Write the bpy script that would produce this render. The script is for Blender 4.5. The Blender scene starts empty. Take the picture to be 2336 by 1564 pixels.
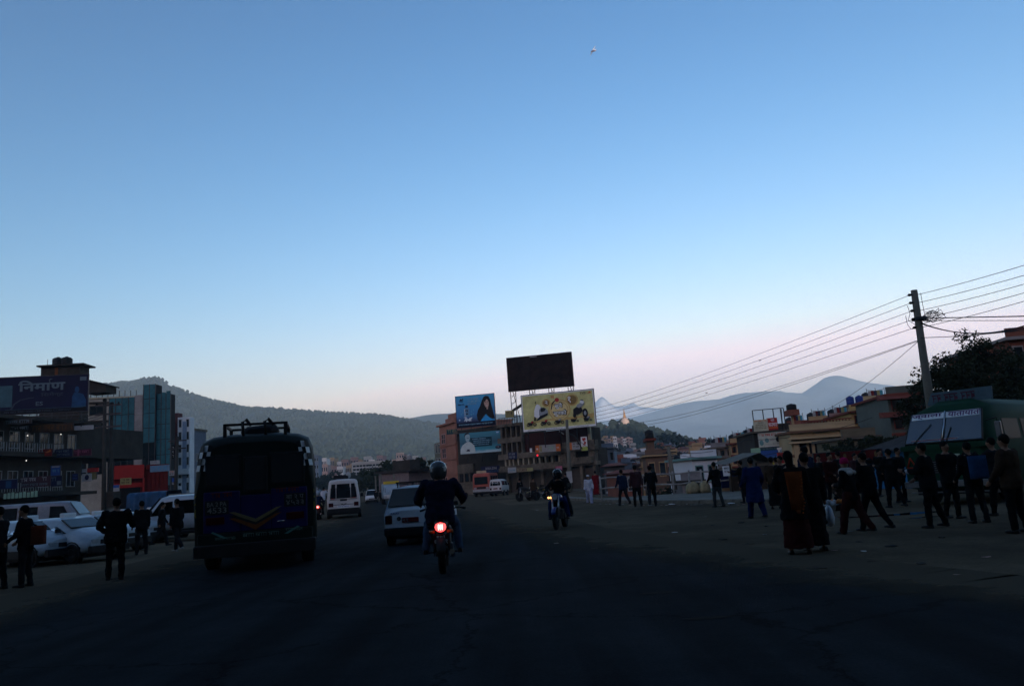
import bpy, bmesh, math, random
from mathutils import Vector, Matrix, noise
R = math.radians
random.seed(7)
scene = bpy.context.scene
col = scene.collection

# ------------------------------------------------------------------ camera
W, H, F = 2336.0, 1564.0, 1780.0           # photo pixels, focal length in photo pixels
CAM_Z, PITCH, ROLL = 1.4, 10.1, 4.0
cam = bpy.data.cameras.new('camera')
cam.sensor_width = 36.0
cam.lens = 36.0 * F / W
cam.clip_start, cam.clip_end = 0.1, 60000
camo = bpy.data.objects.new('camera', cam)
col.objects.link(camo)
CAM = Vector((0, 0, CAM_Z))
CROT = Matrix.Rotation(R(90 + PITCH), 3, 'X') @ Matrix.Rotation(R(-ROLL), 3, 'Z')
camo.matrix_world = Matrix.Translation(CAM) @ CROT.to_4x4()
scene.camera = camo

# ------------------------------------------------------------------ sky, sun, exposure
SUN_AZ, SUN_EL = 162.0, 6.5                 # degrees clockwise from +Y, height
world = bpy.data.worlds.new('World')
scene.world = world
world.use_nodes = True
wn = world.node_tree
sky = wn.nodes.new('ShaderNodeTexSky')
sky.sky_type = 'NISHITA'
sky.sun_disc = False
sky.sun_elevation = R(SUN_EL)
sky.sun_rotation = R(-SUN_AZ)
sky.altitude = 1300
sky.air_density, sky.dust_density, sky.ozone_density = 1.2, 2.5, 2.35
bg = wn.nodes['Background']
bg.inputs['Strength'].default_value = 0.13
# one even film-like colour response for the whole sky
sp_ = wn.nodes.new('ShaderNodeSeparateColor'); cb_ = wn.nodes.new('ShaderNodeCombineColor')
wn.links.new(sky.outputs['Color'], sp_.inputs[0])
for i_, (g_, k_, top_) in enumerate(((2.7, 1.42, 2.2), (1.85, 1.04, 3.3), (1.6, 1.08, 3.9))):
    cl_ = wn.nodes.new('ShaderNodeMath'); cl_.operation = 'MINIMUM'; cl_.inputs[1].default_value = top_
    pw_ = wn.nodes.new('ShaderNodeMath'); pw_.operation = 'POWER'; pw_.inputs[1].default_value = g_
    ml_ = wn.nodes.new('ShaderNodeMath'); ml_.operation = 'MULTIPLY'; ml_.inputs[1].default_value = k_
    wn.links.new(sp_.outputs[i_], cl_.inputs[0]); wn.links.new(cl_.outputs[0], pw_.inputs[0]); wn.links.new(pw_.outputs[0], ml_.inputs[0]); wn.links.new(ml_.outputs[0], cb_.inputs[i_])
wn.links.new(cb_.outputs[0], bg.inputs['Color'])
sl = bpy.data.lights.new('sun', 'SUN')
sl.energy, sl.angle, sl.color = 4.5, R(0.5), (1.0, 0.84, 0.72)
so = bpy.data.objects.new('sun', sl)
col.objects.link(so)
sdir = Vector((math.sin(R(SUN_AZ)) * math.cos(R(SUN_EL)), math.cos(R(SUN_AZ)) * math.cos(R(SUN_EL)), math.sin(R(SUN_EL))))
so.rotation_euler = (-sdir).to_track_quat('-Z', 'Y').to_euler()
so.location = (0, 0, 60)
vs = scene.view_settings
vs.view_transform, vs.look, vs.exposure, vs.gamma = 'Standard', 'None', 0.42, 1.0
vs.use_curve_mapping = False
scene.cycles.max_bounces = 5
scene.cycles.diffuse_bounces = 2
scene.cycles.glossy_bounces = 3
scene.cycles.transmission_bounces = 4
scene.cycles.volume_bounces = 2
scene.cycles.volume_step_rate = 4

# ------------------------------------------------------------------ photo pixel -> place
def ray(px, py):
    return CROT @ Vector(((px - W / 2) / F, -(py - H / 2) / F, -1.0))
def P(px, py, Y):
    d = ray(px, py)
    return CAM + d * (Y / d.y)
def G(px, py, z=0.0):
    d = ray(px, py)
    return CAM + d * ((z - CAM_Z) / d.z)
def X(px, Y, z=0.0):
    a, b = 400.0, 1500.0
    for _ in range(40):
        m = (a + b) / 2
        if P(px, m, Y).z > z: a = m
        else: b = m
    return P(px, a, Y).x
def Z(px, py, Y):
    return P(px, py, Y).z

# ------------------------------------------------------------------ materials
MATS = {}
def nodes_of(m):
    m.use_nodes = True
    return m.node_tree, m.node_tree.nodes['Principled BSDF']
def mat(name, rgb, rough=0.75, var=0.3, scale=2.0, metal=0.0, spec=0.15, bump=0.0, emit=None, es=0.0, coat=0.0):
    if name in MATS: return MATS[name]
    m = bpy.data.materials.new(name)
    nt, b = nodes_of(m)
    b.inputs['Roughness'].default_value = rough
    b.inputs['Metallic'].default_value = metal
    b.inputs['Specular IOR Level'].default_value = spec
    b.inputs['Coat Weight'].default_value = coat
    tc = nt.nodes.new('ShaderNodeTexCoord')
    n1 = nt.nodes.new('ShaderNodeTexNoise'); n1.inputs['Scale'].default_value = scale; n1.inputs['Detail'].default_value = 7; n1.inputs['Roughness'].default_value = 0.65
    n2 = nt.nodes.new('ShaderNodeTexNoise'); n2.inputs['Scale'].default_value = scale * 9; n2.inputs['Detail'].default_value = 3
    ad = nt.nodes.new('ShaderNodeMath'); ad.operation = 'MULTIPLY_ADD'; ad.inputs[1].default_value = 0.35
    rp = nt.nodes.new('ShaderNodeMapRange'); rp.inputs['From Min'].default_value = 0.45; rp.inputs['From Max'].default_value = 0.9
    rp.inputs['To Min'].default_value = 1.0 - var; rp.inputs['To Max'].default_value = 1.0 + var * 0.5
    mx = nt.nodes.new('ShaderNodeMix'); mx.data_type = 'RGBA'; mx.blend_type = 'MULTIPLY'; mx.inputs[0].default_value = 1.0
    mx.inputs[6].default_value = (*rgb, 1)
    nt.links.new(tc.outputs['Object'], n1.inputs['Vector']); nt.links.new(tc.outputs['Object'], n2.inputs['Vector'])
    nt.links.new(n2.outputs['Fac'], ad.inputs[0]); nt.links.new(n1.outputs['Fac'], ad.inputs[2])
    nt.links.new(ad.outputs[0], rp.inputs['Value'])
    nt.links.new(rp.outputs[0], mx.inputs[7])
    nt.links.new(mx.outputs[2], b.inputs['Base Color'])
    if bump:
        bp = nt.nodes.new('ShaderNodeBump'); bp.inputs['Strength'].default_value = bump; bp.inputs['Distance'].default_value = 0.02
        nt.links.new(ad.outputs[0], bp.inputs['Height']); nt.links.new(bp.outputs[0], b.inputs['Normal'])
    if emit:
        b.inputs['Emission Color'].default_value = (*emit, 1); b.inputs['Emission Strength'].default_value = es
    MATS[name] = m
    return m
def glass(name='window_glass', tint=(0.01, 0.014, 0.018), rough=0.06):
    return mat(name, tint, rough, 0.25, 0.4, 0, 0.6)
def see_glass(name='vehicle_glass', tint=(0.35, 0.42, 0.45), ior=1.6):
    if name in MATS: return MATS[name]
    m = bpy.data.materials.new(name); m.use_nodes = True
    nt = m.node_tree; nt.nodes.clear()
    o = nt.nodes.new('ShaderNodeOutputMaterial'); mx = nt.nodes.new('ShaderNodeMixShader'); fr = nt.nodes.new('ShaderNodeFresnel')
    t = nt.nodes.new('ShaderNodeBsdfTransparent'); g = nt.nodes.new('ShaderNodeBsdfGlossy')
    fr.inputs['IOR'].default_value = ior
    t.inputs['Color'].default_value = (*tint, 1); g.inputs['Roughness'].default_value = 0.03
    n = nt.nodes.new('ShaderNodeTexNoise'); n.inputs['Scale'].default_value = 3
    bp = nt.nodes.new('ShaderNodeBump'); bp.inputs['Strength'].default_value = 0.04
    nt.links.new(n.outputs['Fac'], bp.inputs['Height']); nt.links.new(bp.outputs[0], g.inputs['Normal'])
    nt.links.new(fr.outputs[0], mx.inputs[0]); nt.links.new(t.outputs[0], mx.inputs[1]); nt.links.new(g.outputs[0], mx.inputs[2]); nt.links.new(mx.outputs[0], o.inputs[0])
    MATS[name] = m
    return m

# ------------------------------------------------------------------ mesh building
def frame_to(p, q):
    d = (Vector(q) - Vector(p)); L = d.length
    z = d / L if L > 1e-9 else Vector((0, 0, 1))
    a = Vector((0, 0, 1)) if abs(z.z) < 0.9 else Vector((1, 0, 0))
    x = a.cross(z).normalized(); y = z.cross(x)
    return x, y, z, L
class MB:
    def __init__(s, M=None):
        s.v, s.f, s.sm, s.M = [], [], [], M
    def add(s, vs_, fs, smooth=False, M=None):
        o = len(s.v)
        for p in vs_:
            p = Vector(p)
            if M is not None: p = M @ p
            if s.M is not None: p = s.M @ p
            s.v.append(p)
        for f in fs:
            s.f.append([i + o for i in f]); s.sm.append(smooth)
        return s
    def box(s, x0, x1, y0, y1, z0, z1, M=None):
        vs_ = [(x, y, z) for z in (z0, z1) for y in (y0, y1) for x in (x0, x1)]
        return s.add(vs_, [(0, 2, 3, 1), (4, 5, 7, 6), (0, 1, 5, 4), (2, 6, 7, 3), (0, 4, 6, 2), (1, 3, 7, 5)], False, M)
    def bev(s, x0, x1, y0, y1, z0, z1, b=0.02, M=None):
        # box with its four upright and top edges chamfered
        rings = []
        for z, i in ((z0, 0), (z1 - b, 0), (z1, b)):
            c = b
            rings.append([(x0 + i + c, y0 + i, z), (x1 - i - c, y0 + i, z), (x1 - i, y0 + i + c, z), (x1 - i, y1 - i - c, z),
                          (x1 - i - c, y1 - i, z), (x0 + i + c, y1 - i, z), (x0 + i, y1 - i - c, z), (x0 + i, y0 + i + c, z)])
        return s.loft(rings, M=M, smooth=False)
    def loft(s, rings, closed=True, caps=True, smooth=True, M=None):
        n = len(rings[0]); vs_ = [p for r in rings for p in r]; fs = []
        for i in range(len(rings) - 1):
            for j in range(n if closed else n - 1):
                k = (j + 1) % n
                fs.append((i * n + j, i * n + k, (i + 1) * n + k, (i + 1) * n + j))
        o = len(s.v)
        s.add(vs_, fs, smooth, M)
        if caps and closed:
            s.f.append([o + j for j in reversed(range(n))]); s.sm.append(False)
            e = o + (len(rings) - 1) * n
            s.f.append([e + j for j in range(n)]); s.sm.append(False)
        return s
    def cyl(s, p, q, r, r2=None, n=8, caps=True, smooth=True, M=None):
        r2 = r if r2 is None else r2
        x, y, z, L = frame_to(p, q); p, q = Vector(p), Vector(q)
        rr = []
        for c, rad in ((p, r), (q, r2)):
            rr.append([c + x * (rad * math.cos(2 * math.pi * k / n)) + y * (rad * math.sin(2 * math.pi * k / n)) for k in range(n)])
        return s.loft(rr, True, caps, smooth, M)
    def tube(s, path, r, n=6, M=None):
        rad = r if isinstance(r, (list, tuple)) else [r] * len(path)
        path = [Vector(p) for p in path]; rings = []
        for i, c in enumerate(path):
            a = path[max(i - 1, 0)]; b = path[min(i + 1, len(path) - 1)]
            x, y, z, L = frame_to(a, b)
            rings.append([c + x * (rad[i] * math.cos(2 * math.pi * k / n)) + y * (rad[i] * math.sin(2 * math.pi * k / n)) for k in range(n)])
        return s.loft(rings, True, True, True, M)
    def ball(s, c, r, n=10, m=6, M=None):
        c = Vector(c); r = Vector((r, r, r)) if isinstance(r, (int, float)) else Vector(r)
        rings = []
        for i in range(m + 1):
            t = math.pi * (i + 0.001 if i == 0 else (i - 0.001 if i == m else i)) / m
            rings.append([c + Vector((r.x * math.sin(t) * math.cos(2 * math.pi * k / n), r.y * math.sin(t) * math.sin(2 * math.pi * k / n), -r.z * math.cos(t))) for k in range(n)])
        return s.loft(rings, True, True, True, M)
    def lathe(s, prof, n=12, M=None, smooth=True):
        return s.loft([[(r * math.cos(2 * math.pi * k / n), r * math.sin(2 * math.pi * k / n), z) for k in range(n)] for r, z in prof], True, True, smooth, M)
    def prism(s, poly, d0, d1, M=None):
        # polygon in (x,z), pushed along y from d0 to d1
        a = sum(poly[i][0] * poly[(i + 1) % len(poly)][1] - poly[(i + 1) % len(poly)][0] * poly[i][1] for i in range(len(poly)))
        if a < 0: poly = poly[::-1]
        return s.loft([[(x, d1, z) for x, z in poly], [(x, d0, z) for x, z in poly]], True, True, False, M)
    def quad(s, a, b, c, d, th=0.01, M=None):
        a, b, c, d = map(Vector, (a, b, c, d)); n = (b - a).cross(d - a).normalized() * th
        return s.loft([[a - n, b - n, c - n, d - n], [a, b, c, d]], True, True, False, M)
    def mesh(s, name, m):
        me = bpy.data.meshes.new(name)
        me.from_pydata(s.v, [], s.f)
        me.polygons.foreach_set('use_smooth', s.sm)
        if m is not None: me.materials.append(m)
        return me
    def build(s, name, m, parent=None, label=None):
        return obj(name, s.mesh(name, m), parent, label)
def obj(name, me, parent=None, label=None):
    o = bpy.data.objects.new(name, me)
    col.objects.link(o)
    if parent is not None: o.parent = parent
    if label: o['label'] = label
    return o
def tag(o, label, cat, group=None):
    o['label'] = label; o['category'] = cat
    if group: o['group'] = group
    return o
def thing(name, label, cat, loc=(0, 0, 0), rz=0.0, group=None):
    o = bpy.data.objects.new(name, None); col.objects.link(o)
    o.empty_display_size = 0.2
    o.location = loc; o.rotation_euler = (0, 0, rz)
    return tag(o, label, cat, group)
def structure(o):
    o['kind'] = 'structure'; return o
def stuff(o, label=None, cat=None):
    o['kind'] = 'stuff'
    if label: o['label'] = label
    if cat: o['category'] = cat
    return o
KIDS = {}
def copy_tree(o, parent=None):
    c = o.copy(); col.objects.link(c); c.parent = parent
    for ch in list(o.children): copy_tree(ch, c)
    return c
_tc = {}
def text_mesh(body, bold=0.0, shear=0.0):
    key = (body, bold, shear)
    if key in _tc: return _tc[key]
    cu = bpy.data.curves.new('txt', 'FONT'); cu.body = body; cu.align_x = 'LEFT'; cu.extrude = 0.004; cu.offset = bold; cu.shear = shear
    cu.resolution_u = 3
    o = bpy.data.objects.new('txt', cu)
    me = o.to_mesh()
    vs_ = [tuple(v.co) for v in me.vertices]; fs = [tuple(p.vertices) for p in me.polygons]
    o.to_mesh_clear(); bpy.data.objects.remove(o)
    _tc[key] = (vs_, fs)
    return _tc[key]
def letters(mb, body, x0, x1, z0, z1, y, bold=0.0, shear=0.0, M=None, flip=1):
    """lay a line of lettering into the box x0..x1, z0..z1 on the plane y, facing -y"""
    vs_, fs = text_mesh(body, bold, shear)
    if not vs_: return
    ax = [v[0] for v in vs_]; ay = [v[1] for v in vs_]
    sx = (x1 - x0) / max(max(ax) - min(ax), 1e-6); sz = (z1 - z0) / max(max(ay) - min(ay), 1e-6)
    mb.add([(x0 + (v[0] - min(ax)) * sx, y - v[2] * flip, z0 + (v[1] - min(ay)) * sz) for v in vs_], fs, False, M)
def face_frame(px1, Y1, px2, Y2):
    """a wall seen between two columns of the photo: foot, turn and length"""
    a = Vector((X(px1, Y1), Y1, 0)); b = Vector((X(px2, Y2), Y2, 0)); d = b - a
    return a, math.atan2(d.y, d.x), d.length

# ------------------------------------------------------------------ ground, road, hills, haze
def fbm(x, y, s, o=4):
    return noise.fractal(Vector((x * s, y * s, 3.7)), 0.9, 2.0, o)
def ground_material():
    m = bpy.data.materials.new('dusty_ground'); nt, b = nodes_of(m)
    tc = nt.nodes.new('ShaderNodeTexCoord')
    def nz(sc, det=6):
        n = nt.nodes.new('ShaderNodeTexNoise'); n.inputs['Scale'].default_value = sc; n.inputs['Detail'].default_value = det
        n.inputs['Roughness'].default_value = 0.7; nt.links.new(tc.outputs['Object'], n.inputs['Vector']); return n
    a, c, d = nz(0.12), nz(1.3), nz(14)
    r1 = nt.nodes.new('ShaderNodeValToRGB'); e = r1.color_ramp.elements
    e[0].position, e[0].color = 0.3, (0.046, 0.037, 0.028, 1); e[1].position, e[1].color = 0.7, (0.150, 0.118, 0.080, 1)
    r2 = nt.nodes.new('ShaderNodeMapRange'); r2.inputs['To Min'].default_value = 0.55; r2.inputs['To Max'].default_value = 1.35
    r3 = nt.nodes.new('ShaderNodeMapRange'); r3.inputs['To Min'].default_value = 0.5; r3.inputs['To Max'].default_value = 1.5
    m1 = nt.nodes.new('ShaderNodeMath'); m1.operation = 'MULTIPLY'
    mx = nt.nodes.new('ShaderNodeMix'); mx.data_type = 'RGBA'; mx.blend_type = 'MULTIPLY'; mx.inputs[0].default_value = 1
    nt.links.new(a.outputs['Fac'], r1.inputs['Fac']); nt.links.new(c.outputs['Fac'], r2.inputs['Value']); nt.links.new(d.outputs['Fac'], r3.inputs['Value'])
    nt.links.new(r2.outputs[0], m1.inputs[0]); nt.links.new(r3.outputs[0], m1.inputs[1])
    nt.links.new(r1.outputs['Color'], mx.inputs[6]); nt.links.new(m1.outputs[0], mx.inputs[7]); nt.links.new(mx.outputs[2], b.inputs['Base Color'])
    b.inputs['Roughness'].default_value = 1.0; b.inputs['Specular IOR Level'].default_value = 0.0
    bp = nt.nodes.new('ShaderNodeBump'); bp.inputs['Strength'].default_value = 0.6; bp.inputs['Distance'].default_value = 0.04
    nt.links.new(m1.outputs[0], bp.inputs['Height']); nt.links.new(bp.outputs[0], b.inputs['Normal'])
    return m
def road_material():
    m = bpy.data.materials.new('worn_asphalt'); nt, b = nodes_of(m)
    tc = nt.nodes.new('ShaderNodeTexCoord')
    def nz(sc, det=6):
        n = nt.nodes.new('ShaderNodeTexNoise'); n.inputs['Scale'].default_value = sc; n.inputs['Detail'].default_value = det
        n.inputs['Roughness'].default_value = 0.7; nt.links.new(tc.outputs['Object'], n.inputs['Vector']); return n
    a, c, d = nz(0.2), nz(2.2), nz(40, 3)
    r1 = nt.nodes.new('ShaderNodeValToRGB'); e = r1.color_ramp.elements
    e[0].position, e[0].color = 0.32, (0.006, 0.0085, 0.011, 1); e[1].position, e[1].color = 0.72, (0.017, 0.021, 0.025, 1)
    r3 = nt.nodes.new('ShaderNodeMapRange'); r3.inputs['To Min'].default_value = 0.35; r3.inputs['To Max'].default_value = 1.7
    r2 = nt.nodes.new('ShaderNodeMapRange'); r2.inputs['To Min'].default_value = 0.65; r2.inputs['To Max'].default_value = 1.3
    m1 = nt.nodes.new('ShaderNodeMath'); m1.operation = 'MULTIPLY'
    mx = nt.nodes.new('ShaderNodeMix'); mx.data_type = 'RGBA'; mx.blend_type = 'MULTIPLY'; mx.inputs[0].default_value = 1
    nt.links.new(a.outputs['Fac'], r1.inputs['Fac']); nt.links.new(c.outputs['Fac'], r2.inputs['Value']); nt.links.new(d.outputs['Fac'], r3.inputs['Value'])
    mp = nt.nodes.new('ShaderNodeMapping'); mp.inputs['Rotation'].default_value = (0, 0, R(-10)); mp.inputs['Scale'].default_value = (1.1, .06, 1); nt.links.new(tc.outputs['Object'], mp.inputs['Vector'])
    tr_ = nt.nodes.new('ShaderNodeTexNoise'); tr_.inputs['Scale'].default_value = 1.4; tr_.inputs['Detail'].default_value = 4; nt.links.new(mp.outputs[0], tr_.inputs['Vector'])
    r4 = nt.nodes.new('ShaderNodeMapRange'); r4.inputs['From Min'].default_value = .3; r4.inputs['From Max'].default_value = .7; r4.inputs['To Min'].default_value = .6; r4.inputs['To Max'].default_value = 1.5; nt.links.new(tr_.outputs['Fac'], r4.inputs['Value'])
    vo = nt.nodes.new('ShaderNodeTexVoronoi'); vo.feature = 'DISTANCE_TO_EDGE'; vo.inputs['Scale'].default_value = .32
    dv = nt.nodes.new('ShaderNodeVectorMath'); dv.operation = 'MULTIPLY_ADD'; dv.inputs[1].default_value = (.9, .9, 0); nt.links.new(c.outputs['Color'], dv.inputs[0]); nt.links.new(tc.outputs['Object'], dv.inputs[2]); nt.links.new(dv.outputs[0], vo.inputs['Vector'])
    r5 = nt.nodes.new('ShaderNodeMapRange'); r5.inputs['From Max'].default_value = .012; r5.inputs['To Min'].default_value = .35; nt.links.new(vo.outputs['Distance'], r5.inputs['Value'])
    m2 = nt.nodes.new('ShaderNodeMath'); m2.operation = 'MULTIPLY'; m3 = nt.nodes.new('ShaderNodeMath'); m3.operation = 'MULTIPLY'
    nt.links.new(r2.outputs[0], m1.inputs[0]); nt.links.new(r3.outputs[0], m1.inputs[1]); nt.links.new(m1.outputs[0], m2.inputs[0]); nt.links.new(r4.outputs[0], m2.inputs[1]); nt.links.new(m2.outputs[0], m3.inputs[0]); nt.links.new(r5.outputs[0], m3.inputs[1])
    nt.links.new(r1.outputs['Color'], mx.inputs[6]); nt.links.new(m3.outputs[0], mx.inputs[7]); nt.links.new(mx.outputs[2], b.inputs['Base Color'])
    b.inputs['Roughness'].default_value = 1.0; b.inputs['Specular IOR Level'].default_value = 0.02
    bp = nt.nodes.new('ShaderNodeBump'); bp.inputs['Strength'].default_value = 0.5; bp.inputs['Distance'].default_value = 0.015
    nt.links.new(r3.outputs[0], bp.inputs['Height']); nt.links.new(bp.outputs[0], b.inputs['Normal'])
    return m
GROUND_M, ROAD_M = ground_material(), road_material()

# the plaza is level; behind the railing on the right the land drops into the valley, then climbs to the town
EDGE = [(1372, 44.0), (1560, 42.5), (1690, 41.0), (1800, 40.0)]
def land(x, y):
    z = 0.0
    if y > 46 and x > 6:
        k = min(1.0, (y - 46) / 25.0) * min(1.0, (x - 6) / 8.0)
        right = min(1.0, max(0.0, (x / y - 0.30) / 0.08))
        z -= 5.5 * k * (1 - right)
    if y > 130: z += 0.012 * (y - 130)
    return z
ys = [-920, -600, -300, -80, -20, 0, 5, 10, 16, 24, 32, 40, 46, 50, 56, 64, 72, 84, 100, 120, 140, 180, 240, 340, 520, 900, 1700, 4000, 8100]
xs = [-7400, -3000, -900, -300, -120, -60, -30, -15, 0, 6, 10, 14, 20, 26, 32, 40, 50, 65, 90, 140, 240, 420, 900, 3000, 7400]
g = MB(); n = len(xs)
g.add([(x, y, min(land(x, y), 25.0)) for y in ys for x in xs],
      [(j * n + i, j * n + i + 1, (j + 1) * n + i + 1, (j + 1) * n + i) for j in range(len(ys) - 1) for i in range(n - 1)])
structure(g.build('ground', GROUND_M))

rr = random.Random(3)
redge = [(1010, 1128), (1075, 1160), (1160, 1186), (1260, 1213), (1400, 1236), (1600, 1261), (1800, 1285), (2000, 1311), (2200, 1335), (2500, 1372), (3000, 1440)]
ledge = [(840, 1132), (790, 1165), (735, 1195), (640, 1225), (480, 1262), (300, 1310), (100, 1362), (-150, 1440), (-500, 1560)]
def edge(pts, amp):
    out = []
    for (a, b), (c, d) in zip(pts, pts[1:]):
        for k in range(16):
            t = k / 16; p = G(a + (c - a) * t, b + (d - b) * t); s_ = amp * p.y / 20
            out.append((p.x, p.y + (rr.uniform(-1, 1) * .5 + 2.2 * fbm(p.x * 3, 7.0, .4)) * s_, 0.004))
    return out
er, el = edge(redge, 0.12), edge(ledge, 0.2)
a0 = G(860, 1121)
poly = [(a0.x - 3, 260, 0.004), (a0.x - 10, 260, 0.004)] + el + [(-14, -6, 0.004), (16, -6, 0.004)] + er[::-1]
m = MB(); m.add(poly, [tuple(range(len(poly)))])
road = structure(m.build('road', ROAD_M))
# seam where the asphalt meets the packed dust
m = MB(); tar = mat('tar_seam', (0.003, 0.003, 0.0035), 0.95, spec=.05)
sp = [G(px, 1205 + (px - 1250) * 0.1265 + 3 * math.sin(px * 0.03), 0.008) for px in range(1330, 2340, 30)]
for i, (p, q) in enumerate(zip(sp, sp[1:])):
    w0 = 0.03 + 0.03 * abs(math.sin(i * 1.7)); w1 = 0.03 + 0.03 * abs(math.sin(i * 1.7 + 1.7))
    m.add([(p.x, p.y - w0, .008), (q.x, q.y - w1, .008), (q.x, q.y + w1, .008), (p.x, p.y + w0, .008)], [(0, 1, 2, 3)])
m.build('tar_seam', tar, road)
# dust blown over the edges of the asphalt, thinning out across the road
dm = bpy.data.materials.new('blown_dust'); nt, b = nodes_of(dm); ge = nt.nodes['Material Output']
b.inputs['Base Color'].default_value = (.075, .061, .044, 1); b.inputs['Roughness'].default_value = 1; b.inputs['Specular IOR Level'].default_value = 0
at_ = nt.nodes.new('ShaderNodeAttribute'); at_.attribute_name = 'thickness'; tc = nt.nodes.new('ShaderNodeTexCoord'); n1 = nt.nodes.new('ShaderNodeTexNoise'); n1.inputs['Scale'].default_value = 1.1; n1.inputs['Detail'].default_value = 9; n1.inputs['Roughness'].default_value = .72
mm = nt.nodes.new('ShaderNodeMath'); mm.operation = 'MULTIPLY_ADD'; mm.inputs[1].default_value = 1.0; mr = nt.nodes.new('ShaderNodeMapRange'); mr.inputs['From Min'].default_value = .78; mr.inputs['From Max'].default_value = 1.25
tb = nt.nodes.new('ShaderNodeBsdfTransparent'); ms = nt.nodes.new('ShaderNodeMixShader')
nt.links.new(tc.outputs['Object'], n1.inputs['Vector']); nt.links.new(n1.outputs['Fac'], mm.inputs[0]); nt.links.new(at_.outputs['Fac'], mm.inputs[2]); nt.links.new(mm.outputs[0], mr.inputs['Value'])
nt.links.new(mr.outputs[0], ms.inputs[0]); nt.links.new(tb.outputs[0], ms.inputs[1]); nt.links.new(b.outputs[0], ms.inputs[2]); nt.links.new(ms.outputs[0], ge.inputs[0])
for pts_, sg in ((er, -1), (el, -1)):
    vs_, th = [], []
    for i, p in enumerate(pts_):
        q = pts_[min(i + 1, len(pts_) - 1)]; o_ = pts_[max(i - 1, 0)]; d = Vector((q[0] - o_[0], q[1] - o_[1], 0)).normalized(); nrm = Vector((-d.y, d.x, 0))
        if (nrm.x > 0) == (pts_ is er): nrm = -nrm
        wd = min(.09 * p[1] + 1.0, 5.0)
        for u, v_ in ((-.5, 1.0), (0, .75), (.35, .45), (.7, .2), (1, 0)):
            vs_.append((p[0] + nrm.x * wd * u, p[1] + nrm.y * wd * u, .0095)); th.append(v_)
    m = MB(); m.add(vs_, [(i * 5 + k, i * 5 + k + 1, i * 5 + k + 6, i * 5 + k + 5) for i in range(len(pts_) - 1) for k in range(4)])
    o = m.build('dust_verge', dm, road); at2 = o.data.attributes.new('thickness', 'FLOAT', 'POINT'); at2.data.foreach_set('value', th)
PATCH = mat('asphalt_patch', (0.003, 0.003, 0.0035), 0.95, spec=.05)
for px, py, w, d in ((1355, 1252, .9, .25), (1270, 1241, .55, .14), (1810, 1328, .5, .16), (1505, 1352, .3, .1), (1615, 1410, .28, .1)):
    c = G(px, py); m = MB(); k = 14
    m.add([(c.x + w * math.cos(2 * math.pi * i / k) * rr.uniform(.6, 1.1), c.y + d * math.sin(2 * math.pi * i / k) * rr.uniform(.6, 1.1), .009) for i in range(k)], [tuple(range(k))])
    m.build('tar_patch', PATCH, road)

def ridge(name, prof, D, depth, m, step=10, rows=14, rough=0.05, power=1.2, back=True, bump=0.0):
    pts = []
    for (a, b), (c, d) in zip(prof, prof[1:]):
        k = max(1, int(abs(c - a) / step))
        for i in range(k): t = i / k; pts.append((a + (c - a) * t, b + (d - b) * t))
    pts.append(prof[-1])
    mb = MB(); cols = len(pts); vs_ = []; top = []
    for r in range(-3 if back else 0, rows + 1):
        for px, py in pts:
            c = P(px, py, D); t = r / rows
            if r < 0: Y = D - depth * t * 1.0; z = c.z * (1 + 2.2 * t) - 5
            else: Y = D - depth * t; z = c.z * (1 - t) ** power
            x = c.x * (0.55 + 0.45 * Y / D) if r > 0 else c.x
            h = c.z * rough * fbm(x, Y, 6.0 / depth, 5) * (1.0 if r else 0.25) * (1 - max(t, 0) ** 3)
            vs_.append((x, Y, max(z + h, -12 if r < rows else -15)))
            if r == 0: top.append(Vector((x, Y, z + h)))
    R_ = rows + 1 + (3 if back else 0)
    mb.add(vs_, [(r * cols + i, (r + 1) * cols + i, (r + 1) * cols + i + 1, r * cols + i + 1) for r in range(R_ - 1) for i in range(cols - 1)], True)
    o = structure(mb.build(name, m))
    return o, vs_, cols, R_
FOREST = mat('forest_hillside', (0.032, 0.044, 0.036), 0.95, 0.6, 0.01, spec=0.1)
FAR_M = mat('haze_paled_mountain', (0.33, 0.35, 0.34), 0.95, 0.5, 0.002, spec=0.1)  # pale base colour stands in for part of the haze brightness
SNOW = bpy.data.materials.new('snow_and_rock'); nt, b = nodes_of(SNOW)
tc = nt.nodes.new('ShaderNodeTexCoord'); sp = nt.nodes.new('ShaderNodeSeparateXYZ'); nz = nt.nodes.new('ShaderNodeTexNoise'); nz.inputs['Scale'].default_value = .008; nz.inputs['Detail'].default_value = 6
ma = nt.nodes.new('ShaderNodeMath'); ma.operation = 'MULTIPLY_ADD'; ma.inputs[1].default_value = 60
mr = nt.nodes.new('ShaderNodeMapRange'); mr.inputs['From Min'].default_value = 600; mr.inputs['From Max'].default_value = 640
mx = nt.nodes.new('ShaderNodeMix'); mx.data_type = 'RGBA'; mx.inputs[6].default_value = (.78, .78, .80, 1); mx.inputs[7].default_value = (.95, .92, .90, 1)
nt.links.new(tc.outputs['Object'], sp.inputs[0]); nt.links.new(tc.outputs['Object'], nz.inputs['Vector']); nt.links.new(nz.outputs['Fac'], ma.inputs[0]); nt.links.new(sp.outputs['Z'], ma.inputs[2]); nt.links.new(ma.outputs[0], mr.inputs['Value'])
nt.links.new(mr.outputs[0], mx.inputs[0]); nt.links.new(mx.outputs[2], b.inputs['Base Color']); b.inputs['Roughness'].default_value = .9
hillL = [(-500, 985), (-250, 955), (0, 930), (120, 905), (200, 888), (240, 880), (300, 872), (330, 866), (350, 863), (372, 868), (385, 878), (440, 900), (520, 922), (560, 934), (600, 936), (660, 938), (720, 940),
         (790, 943), (850, 948), (900, 954), (960, 964), (1010, 975), (1080, 1000), (1140, 1040)]
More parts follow.
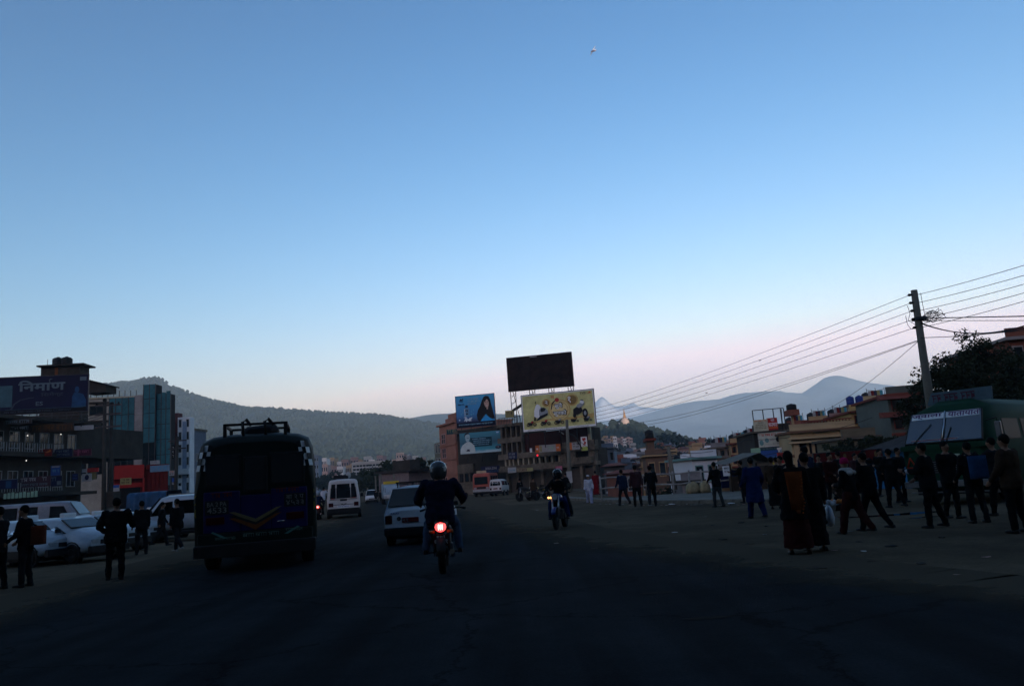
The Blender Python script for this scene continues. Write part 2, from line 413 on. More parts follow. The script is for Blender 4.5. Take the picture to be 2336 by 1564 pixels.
_, hv, hc, hr = ridge('left_hill', hillL, 1800, 1150, FOREST, 9, 16, 0.07)
ridge('middle_hill', [(700, 1030), (860, 970), (920, 956), (970, 947), (1005, 943), (1040, 942), (1100, 944), (1190, 947), (1260, 955), (1330, 962), (1420, 985), (1520, 1030)], 3000, 1200, FOREST, 14, 10, 0.06)
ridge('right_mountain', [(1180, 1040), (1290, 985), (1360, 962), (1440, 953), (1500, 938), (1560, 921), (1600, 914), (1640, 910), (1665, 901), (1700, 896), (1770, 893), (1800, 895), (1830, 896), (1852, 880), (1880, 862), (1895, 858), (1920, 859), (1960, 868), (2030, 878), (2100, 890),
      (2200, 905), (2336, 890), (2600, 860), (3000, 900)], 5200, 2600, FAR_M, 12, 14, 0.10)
ridge('snow_mountain', [(1290, 985), (1330, 948), (1345, 930), (1355, 921), (1364, 911), (1373, 904.5), (1381, 910), (1392, 920), (1405, 927), (1425, 926), (1438, 920), (1446, 917), (1456, 926), (1500, 931), (1550, 930), (1568, 919), (1576, 917), (1590, 926), (1640, 930), (1680, 950)], 6500, 1000, SNOW, 5, 12, 0.05)
# unseen ridge added behind the camera to keep the square in shade
bk = MB(); cols = 60; vs_ = []
for r in range(9):
    for i in range(cols):
        x = -1400 + 2800 * i / (cols - 1)
        t = abs(r - 4) / 4
        hgt = 178 * (0.85 + 0.15 * math.exp(-((x - 250) / 500) ** 2)) * (1 - t ** 1.5) + 8 * fbm(x, r * 40.0, 0.006) * (1 - t)
        vs_.append((x, -430 - (r - 4) * 75, hgt - 3))
bk.add(vs_, [(r * cols + i, (r + 1) * cols + i, (r + 1) * cols + i + 1, r * cols + i + 1) for r in range(8) for i in range(cols - 1)], True)
structure(bk.build('rear_shade_ridge', FOREST))

# unseen row of tall blocks added behind the camera to shut off the low sky
for i, (x0, x1, y0, hgt, lb) in enumerate(((-75, -36, -18, 24, 'left block of the unseen shading row behind the viewpoint'), (-35, -8, -12, 27, 'second block from the left in the unseen shading row behind the viewpoint'), (-7, 16, -10, 28, 'middle block of the unseen shading row behind the viewpoint'), (17, 44, -13, 26, 'fourth block of the unseen shading row behind the viewpoint'), (45, 85, -19, 24, 'right block of the unseen shading row behind the viewpoint'))):
    t = thing('shading_block', lb, 'building', (x0, y0, 0))
    MB().box(0, x1 - x0, -12, 0, 0, hgt).build('wall', mat('shading_row_wall', (.10, .085, .07), .9, .4, .3), t)
    MB().box(-.3, x1 - x0 + .3, -12.3, .5, hgt, hgt + .3).build('roof_slab', mat('shading_row_wall', (.1, .1, .1)), t)
    for k in range(1, 5): MB().box(-.1, x1 - x0 + .1, .002, .9, hgt * k / 5 - .1, hgt * k / 5 + .15).build('balcony', MATS['shading_row_wall'], t)

# trees standing on the left hill and along its crest, too many to count
def tree_mass(name, pts, size, m, seed, label):
    r = random.Random(seed); mb = MB()
    for p in pts:
        s_ = size * r.uniform(0.55, 1.25); k = 6; a0 = r.uniform(0, 6)
        rings = []
        for zz, rad in ((0, .35), (.35, .62), (.75, .5), (1.1, .12)):
            rings.append([(p[0] + s_ * rad * math.cos(a0 + 2 * math.pi * i / k) * r.uniform(.7, 1.3), p[1] + s_ * rad * math.sin(a0 + 2 * math.pi * i / k) * r.uniform(.7, 1.3), p[2] - 0.15 * s_ + s_ * zz * r.uniform(.85, 1.15)) for i in range(k)])
        mb.loft(rings, smooth=True)
    return stuff(mb.build(name, m), label)
def on_grid(v, cols, r0, r1, n, seed, c0=0.0, c1=1.0):
    r = random.Random(seed); out = []
    for _ in range(n):
        i = r.uniform(c0, c1) * (cols - 2); j = r.uniform(r0, r1); a, b = int(i), int(j); u, w = i - a, j - b
        f = lambda jj, ii: Vector(v[jj * cols + ii])
        out.append(f(b, a) * (1 - u) * (1 - w) + f(b, a + 1) * u * (1 - w) + f(b + 1, a) * (1 - u) * w + f(b + 1, a + 1) * u * w)
    return out
LEAF_FAR = mat('far_trees', (0.032, 0.044, 0.034), 0.95, 0.6, 0.02, spec=0.1)
tree_mass('hill_forest', on_grid(hv, hc, 3, 15, 11000, 5) + on_grid(hv, hc, 2.95, 3.1, 900, 6), 6.0, LEAF_FAR, 8, 'dense woodland covering the left hill')

# ------------------------------------------------------------------ haze: one closed box of even, thin air
hz = MB(); hz.box(-7500, 7500, -930, 8200, -25, 735)
hm = bpy.data.materials.new('haze'); hm.use_nodes = True; nt = hm.node_tree; nt.nodes.clear()
ho = nt.nodes.new('ShaderNodeOutputMaterial'); pv = nt.nodes.new('ShaderNodeVolumePrincipled')
pv.inputs['Color'].default_value = (0.66, 0.86, 1.0, 1); pv.inputs['Density'].default_value = 0.00022; pv.inputs['Anisotropy'].default_value = 0.05
nt.links.new(pv.outputs[0], ho.inputs['Volume'])
ho_ = stuff(hz.build('haze', hm), 'pale evening haze filling the valley')

# ------------------------------------------------------------------ building tools
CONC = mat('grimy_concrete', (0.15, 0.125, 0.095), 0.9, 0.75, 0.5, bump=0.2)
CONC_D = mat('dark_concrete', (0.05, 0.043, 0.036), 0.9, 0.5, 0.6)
CREAM = mat('cream_plaster', (0.42, 0.36, 0.25), 0.85, 0.3, 0.4)
PALE = mat('pale_plaster', (0.42, 0.41, 0.38), 0.85, 0.3, 0.4)
BRICK = mat('brick_red_wall', (0.24, 0.085, 0.055), 0.9, 0.35, 1.2)
SALMON = mat('salmon_plaster', (0.36, 0.16, 0.11), 0.85, 0.3, 0.5)
WHITEW = mat('white_wall', (0.66, 0.68, 0.70), 0.8, 0.2, 0.5)
BLACKISH = mat('soot_black', (0.012, 0.012, 0.013), 0.8, 0.4, 1.0)
STEEL = mat('dark_steel', (0.06, 0.06, 0.065), 0.5, 0.4, 3, metal=0.6)
WOOD = mat('dark_wood', (0.05, 0.03, 0.018), 0.8, 0.4, 3)
GLASS = glass()
PAINTW = mat('white_paint', (0.75, 0.75, 0.74), 0.6, 0.12, 2)
DULLW = mat('dull_white', (0.36, 0.36, 0.36), 0.7, 0.3, 2)
YELLOW = mat('yellow_paint', (0.6, 0.42, 0.05), 0.6, 0.2, 2)
DYELLOW = mat('dull_yellow', (0.32, 0.28, 0.12), 0.7, 0.3, 2)
RED = mat('red_paint', (0.42, 0.03, 0.025), 0.6, 0.2, 2)
DRED = mat('dark_red', (0.16, 0.014, 0.012), 0.7, 0.3, 2)
ORANGE = mat('orange_paint', (0.62, 0.16, 0.04), 0.6, 0.2, 2)
BLUE = mat('blue_paint', (0.03, 0.09, 0.32), 0.6, 0.2, 2)
NAVY = mat('navy_paint', (0.010, 0.014, 0.055), 0.5, 0.25, 2)
SKYB = mat('sky_blue_paint', (0.10, 0.30, 0.48), 0.6, 0.25, 2)
TEAL = mat('teal_paint', (0.05, 0.26, 0.34), 0.6, 0.25, 2)
PINK = mat('pink_paint', (0.45, 0.10, 0.17), 0.6, 0.25, 2)
GREENP = mat('pale_green_paint', (0.28, 0.48, 0.32), 0.6, 0.2, 2)
TANK = mat('black_plastic', (0.013, 0.013, 0.015), 0.45, 0.3, 2)
BLUETANK = mat('blue_plastic', (0.02, 0.045, 0.22), 0.45, 0.3, 2)

def window(par, x0, x1, z0, z1, y=0.0, fm=None, pane=None, bars=1, fr=0.07, proud=0.06, hbar=0, Mx=None):
    fm = fm or WOOD; m = MB(Mx)
    m.box(x0 - fr, x0, y - proud, y + .03, z0 - fr, z1 + fr); m.box(x1, x1 + fr, y - proud, y + .03, z0 - fr, z1 + fr)
    m.box(x0, x1, y - proud, y + .03, z1, z1 + fr); m.box(x0, x1, y - proud - .03, y + .03, z0 - fr, z0)
    for k in range(bars):
        xx = x0 + (x1 - x0) * (k + 1) / (bars + 1); m.box(xx - fr * .3, xx + fr * .3, y - proud * .7, y + .02, z0, z1)
    for k in range(hbar):
        zz = z0 + (z1 - z0) * (k + 1) / (hbar + 1); m.box(x0, x1, y - proud * .6, y + .02, zz - fr * .3, zz + fr * .3)
    w = m.build('window', fm, par)
    MB(Mx).box(x0, x1, y - .012, y + .01, z0, z1).build('pane', pane or GLASS, w)
    return w
def part(name, m, par, *boxes, label=None):
    b = MB()
    for q in boxes: b.box(*q)
    return b.build(name, m, par, label)
def tank(par, x, y, z, r=0.5, h=1.1, m=None):
    b = MB(Matrix.Translation((x, y, z)))
    b.lathe([(r * .96, 0), (r, .05 * h), (r, .25 * h), (r * 1.03, .28 * h), (r, .31 * h), (r, .55 * h), (r * 1.03, .58 * h), (r, .61 * h), (r, .8 * h), (r * .7, .93 * h), (r * .3, .97 * h), (r * .28, 1.03 * h), (.01, 1.03 * h)], 12)
    return b.build('water_tank', m or TANK, par)
def scribble(mb, x0, x1, z0, z1, y, seed=0, M=None, words=4):
    """a line of writing too small in the photo to be read: a row of strokes"""
    r = random.Random(seed); x = x0; h = z1 - z0; step = h * 0.62
    k = 0; wl = max(2, int((x1 - x0) / step / words))
    while x < x1 - step * .5:
        if k % (wl + 1) == wl: x += step * .6; k += 1; continue
        mb.box(x, min(x + step, x1), y - .006, y, z1 - h * .16, z1, M)
        mb.box(x + step * .62, x + step * .8, y - .006, y, z0, z1 - h * .16, M)
        if r.random() < .7: mb.box(x + step * .1, x + step * .62, y - .006, y, z0 + h * r.uniform(.1, .5), z0 + h * r.uniform(.55, .7), M)
        x += step; k += 1
def sign(name, label, px0, px1, py_top, py_bot, Y, base, rows=(), frame=None, cat='sign', tilt=0.0, depth=0.12, group=None, yaw=None):
    """a flat board at its place; rows = (kind, text, material, u0, u1, v0, v1)"""
    c = P((px0 + px1) / 2, py_bot, Y); w = (px1 - px0) / F * Y; h = (py_bot - py_top) / F * Y
    if yaw is None: yaw = 0
    t = thing(name, label, cat, c, yaw, group)
    MB().bev(-w / 2, w / 2, -depth / 2, depth / 2, 0, h, .01).build('panel', base, t)
    if frame:
        f = .035 * max(h, .6) ** .5
        part('frame', frame, t, (-w / 2 - f, w / 2 + f, -depth / 2 - .012, depth / 2 - .02, h + .002, h + f), (-w / 2 - f, w / 2 + f, -depth / 2 - .012, depth / 2 - .02, -f, -.002),
             (-w / 2 - f, -w / 2 - .002, -depth / 2 - .012, depth / 2 - .02, -.002, h + .002), (w / 2 + .002, w / 2 + f, -depth / 2 - .012, depth / 2 - .02, -.002, h + .002))
    for i, (kind, txt, m, u0, u1, v0, v1) in enumerate(rows):
        b = MB(); y = -depth / 2 - .004 - .003 * i
        x0, x1, z0, z1 = -w / 2 + u0 * w, -w / 2 + u1 * w, v0 * h, v1 * h
        if kind == 't': letters(b, txt, x0, x1, z0, z1, y, 0.012)
        elif kind == 'T': letters(b, txt, x0, x1, z0, z1, y, 0.07)
        elif kind == 's': scribble(b, x0, x1, z0, z1, y, i, words=txt or 3)
        elif kind == 'b': b.box(x0, x1, y - .004, y + .004, z0, z1)
        elif kind == 'o': b.loft([[((x0 + x1) / 2 + (x1 - x0) / 2 * math.cos(a * math.pi / 8), yy, (z0 + z1) / 2 + (z1 - z0) / 2 * math.sin(a * math.pi / 8)) for a in range(16)] for yy in (y + .003, y - .004)], smooth=False)
        elif kind == 'p': b.prism([(-w / 2 + u * w, v * h) for u, v in txt], y - .004, y + .003)
        b.build({'t': 'lettering', 'T': 'lettering', 's': 'lettering', 'b': 'printed_panel', 'o': 'printed_disc', 'p': 'printed_figure'}[kind], m, t)
    return t, w, h

# ------------------------------------------------------------------ left: sign-covered shop building with the big blue billboard
YA = 72.0
o, rz, L = face_frame(-170, YA - 14, 200, YA + 2)
t = thing('shop_building', 'dark three-storey shop building at the left edge below the blue billboard', 'building', o, rz)
zz = lambda py, px=100: Z(px, py, YA)
xq = lambda px: (X(px, YA) - o.x) / math.cos(rz)
f = [0, 3.3, zz(1043), zz(968), zz(935)]
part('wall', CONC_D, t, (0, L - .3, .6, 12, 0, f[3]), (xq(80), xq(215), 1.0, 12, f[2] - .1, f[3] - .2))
for k, z in enumerate((f[1], f[2], f[3])):
    part('floor_slab', CONC_D, t, (-.2, L, -.9 if k < 2 else -1.2, .6, z - .25, z + .02))
for k, z in enumerate((f[1], f[2])):
    for i in range(9):
        x0 = .8 + i * (L - 1.6) / 9; window(t, x0 + .3, x0 + 1.25, z + .55, z + 1.9, .6, DULLW, None, 1, .05)
    pr = MB(); pr.box(0, L * .75, -.85, -.8, z + .86, z + .92); pr.box(0, L * .75, -.85, -.8, z + .1, z + .15)
    rail = pr.build('balcony_rail', STEEL, t)
    for i in range(46):
        part('baluster', DULLW, t, (i * L * .75 / 46 + .05, i * L * .75 / 46 + .09, -.845, -.805, z + .15, z + .86))
for i in range(6):
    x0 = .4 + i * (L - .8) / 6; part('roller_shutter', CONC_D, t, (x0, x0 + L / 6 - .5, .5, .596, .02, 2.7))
# rooftop room with tanks
tr = thing('roof_room', 'dark rooftop room carrying two black water tanks above the blue billboard', 'building', (X(90, YA + 6, 12), YA + 6, f[3] - .25), R(4))
w = 95 / F * YA; hh = Z(130, 835, YA + 6) - f[3] + .25
part('wall', CONC_D, tr, (0, w, 0, 2, 0, hh)); part('roof_slab', CONC_D, tr, (-.25, w + .5, -.4, 2.3, hh, hh + .15))
part('door', mat('rust_door', (0.16, 0.06, 0.02)), tr, (w * .36, w * .44, -.03, .0, 2.2, hh - .1))
for q, xx in ((0, .28 * w), (1, .5 * w)): tank(tr, xx, 1.2, hh + .15, .55, 1.0)
MB().cyl((.1 * w, .5, hh + .1), (.1 * w, .5, hh + .9), .03).build('pipe', DULLW, tr)
ta = thing('roof_gable', 'dark sloping gable to the right of the navy billboard', 'roof', P(193, 897, YA + 4), 0)
MB().prism([(0, 0), (0, 1.25), (.5, 1.2), (2.1, .65), (2.1, 0)], 0, 2).build('gable', CONC_D, ta); MB().prism([(-.1, 1.26), (-.1, 1.36), (.5, 1.31), (2.3, .72), (2.3, .6)], -.2, 2.2).build('roof_sheet', BLACKISH, ta)
# the billboard
NB = mat('navy_print', (0.006, 0.008, 0.040), 0.55, 0.3, 0.5); DIM = mat('dim_teal_print', (0.055, 0.13, 0.16), 0.6, 0.35, 1.5); DIMB = mat('dim_blue_print', (0.015, 0.07, 0.17), 0.6, 0.4, 1.5)
LET = mat('grey_lettering', (0.12, 0.17, 0.20), 0.6, 0.2, 2); DIML = mat('faint_lettering', (0.045, 0.06, 0.09), 0.6, 0.2, 2)
Yb = YA - 2.5
t, w, h = sign('billboard', 'wide navy billboard with grey lettering above the left shops', -60, 192, 858, 943, Yb, NB,
    (('b', '', DIM, -.0, .355, .2, .78), ('b', '', NB, .30, .345, .1, .16), ('b', '', BLACKISH, .0, .99, .005, .105), ('p', [(.862, .1), (.868, .42), (.885, .52), (.90, .5), (.925, .5), (.96, .46), (.985, .3), (.985, .12), (.94, .1)], DIMB, 0, 1, 0, 1),
     ('o', '', DIMB, .887, .925, .5, .68), ('b', '', LET, .93, .985, .84, .94), ('t', 'ES', LET, .558, .618, .2, .31), ('t', 'AN ISO 9001:2000 CERTIFIED COMPANY', DIML, .29, .865, .03, .085),
     ('t', 'िसमेन्ट', DIML, .60, .79, .42, .56), ('b', '', DIM, .3, .985, .117, .125), ('p', [(.34, .12), (.37, .28), (.42, .38), (.5, .43), (.54, .43), (.54, .41), (.5, .405), (.43, .36), (.385, .27), (.36, .12)], DIML, 0, 1, 0, 1)), STEEL, 'billboard', yaw=R(9))
b = MB(); y = -.1; x0 = -w / 2
letters(b, 'िनमाण', x0 + .405 * w, x0 + .805 * w, .605 * h, .9 * h, y - .01, .03)
b.tube([(x0 + (.685 + .018 * math.cos(a * .5 + 1.2)) * w, y - .012, (.865 + .045 * math.sin(a * .5 + 1.2)) * h) for a in range(7)], .05 * h / 5, 5)
b.build('lettering', LET, t)
for k in range(8):
    xx = x0 + w * (k + .5) / 8
    MB().cyl((xx, .3, -1.4), (xx, .1, .1), .05, n=6).build('support_post', STEEL, t)
    MB().cyl((xx, .3, -1.4), (xx + w / 16, .2, -.05), .03, n=5).build('brace', STEEL, t)
MB().box(-w / 2, w / 2, -.1, .1, -.35, -.25).build('catwalk', STEEL, t)
# shop boards on that building
SG = [('shop_sign', 'dim brown shop board with worn yellow lettering under the billboard', 68, 165, 966, 985, WOOD, (('s', 3, mat('brown_letters', (.12, .05, .012)), .05, .97, .2, .85),)),
      ('shop_sign', 'small grey lettered board under the left end of the billboard', 26, 62, 972, 980, CONC_D, (('s', 2, DULLW, .02, .98, .1, .9),)),
      ('shop_sign', 'dark red shop board on the balcony left of the navy one', 88, 117, 1024, 1040, DRED, (('s', 2, RED, .1, .9, .1, .3), ('p', [(.5, .5), (.8, .75), (.9, .95), (.95, .6), (.7, .45)], ORANGE, 0, 1, 0, 1))),
      ('shop_sign', 'navy shop board with two lines of pale lettering on the balcony', 122, 164, 1024, 1042, NAVY, (('s', 2, LET, .15, .85, .55, .85), ('s', 2, LET, .1, .9, .15, .42))),
      ('shop_sign', 'pink shop board at the right end of the balcony', 168, 207, 1024, 1039, mat('dusky_pink', (.14, .03, .05)), (('s', 2, PINK, .05, .95, .4, .8), ('b', '', PINK, .25, .35, 0, 1))),
      ('shop_sign', 'bright blue hanging shop board below the navy one', 117, 137, 1062, 1084, BLUE, (('b', '', DULLW, .1, .9, .82, .95), ('s', 2, SKYB, .15, .85, .3, .6))),
      ('shop_sign', 'wide mauve shop fascia with pale lettering over the ground floor', 48, 113, 1087, 1110, mat('mauve_board', (.06, .03, .04)), (('s', 2, DULLW, .02, .6, .55, .9), ('s', 3, LET, .02, .95, .1, .35), ('s', 1, DULLW, .72, .95, .55, .9))),
      ('shop_sign', 'small pale poster panel right of the mauve fascia', 115, 140, 1086, 1108, NAVY, (('s', 2, LET, .1, .6, .5, .9), ('b', '', LET, .6, .95, .1, .5))),
      ('shop_sign', 'dark blue lit picture board at the far left over the white minibus', -10, 37, 1093, 1115, NAVY, (('b', '', DIMB, .5, .75, .1, .8), ('b', '', LET, .1, 1, .93, 1.0))),
      ('shop_sign', 'small navy sign right of the bright blue hanging board', 165, 178, 1080, 1096, NAVY, (('s', 1, BLUE, .1, .9, .6, .85), ('s', 1, BLUE, .1, .9, .2, .45))),
      ('shop_sign', 'pale grey sign with a dark round emblem beside the yellow sign', 188, 208, 1080, 1097, DULLW, (('o', '', NAVY, .3, .75, .15, .85),)),
      ('shop_sign', 'plain dull yellow sign next to the emblem sign', 207, 220, 1076, 1092, DYELLOW, ()),
      ('shop_sign', 'narrow red board above the yellow sign', 200, 224, 1067, 1076, RED, (('b', '', DULLW, -.45, .0, .0, .9),)),
      ('shop_sign', 'long faded grey board high under the billboard', 12, 70, 956, 966, CONC_D, (('s', 2, LET, .05, .95, .1, .8),)),
      ('shop_sign', 'white slanted awning board under the right end of the billboard', 171, 212, 970, 980, DULLW, ())]
for i, (nm, lb, a, b_, c, d, m, rows) in enumerate(SG): sign(nm, lb, a, b_, c, d, YA - 14 + 16 * (a + 170) / 370 - 1.5 - .05 * i, m, rows, STEEL if i % 2 else None, yaw=R(8))
BULB = mat('lit_bulb', (.9, .9, .85), .5, .05, 2, emit=(1, .95, .85), es=1.0)
for px, py, lb in ((63, 993, 'left one of the two lit bulbs under the upper balcony'), (139, 990, 'right one of the two lit bulbs under the upper balcony'), (60, 1050, 'lone lit bulb under the lower balcony of the left shops')):
    c = P(px, py, YA - 14 + 16 * (px + 170) / 370 - .7); bt = thing('light_bulb', lb, 'lamp', c)
    MB().ball((0, 0, 0), .045).build('bulb', BULB, bt); MB().cyl((0, 0, .06), (0, 0, .2), .03, n=6).build('socket', BLACKISH, bt)

# ------------------------------------------------------------------ cream office block with the glass towers
YO = 112.0
o, rz, L = face_frame(95, YO, 320, YO + 3)
t = thing('office_block', 'cream office block with dark window bands behind the shop building', 'building', o, rz)
zo = lambda py: Z(230, py, YO)
zr = zo(905)
part('wall', mat('cream_office_wall', (0.36, 0.335, 0.28), .85, .35, .3), t, (0, L, .25, 14, 0, zr))
xo = lambda px: (X(px, YO + 1) - o.x) / math.cos(rz)
for py in (913, 956, 998, 1042):
    part('ledge', CONC_D, t, (0, L * .93, -.05, .25, zo(py) - .22, zo(py) + .05))
for py0, py1 in ((922, 941), (962, 984), (1006, 1026), (1052, 1078)):
    for a, b_ in ((105, 130), (134, 160), (166, 190), (193, 224)):
        window(t, xo(a) + .1, xo(b_) - .1, zo(py1), zo(py0), .25, BLACKISH, None, 1, .08)
part('parapet_cap', CREAM, t, (0, L, .1, .4, zr + .002, zr + .2))
for k in range(9): part('roof_post', CONC_D, t, (L * (.45 + k * .06), L * (.45 + k * .06) + .08, .2, .28, zr + .2, zr + 1.1))
TG = mat('sky_reflection_glass', (0.040, 0.15, 0.18), 0.12, 0.5, 0.25, spec=0.7)  # sky reflection in the upper panes put into the base colour
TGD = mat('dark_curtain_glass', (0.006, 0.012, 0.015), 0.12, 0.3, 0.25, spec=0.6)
def curtain(name, label, px0, px1, py_top, depth, Y, cols_, rows_, light_rows, extra=None, rise=0.0):
    o, rz, L = face_frame(px0, Y, px1, Y)
    t = thing(name, label, 'building', o, rz); ht = Z((px0 + px1) / 2, py_top, Y)
    part('core', BLACKISH, t, (.05, L - .05, .1, depth, 0, ht - .05))
    rr_ = random.Random(px0)
    for j in range(rows_):
        for i in range(cols_):
            x0, x1 = L * i / cols_ + .04, L * (i + 1) / cols_ - .04; z0, z1 = ht * j / rows_ + .04, ht * (j + 1) / rows_ - .04
            lift = rise * (i + .5) / cols_ if j == rows_ - 1 else 0
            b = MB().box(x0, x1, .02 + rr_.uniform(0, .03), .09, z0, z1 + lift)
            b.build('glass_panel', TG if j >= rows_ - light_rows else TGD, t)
    # mullions
    for i in range(cols_ + 1): part('mullion', STEEL, t, (L * i / cols_ - .04, L * i / cols_ + .04, -.02, .1, 0, ht))
    return t, L, ht
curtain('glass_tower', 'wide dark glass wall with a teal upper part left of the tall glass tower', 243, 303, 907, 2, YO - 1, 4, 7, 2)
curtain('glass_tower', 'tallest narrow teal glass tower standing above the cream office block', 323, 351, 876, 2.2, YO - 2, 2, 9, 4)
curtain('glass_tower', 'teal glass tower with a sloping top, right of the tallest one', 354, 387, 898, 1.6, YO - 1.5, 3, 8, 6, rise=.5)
t = thing('stone_pier', 'pale stone pier between the two glass walls', 'building', Vector((X(303, YO - 2), YO - 2, 0)))
w = 18 / F * YO; hp = Z(312, 905, YO)
part('core', mat('pier_core', (.2, .19, .18)), t, (.06, w - .06, .06, 2.9, 0, hp - .05))
for k in range(18): MB().bev(0, w, 0, 3, hp * k / 18 + .02, hp * (k + 1) / 18 - .02, .02).build('stone_block', mat('pier_stone', (.27, .25, .24), .8, .3, .6), t)
# white-and-brick narrow block
Yw = 128.0
o, rz, L = face_frame(386, Yw, 434, Yw)
t = thing('narrow_block', 'narrow white block with a dark brick side, left of the purple bus', 'building', o, rz)
zt = Z(410, 948, Yw); xs_ = 20 / 48 * L
part('brick_side', mat('dark_brick', (.09, .028, .026), .9, .3, .8), t, (0, xs_, .0, 1.5, 0, zt + .5)); part('wall', WHITEW, t, (xs_ + .002, L, -.3, 1.5, 0, zt - .3))
part('wall_band', mat('blue_grey_band', (.22, .30, .42)), t, (xs_ + .8, xs_ + 1.5, -.34, -.301, 0, zt - 1.0))
for k in range(6):
    z0 = zt - 1.9 - k * 2.05
    if z0 > 0:
        window(t, xs_ + .2, xs_ + .6, z0, z0 + 1.2, -.3, DULLW, None, 0, .05); window(t, L - .55, L - .15, z0, z0 + 1.2, -.3, DULLW, None, 0, .05)
part('balcony', WHITEW, t, (xs_ + .1, L + .1, -.9, -.302, zt - 9.6, zt - 8.7), (xs_ - .5, xs_ + .7, -.9, -.305, zt - 12.6, zt - 11.4))
o, rz, L = face_frame(436, 150, 470, 156)
t = thing('narrow_block', 'dim slate-blue block half hidden by the purple bus', 'building', o, rz); zt = Z(445, 980, 150)
part('wall', mat('slate_plaster', (.10, .125, .17)), t, (0, L, 0, 9, 0, zt)); part('parapet', CONC, t, (-.2, L + .2, -.2, .1, zt, zt + .4))
for k in range(4):
    for i in range(2): window(t, .4 + i * 1.4, 1.2 + i * 1.4, 1.0 + k * 2.9, 2.4 + k * 2.9, 0, DULLW, None, 1, .05)
# red shop front
Yr = 64.0
o, rz, L = face_frame(258, Yr, 388, Yr + 2)
t = thing('red_shop', 'low red shop front with a dark doorway below the glass towers', 'shop', o, rz); zh = Z(320, 1061, Yr)
part('wall', DRED, t, (0, L * .96, .1, 4, 0, zh)); part('fascia', RED, t, (0, L * .52, -.3, .1, zh - 1.0, zh + .1)); part('fascia_panel', DRED, t, (L * .56, L * .96, -.3, .1, zh - .3, zh + .05))
part('doorway', BLACKISH, t, (L * .08, L * .46, .04, .098, .05, zh - 1.7)); part('post', RED, t, (L * .5, L * .53, -.3, .098, 0, zh - 1.0)); part('lintel', RED, t, (0, L * .5, .0, .099, zh - 1.7, zh - 1.35))
for k in range(5): part('shutter_panel', DRED, t, (L * (.58 + k * .076), L * (.58 + k * .076) + L * .06, .02, .099, .2, zh - .5))
for i, (lb, a, b_, c, d, m, rows) in enumerate((('small yellow sign hung on the red shop front', 275, 299, 1090, 1105, DYELLOW, (('s', 2, WOOD, .1, .9, .55, .85), ('s', 2, WOOD, .1, .9, .15, .45))),
     ('pale blue banner sign above the red shop', 343, 386, 1061, 1075, mat('washed_blue', (.16, .27, .38)), (('s', 3, SKYB, .1, .95, .25, .8),)), ('white small board on top of the pale blue banner', 343, 364, 1050, 1058, DULLW, (('s', 2, LET, .1, .9, .2, .8),)),
     ('small blue and white notice hung left of the yellow sign', 256, 272, 1106, 1120, DULLW, (('b', '', BLUE, 0, 1, .55, 1),)), ('white notice on the street pole beside the bus', 386, 399, 1073, 1084, DULLW, (('s', 2, ORANGE, .1, .9, .6, .9), ('s', 2, WOOD, .1, .9, .15, .45))),
     ('blue and white notice low on the street pole', 393, 406, 1090, 1104, DULLW, (('b', '', BLUE, .0, .5, .4, 1), ('s', 2, NAVY, .1, .9, .1, .4))), ('white vertical sign with dark lettering by the brick side', 393, 399, 1016, 1046, BLACKISH, (('s', 1, DULLW, .1, .9, .1, .3), ('s', 1, DULLW, .1, .9, .4, .6), ('s', 1, DULLW, .1, .9, .7, .9))))):
    sign('shop_sign', lb, a, b_, c, d, Yr - 1 - .05 * i, m, rows)

# ------------------------------------------------------------------ centre: brick house, old corner building, billboards
Yp = 128.0
o, rz, L = face_frame(993, Yp + 8, 1046, Yp - 3)
t = thing('brick_house', 'tall salmon brick house with white window frames left of the shampoo billboard', 'building', o, rz)
zt = Z(1020, 968, Yp); part('wall', SALMON, t, (L * .33, L, 0, 10, 0, zt)); part('side_wall', mat('olive_plaster', (.17, .165, .12)), t, (0, L * .33 - .003, .3, 9, 0, zt - 2.5))
part('roof_slab', SALMON, t, (L * .3, L + .2, -.4, 10.2, zt, zt + .25)); part('roof_block', SALMON, t, (L * .5, L * .85, 1, 6, zt + .25, zt + 1.8)); part('parapet', SALMON, t, (L * .62, L, 0, .3, zt + .25, zt + .95))
for k in range(5):
    z0 = zt - 2.9 - k * 2.35
    window(t, L * .43, L * .59, z0, z0 + 1.45, 0, mat('pink_white_frame', (.48, .25, .22)), None, 1, .13, .1, 1)
    window(t, L * .06, L * .12, z0 - 1.3, z0 + .1, .3, DULLW, None, 0, .08); window(t, L * .19, L * .25, z0 - 1.3, z0 + .1, .3, DULLW, None, 0, .08)
    part('ledge', SALMON, t, (L * .33, L, -.18, -.002, z0 - .55, z0 - .4))
tank(t, L * .38, 2, zt + .25, .55, 1.1)
sign('shop_sign', 'dark teal board high on the salmon brick house', 1019, 1043, 979, 990, Yp - 5, mat('dark_teal', (.02, .07, .08)), (('s', 2, DYELLOW, .1, .95, .3, .9),))
# low old house between
o, rz, L = face_frame(935, 132, 1000, 138)
t = thing('low_house', 'low grey roadside house with a flat overhanging roof beside the dark trees', 'building', o, rz); zt = Z(960, 1072, 132)
part('wall', mat('mauve_grey_wall', (.20, .16, .16)), t, (0, L, 0, 7, 0, zt)); part('roof_slab', CONC_D, t, (-.6, L + .6, -1, 7.5, zt, zt + .3)); part('upper_room', CONC_D, t, (L * .35, L * .7, 2, 6, zt + .3, zt + 2)); tank(t, L * .5, 3, zt + 2, .45, 1.0, DULLW)
for i in range(4): window(t, .5 + i * L / 4.3, 1.3 + i * L / 4.3, 1.2, 2.5, 0, DULLW, None, 1, .06)
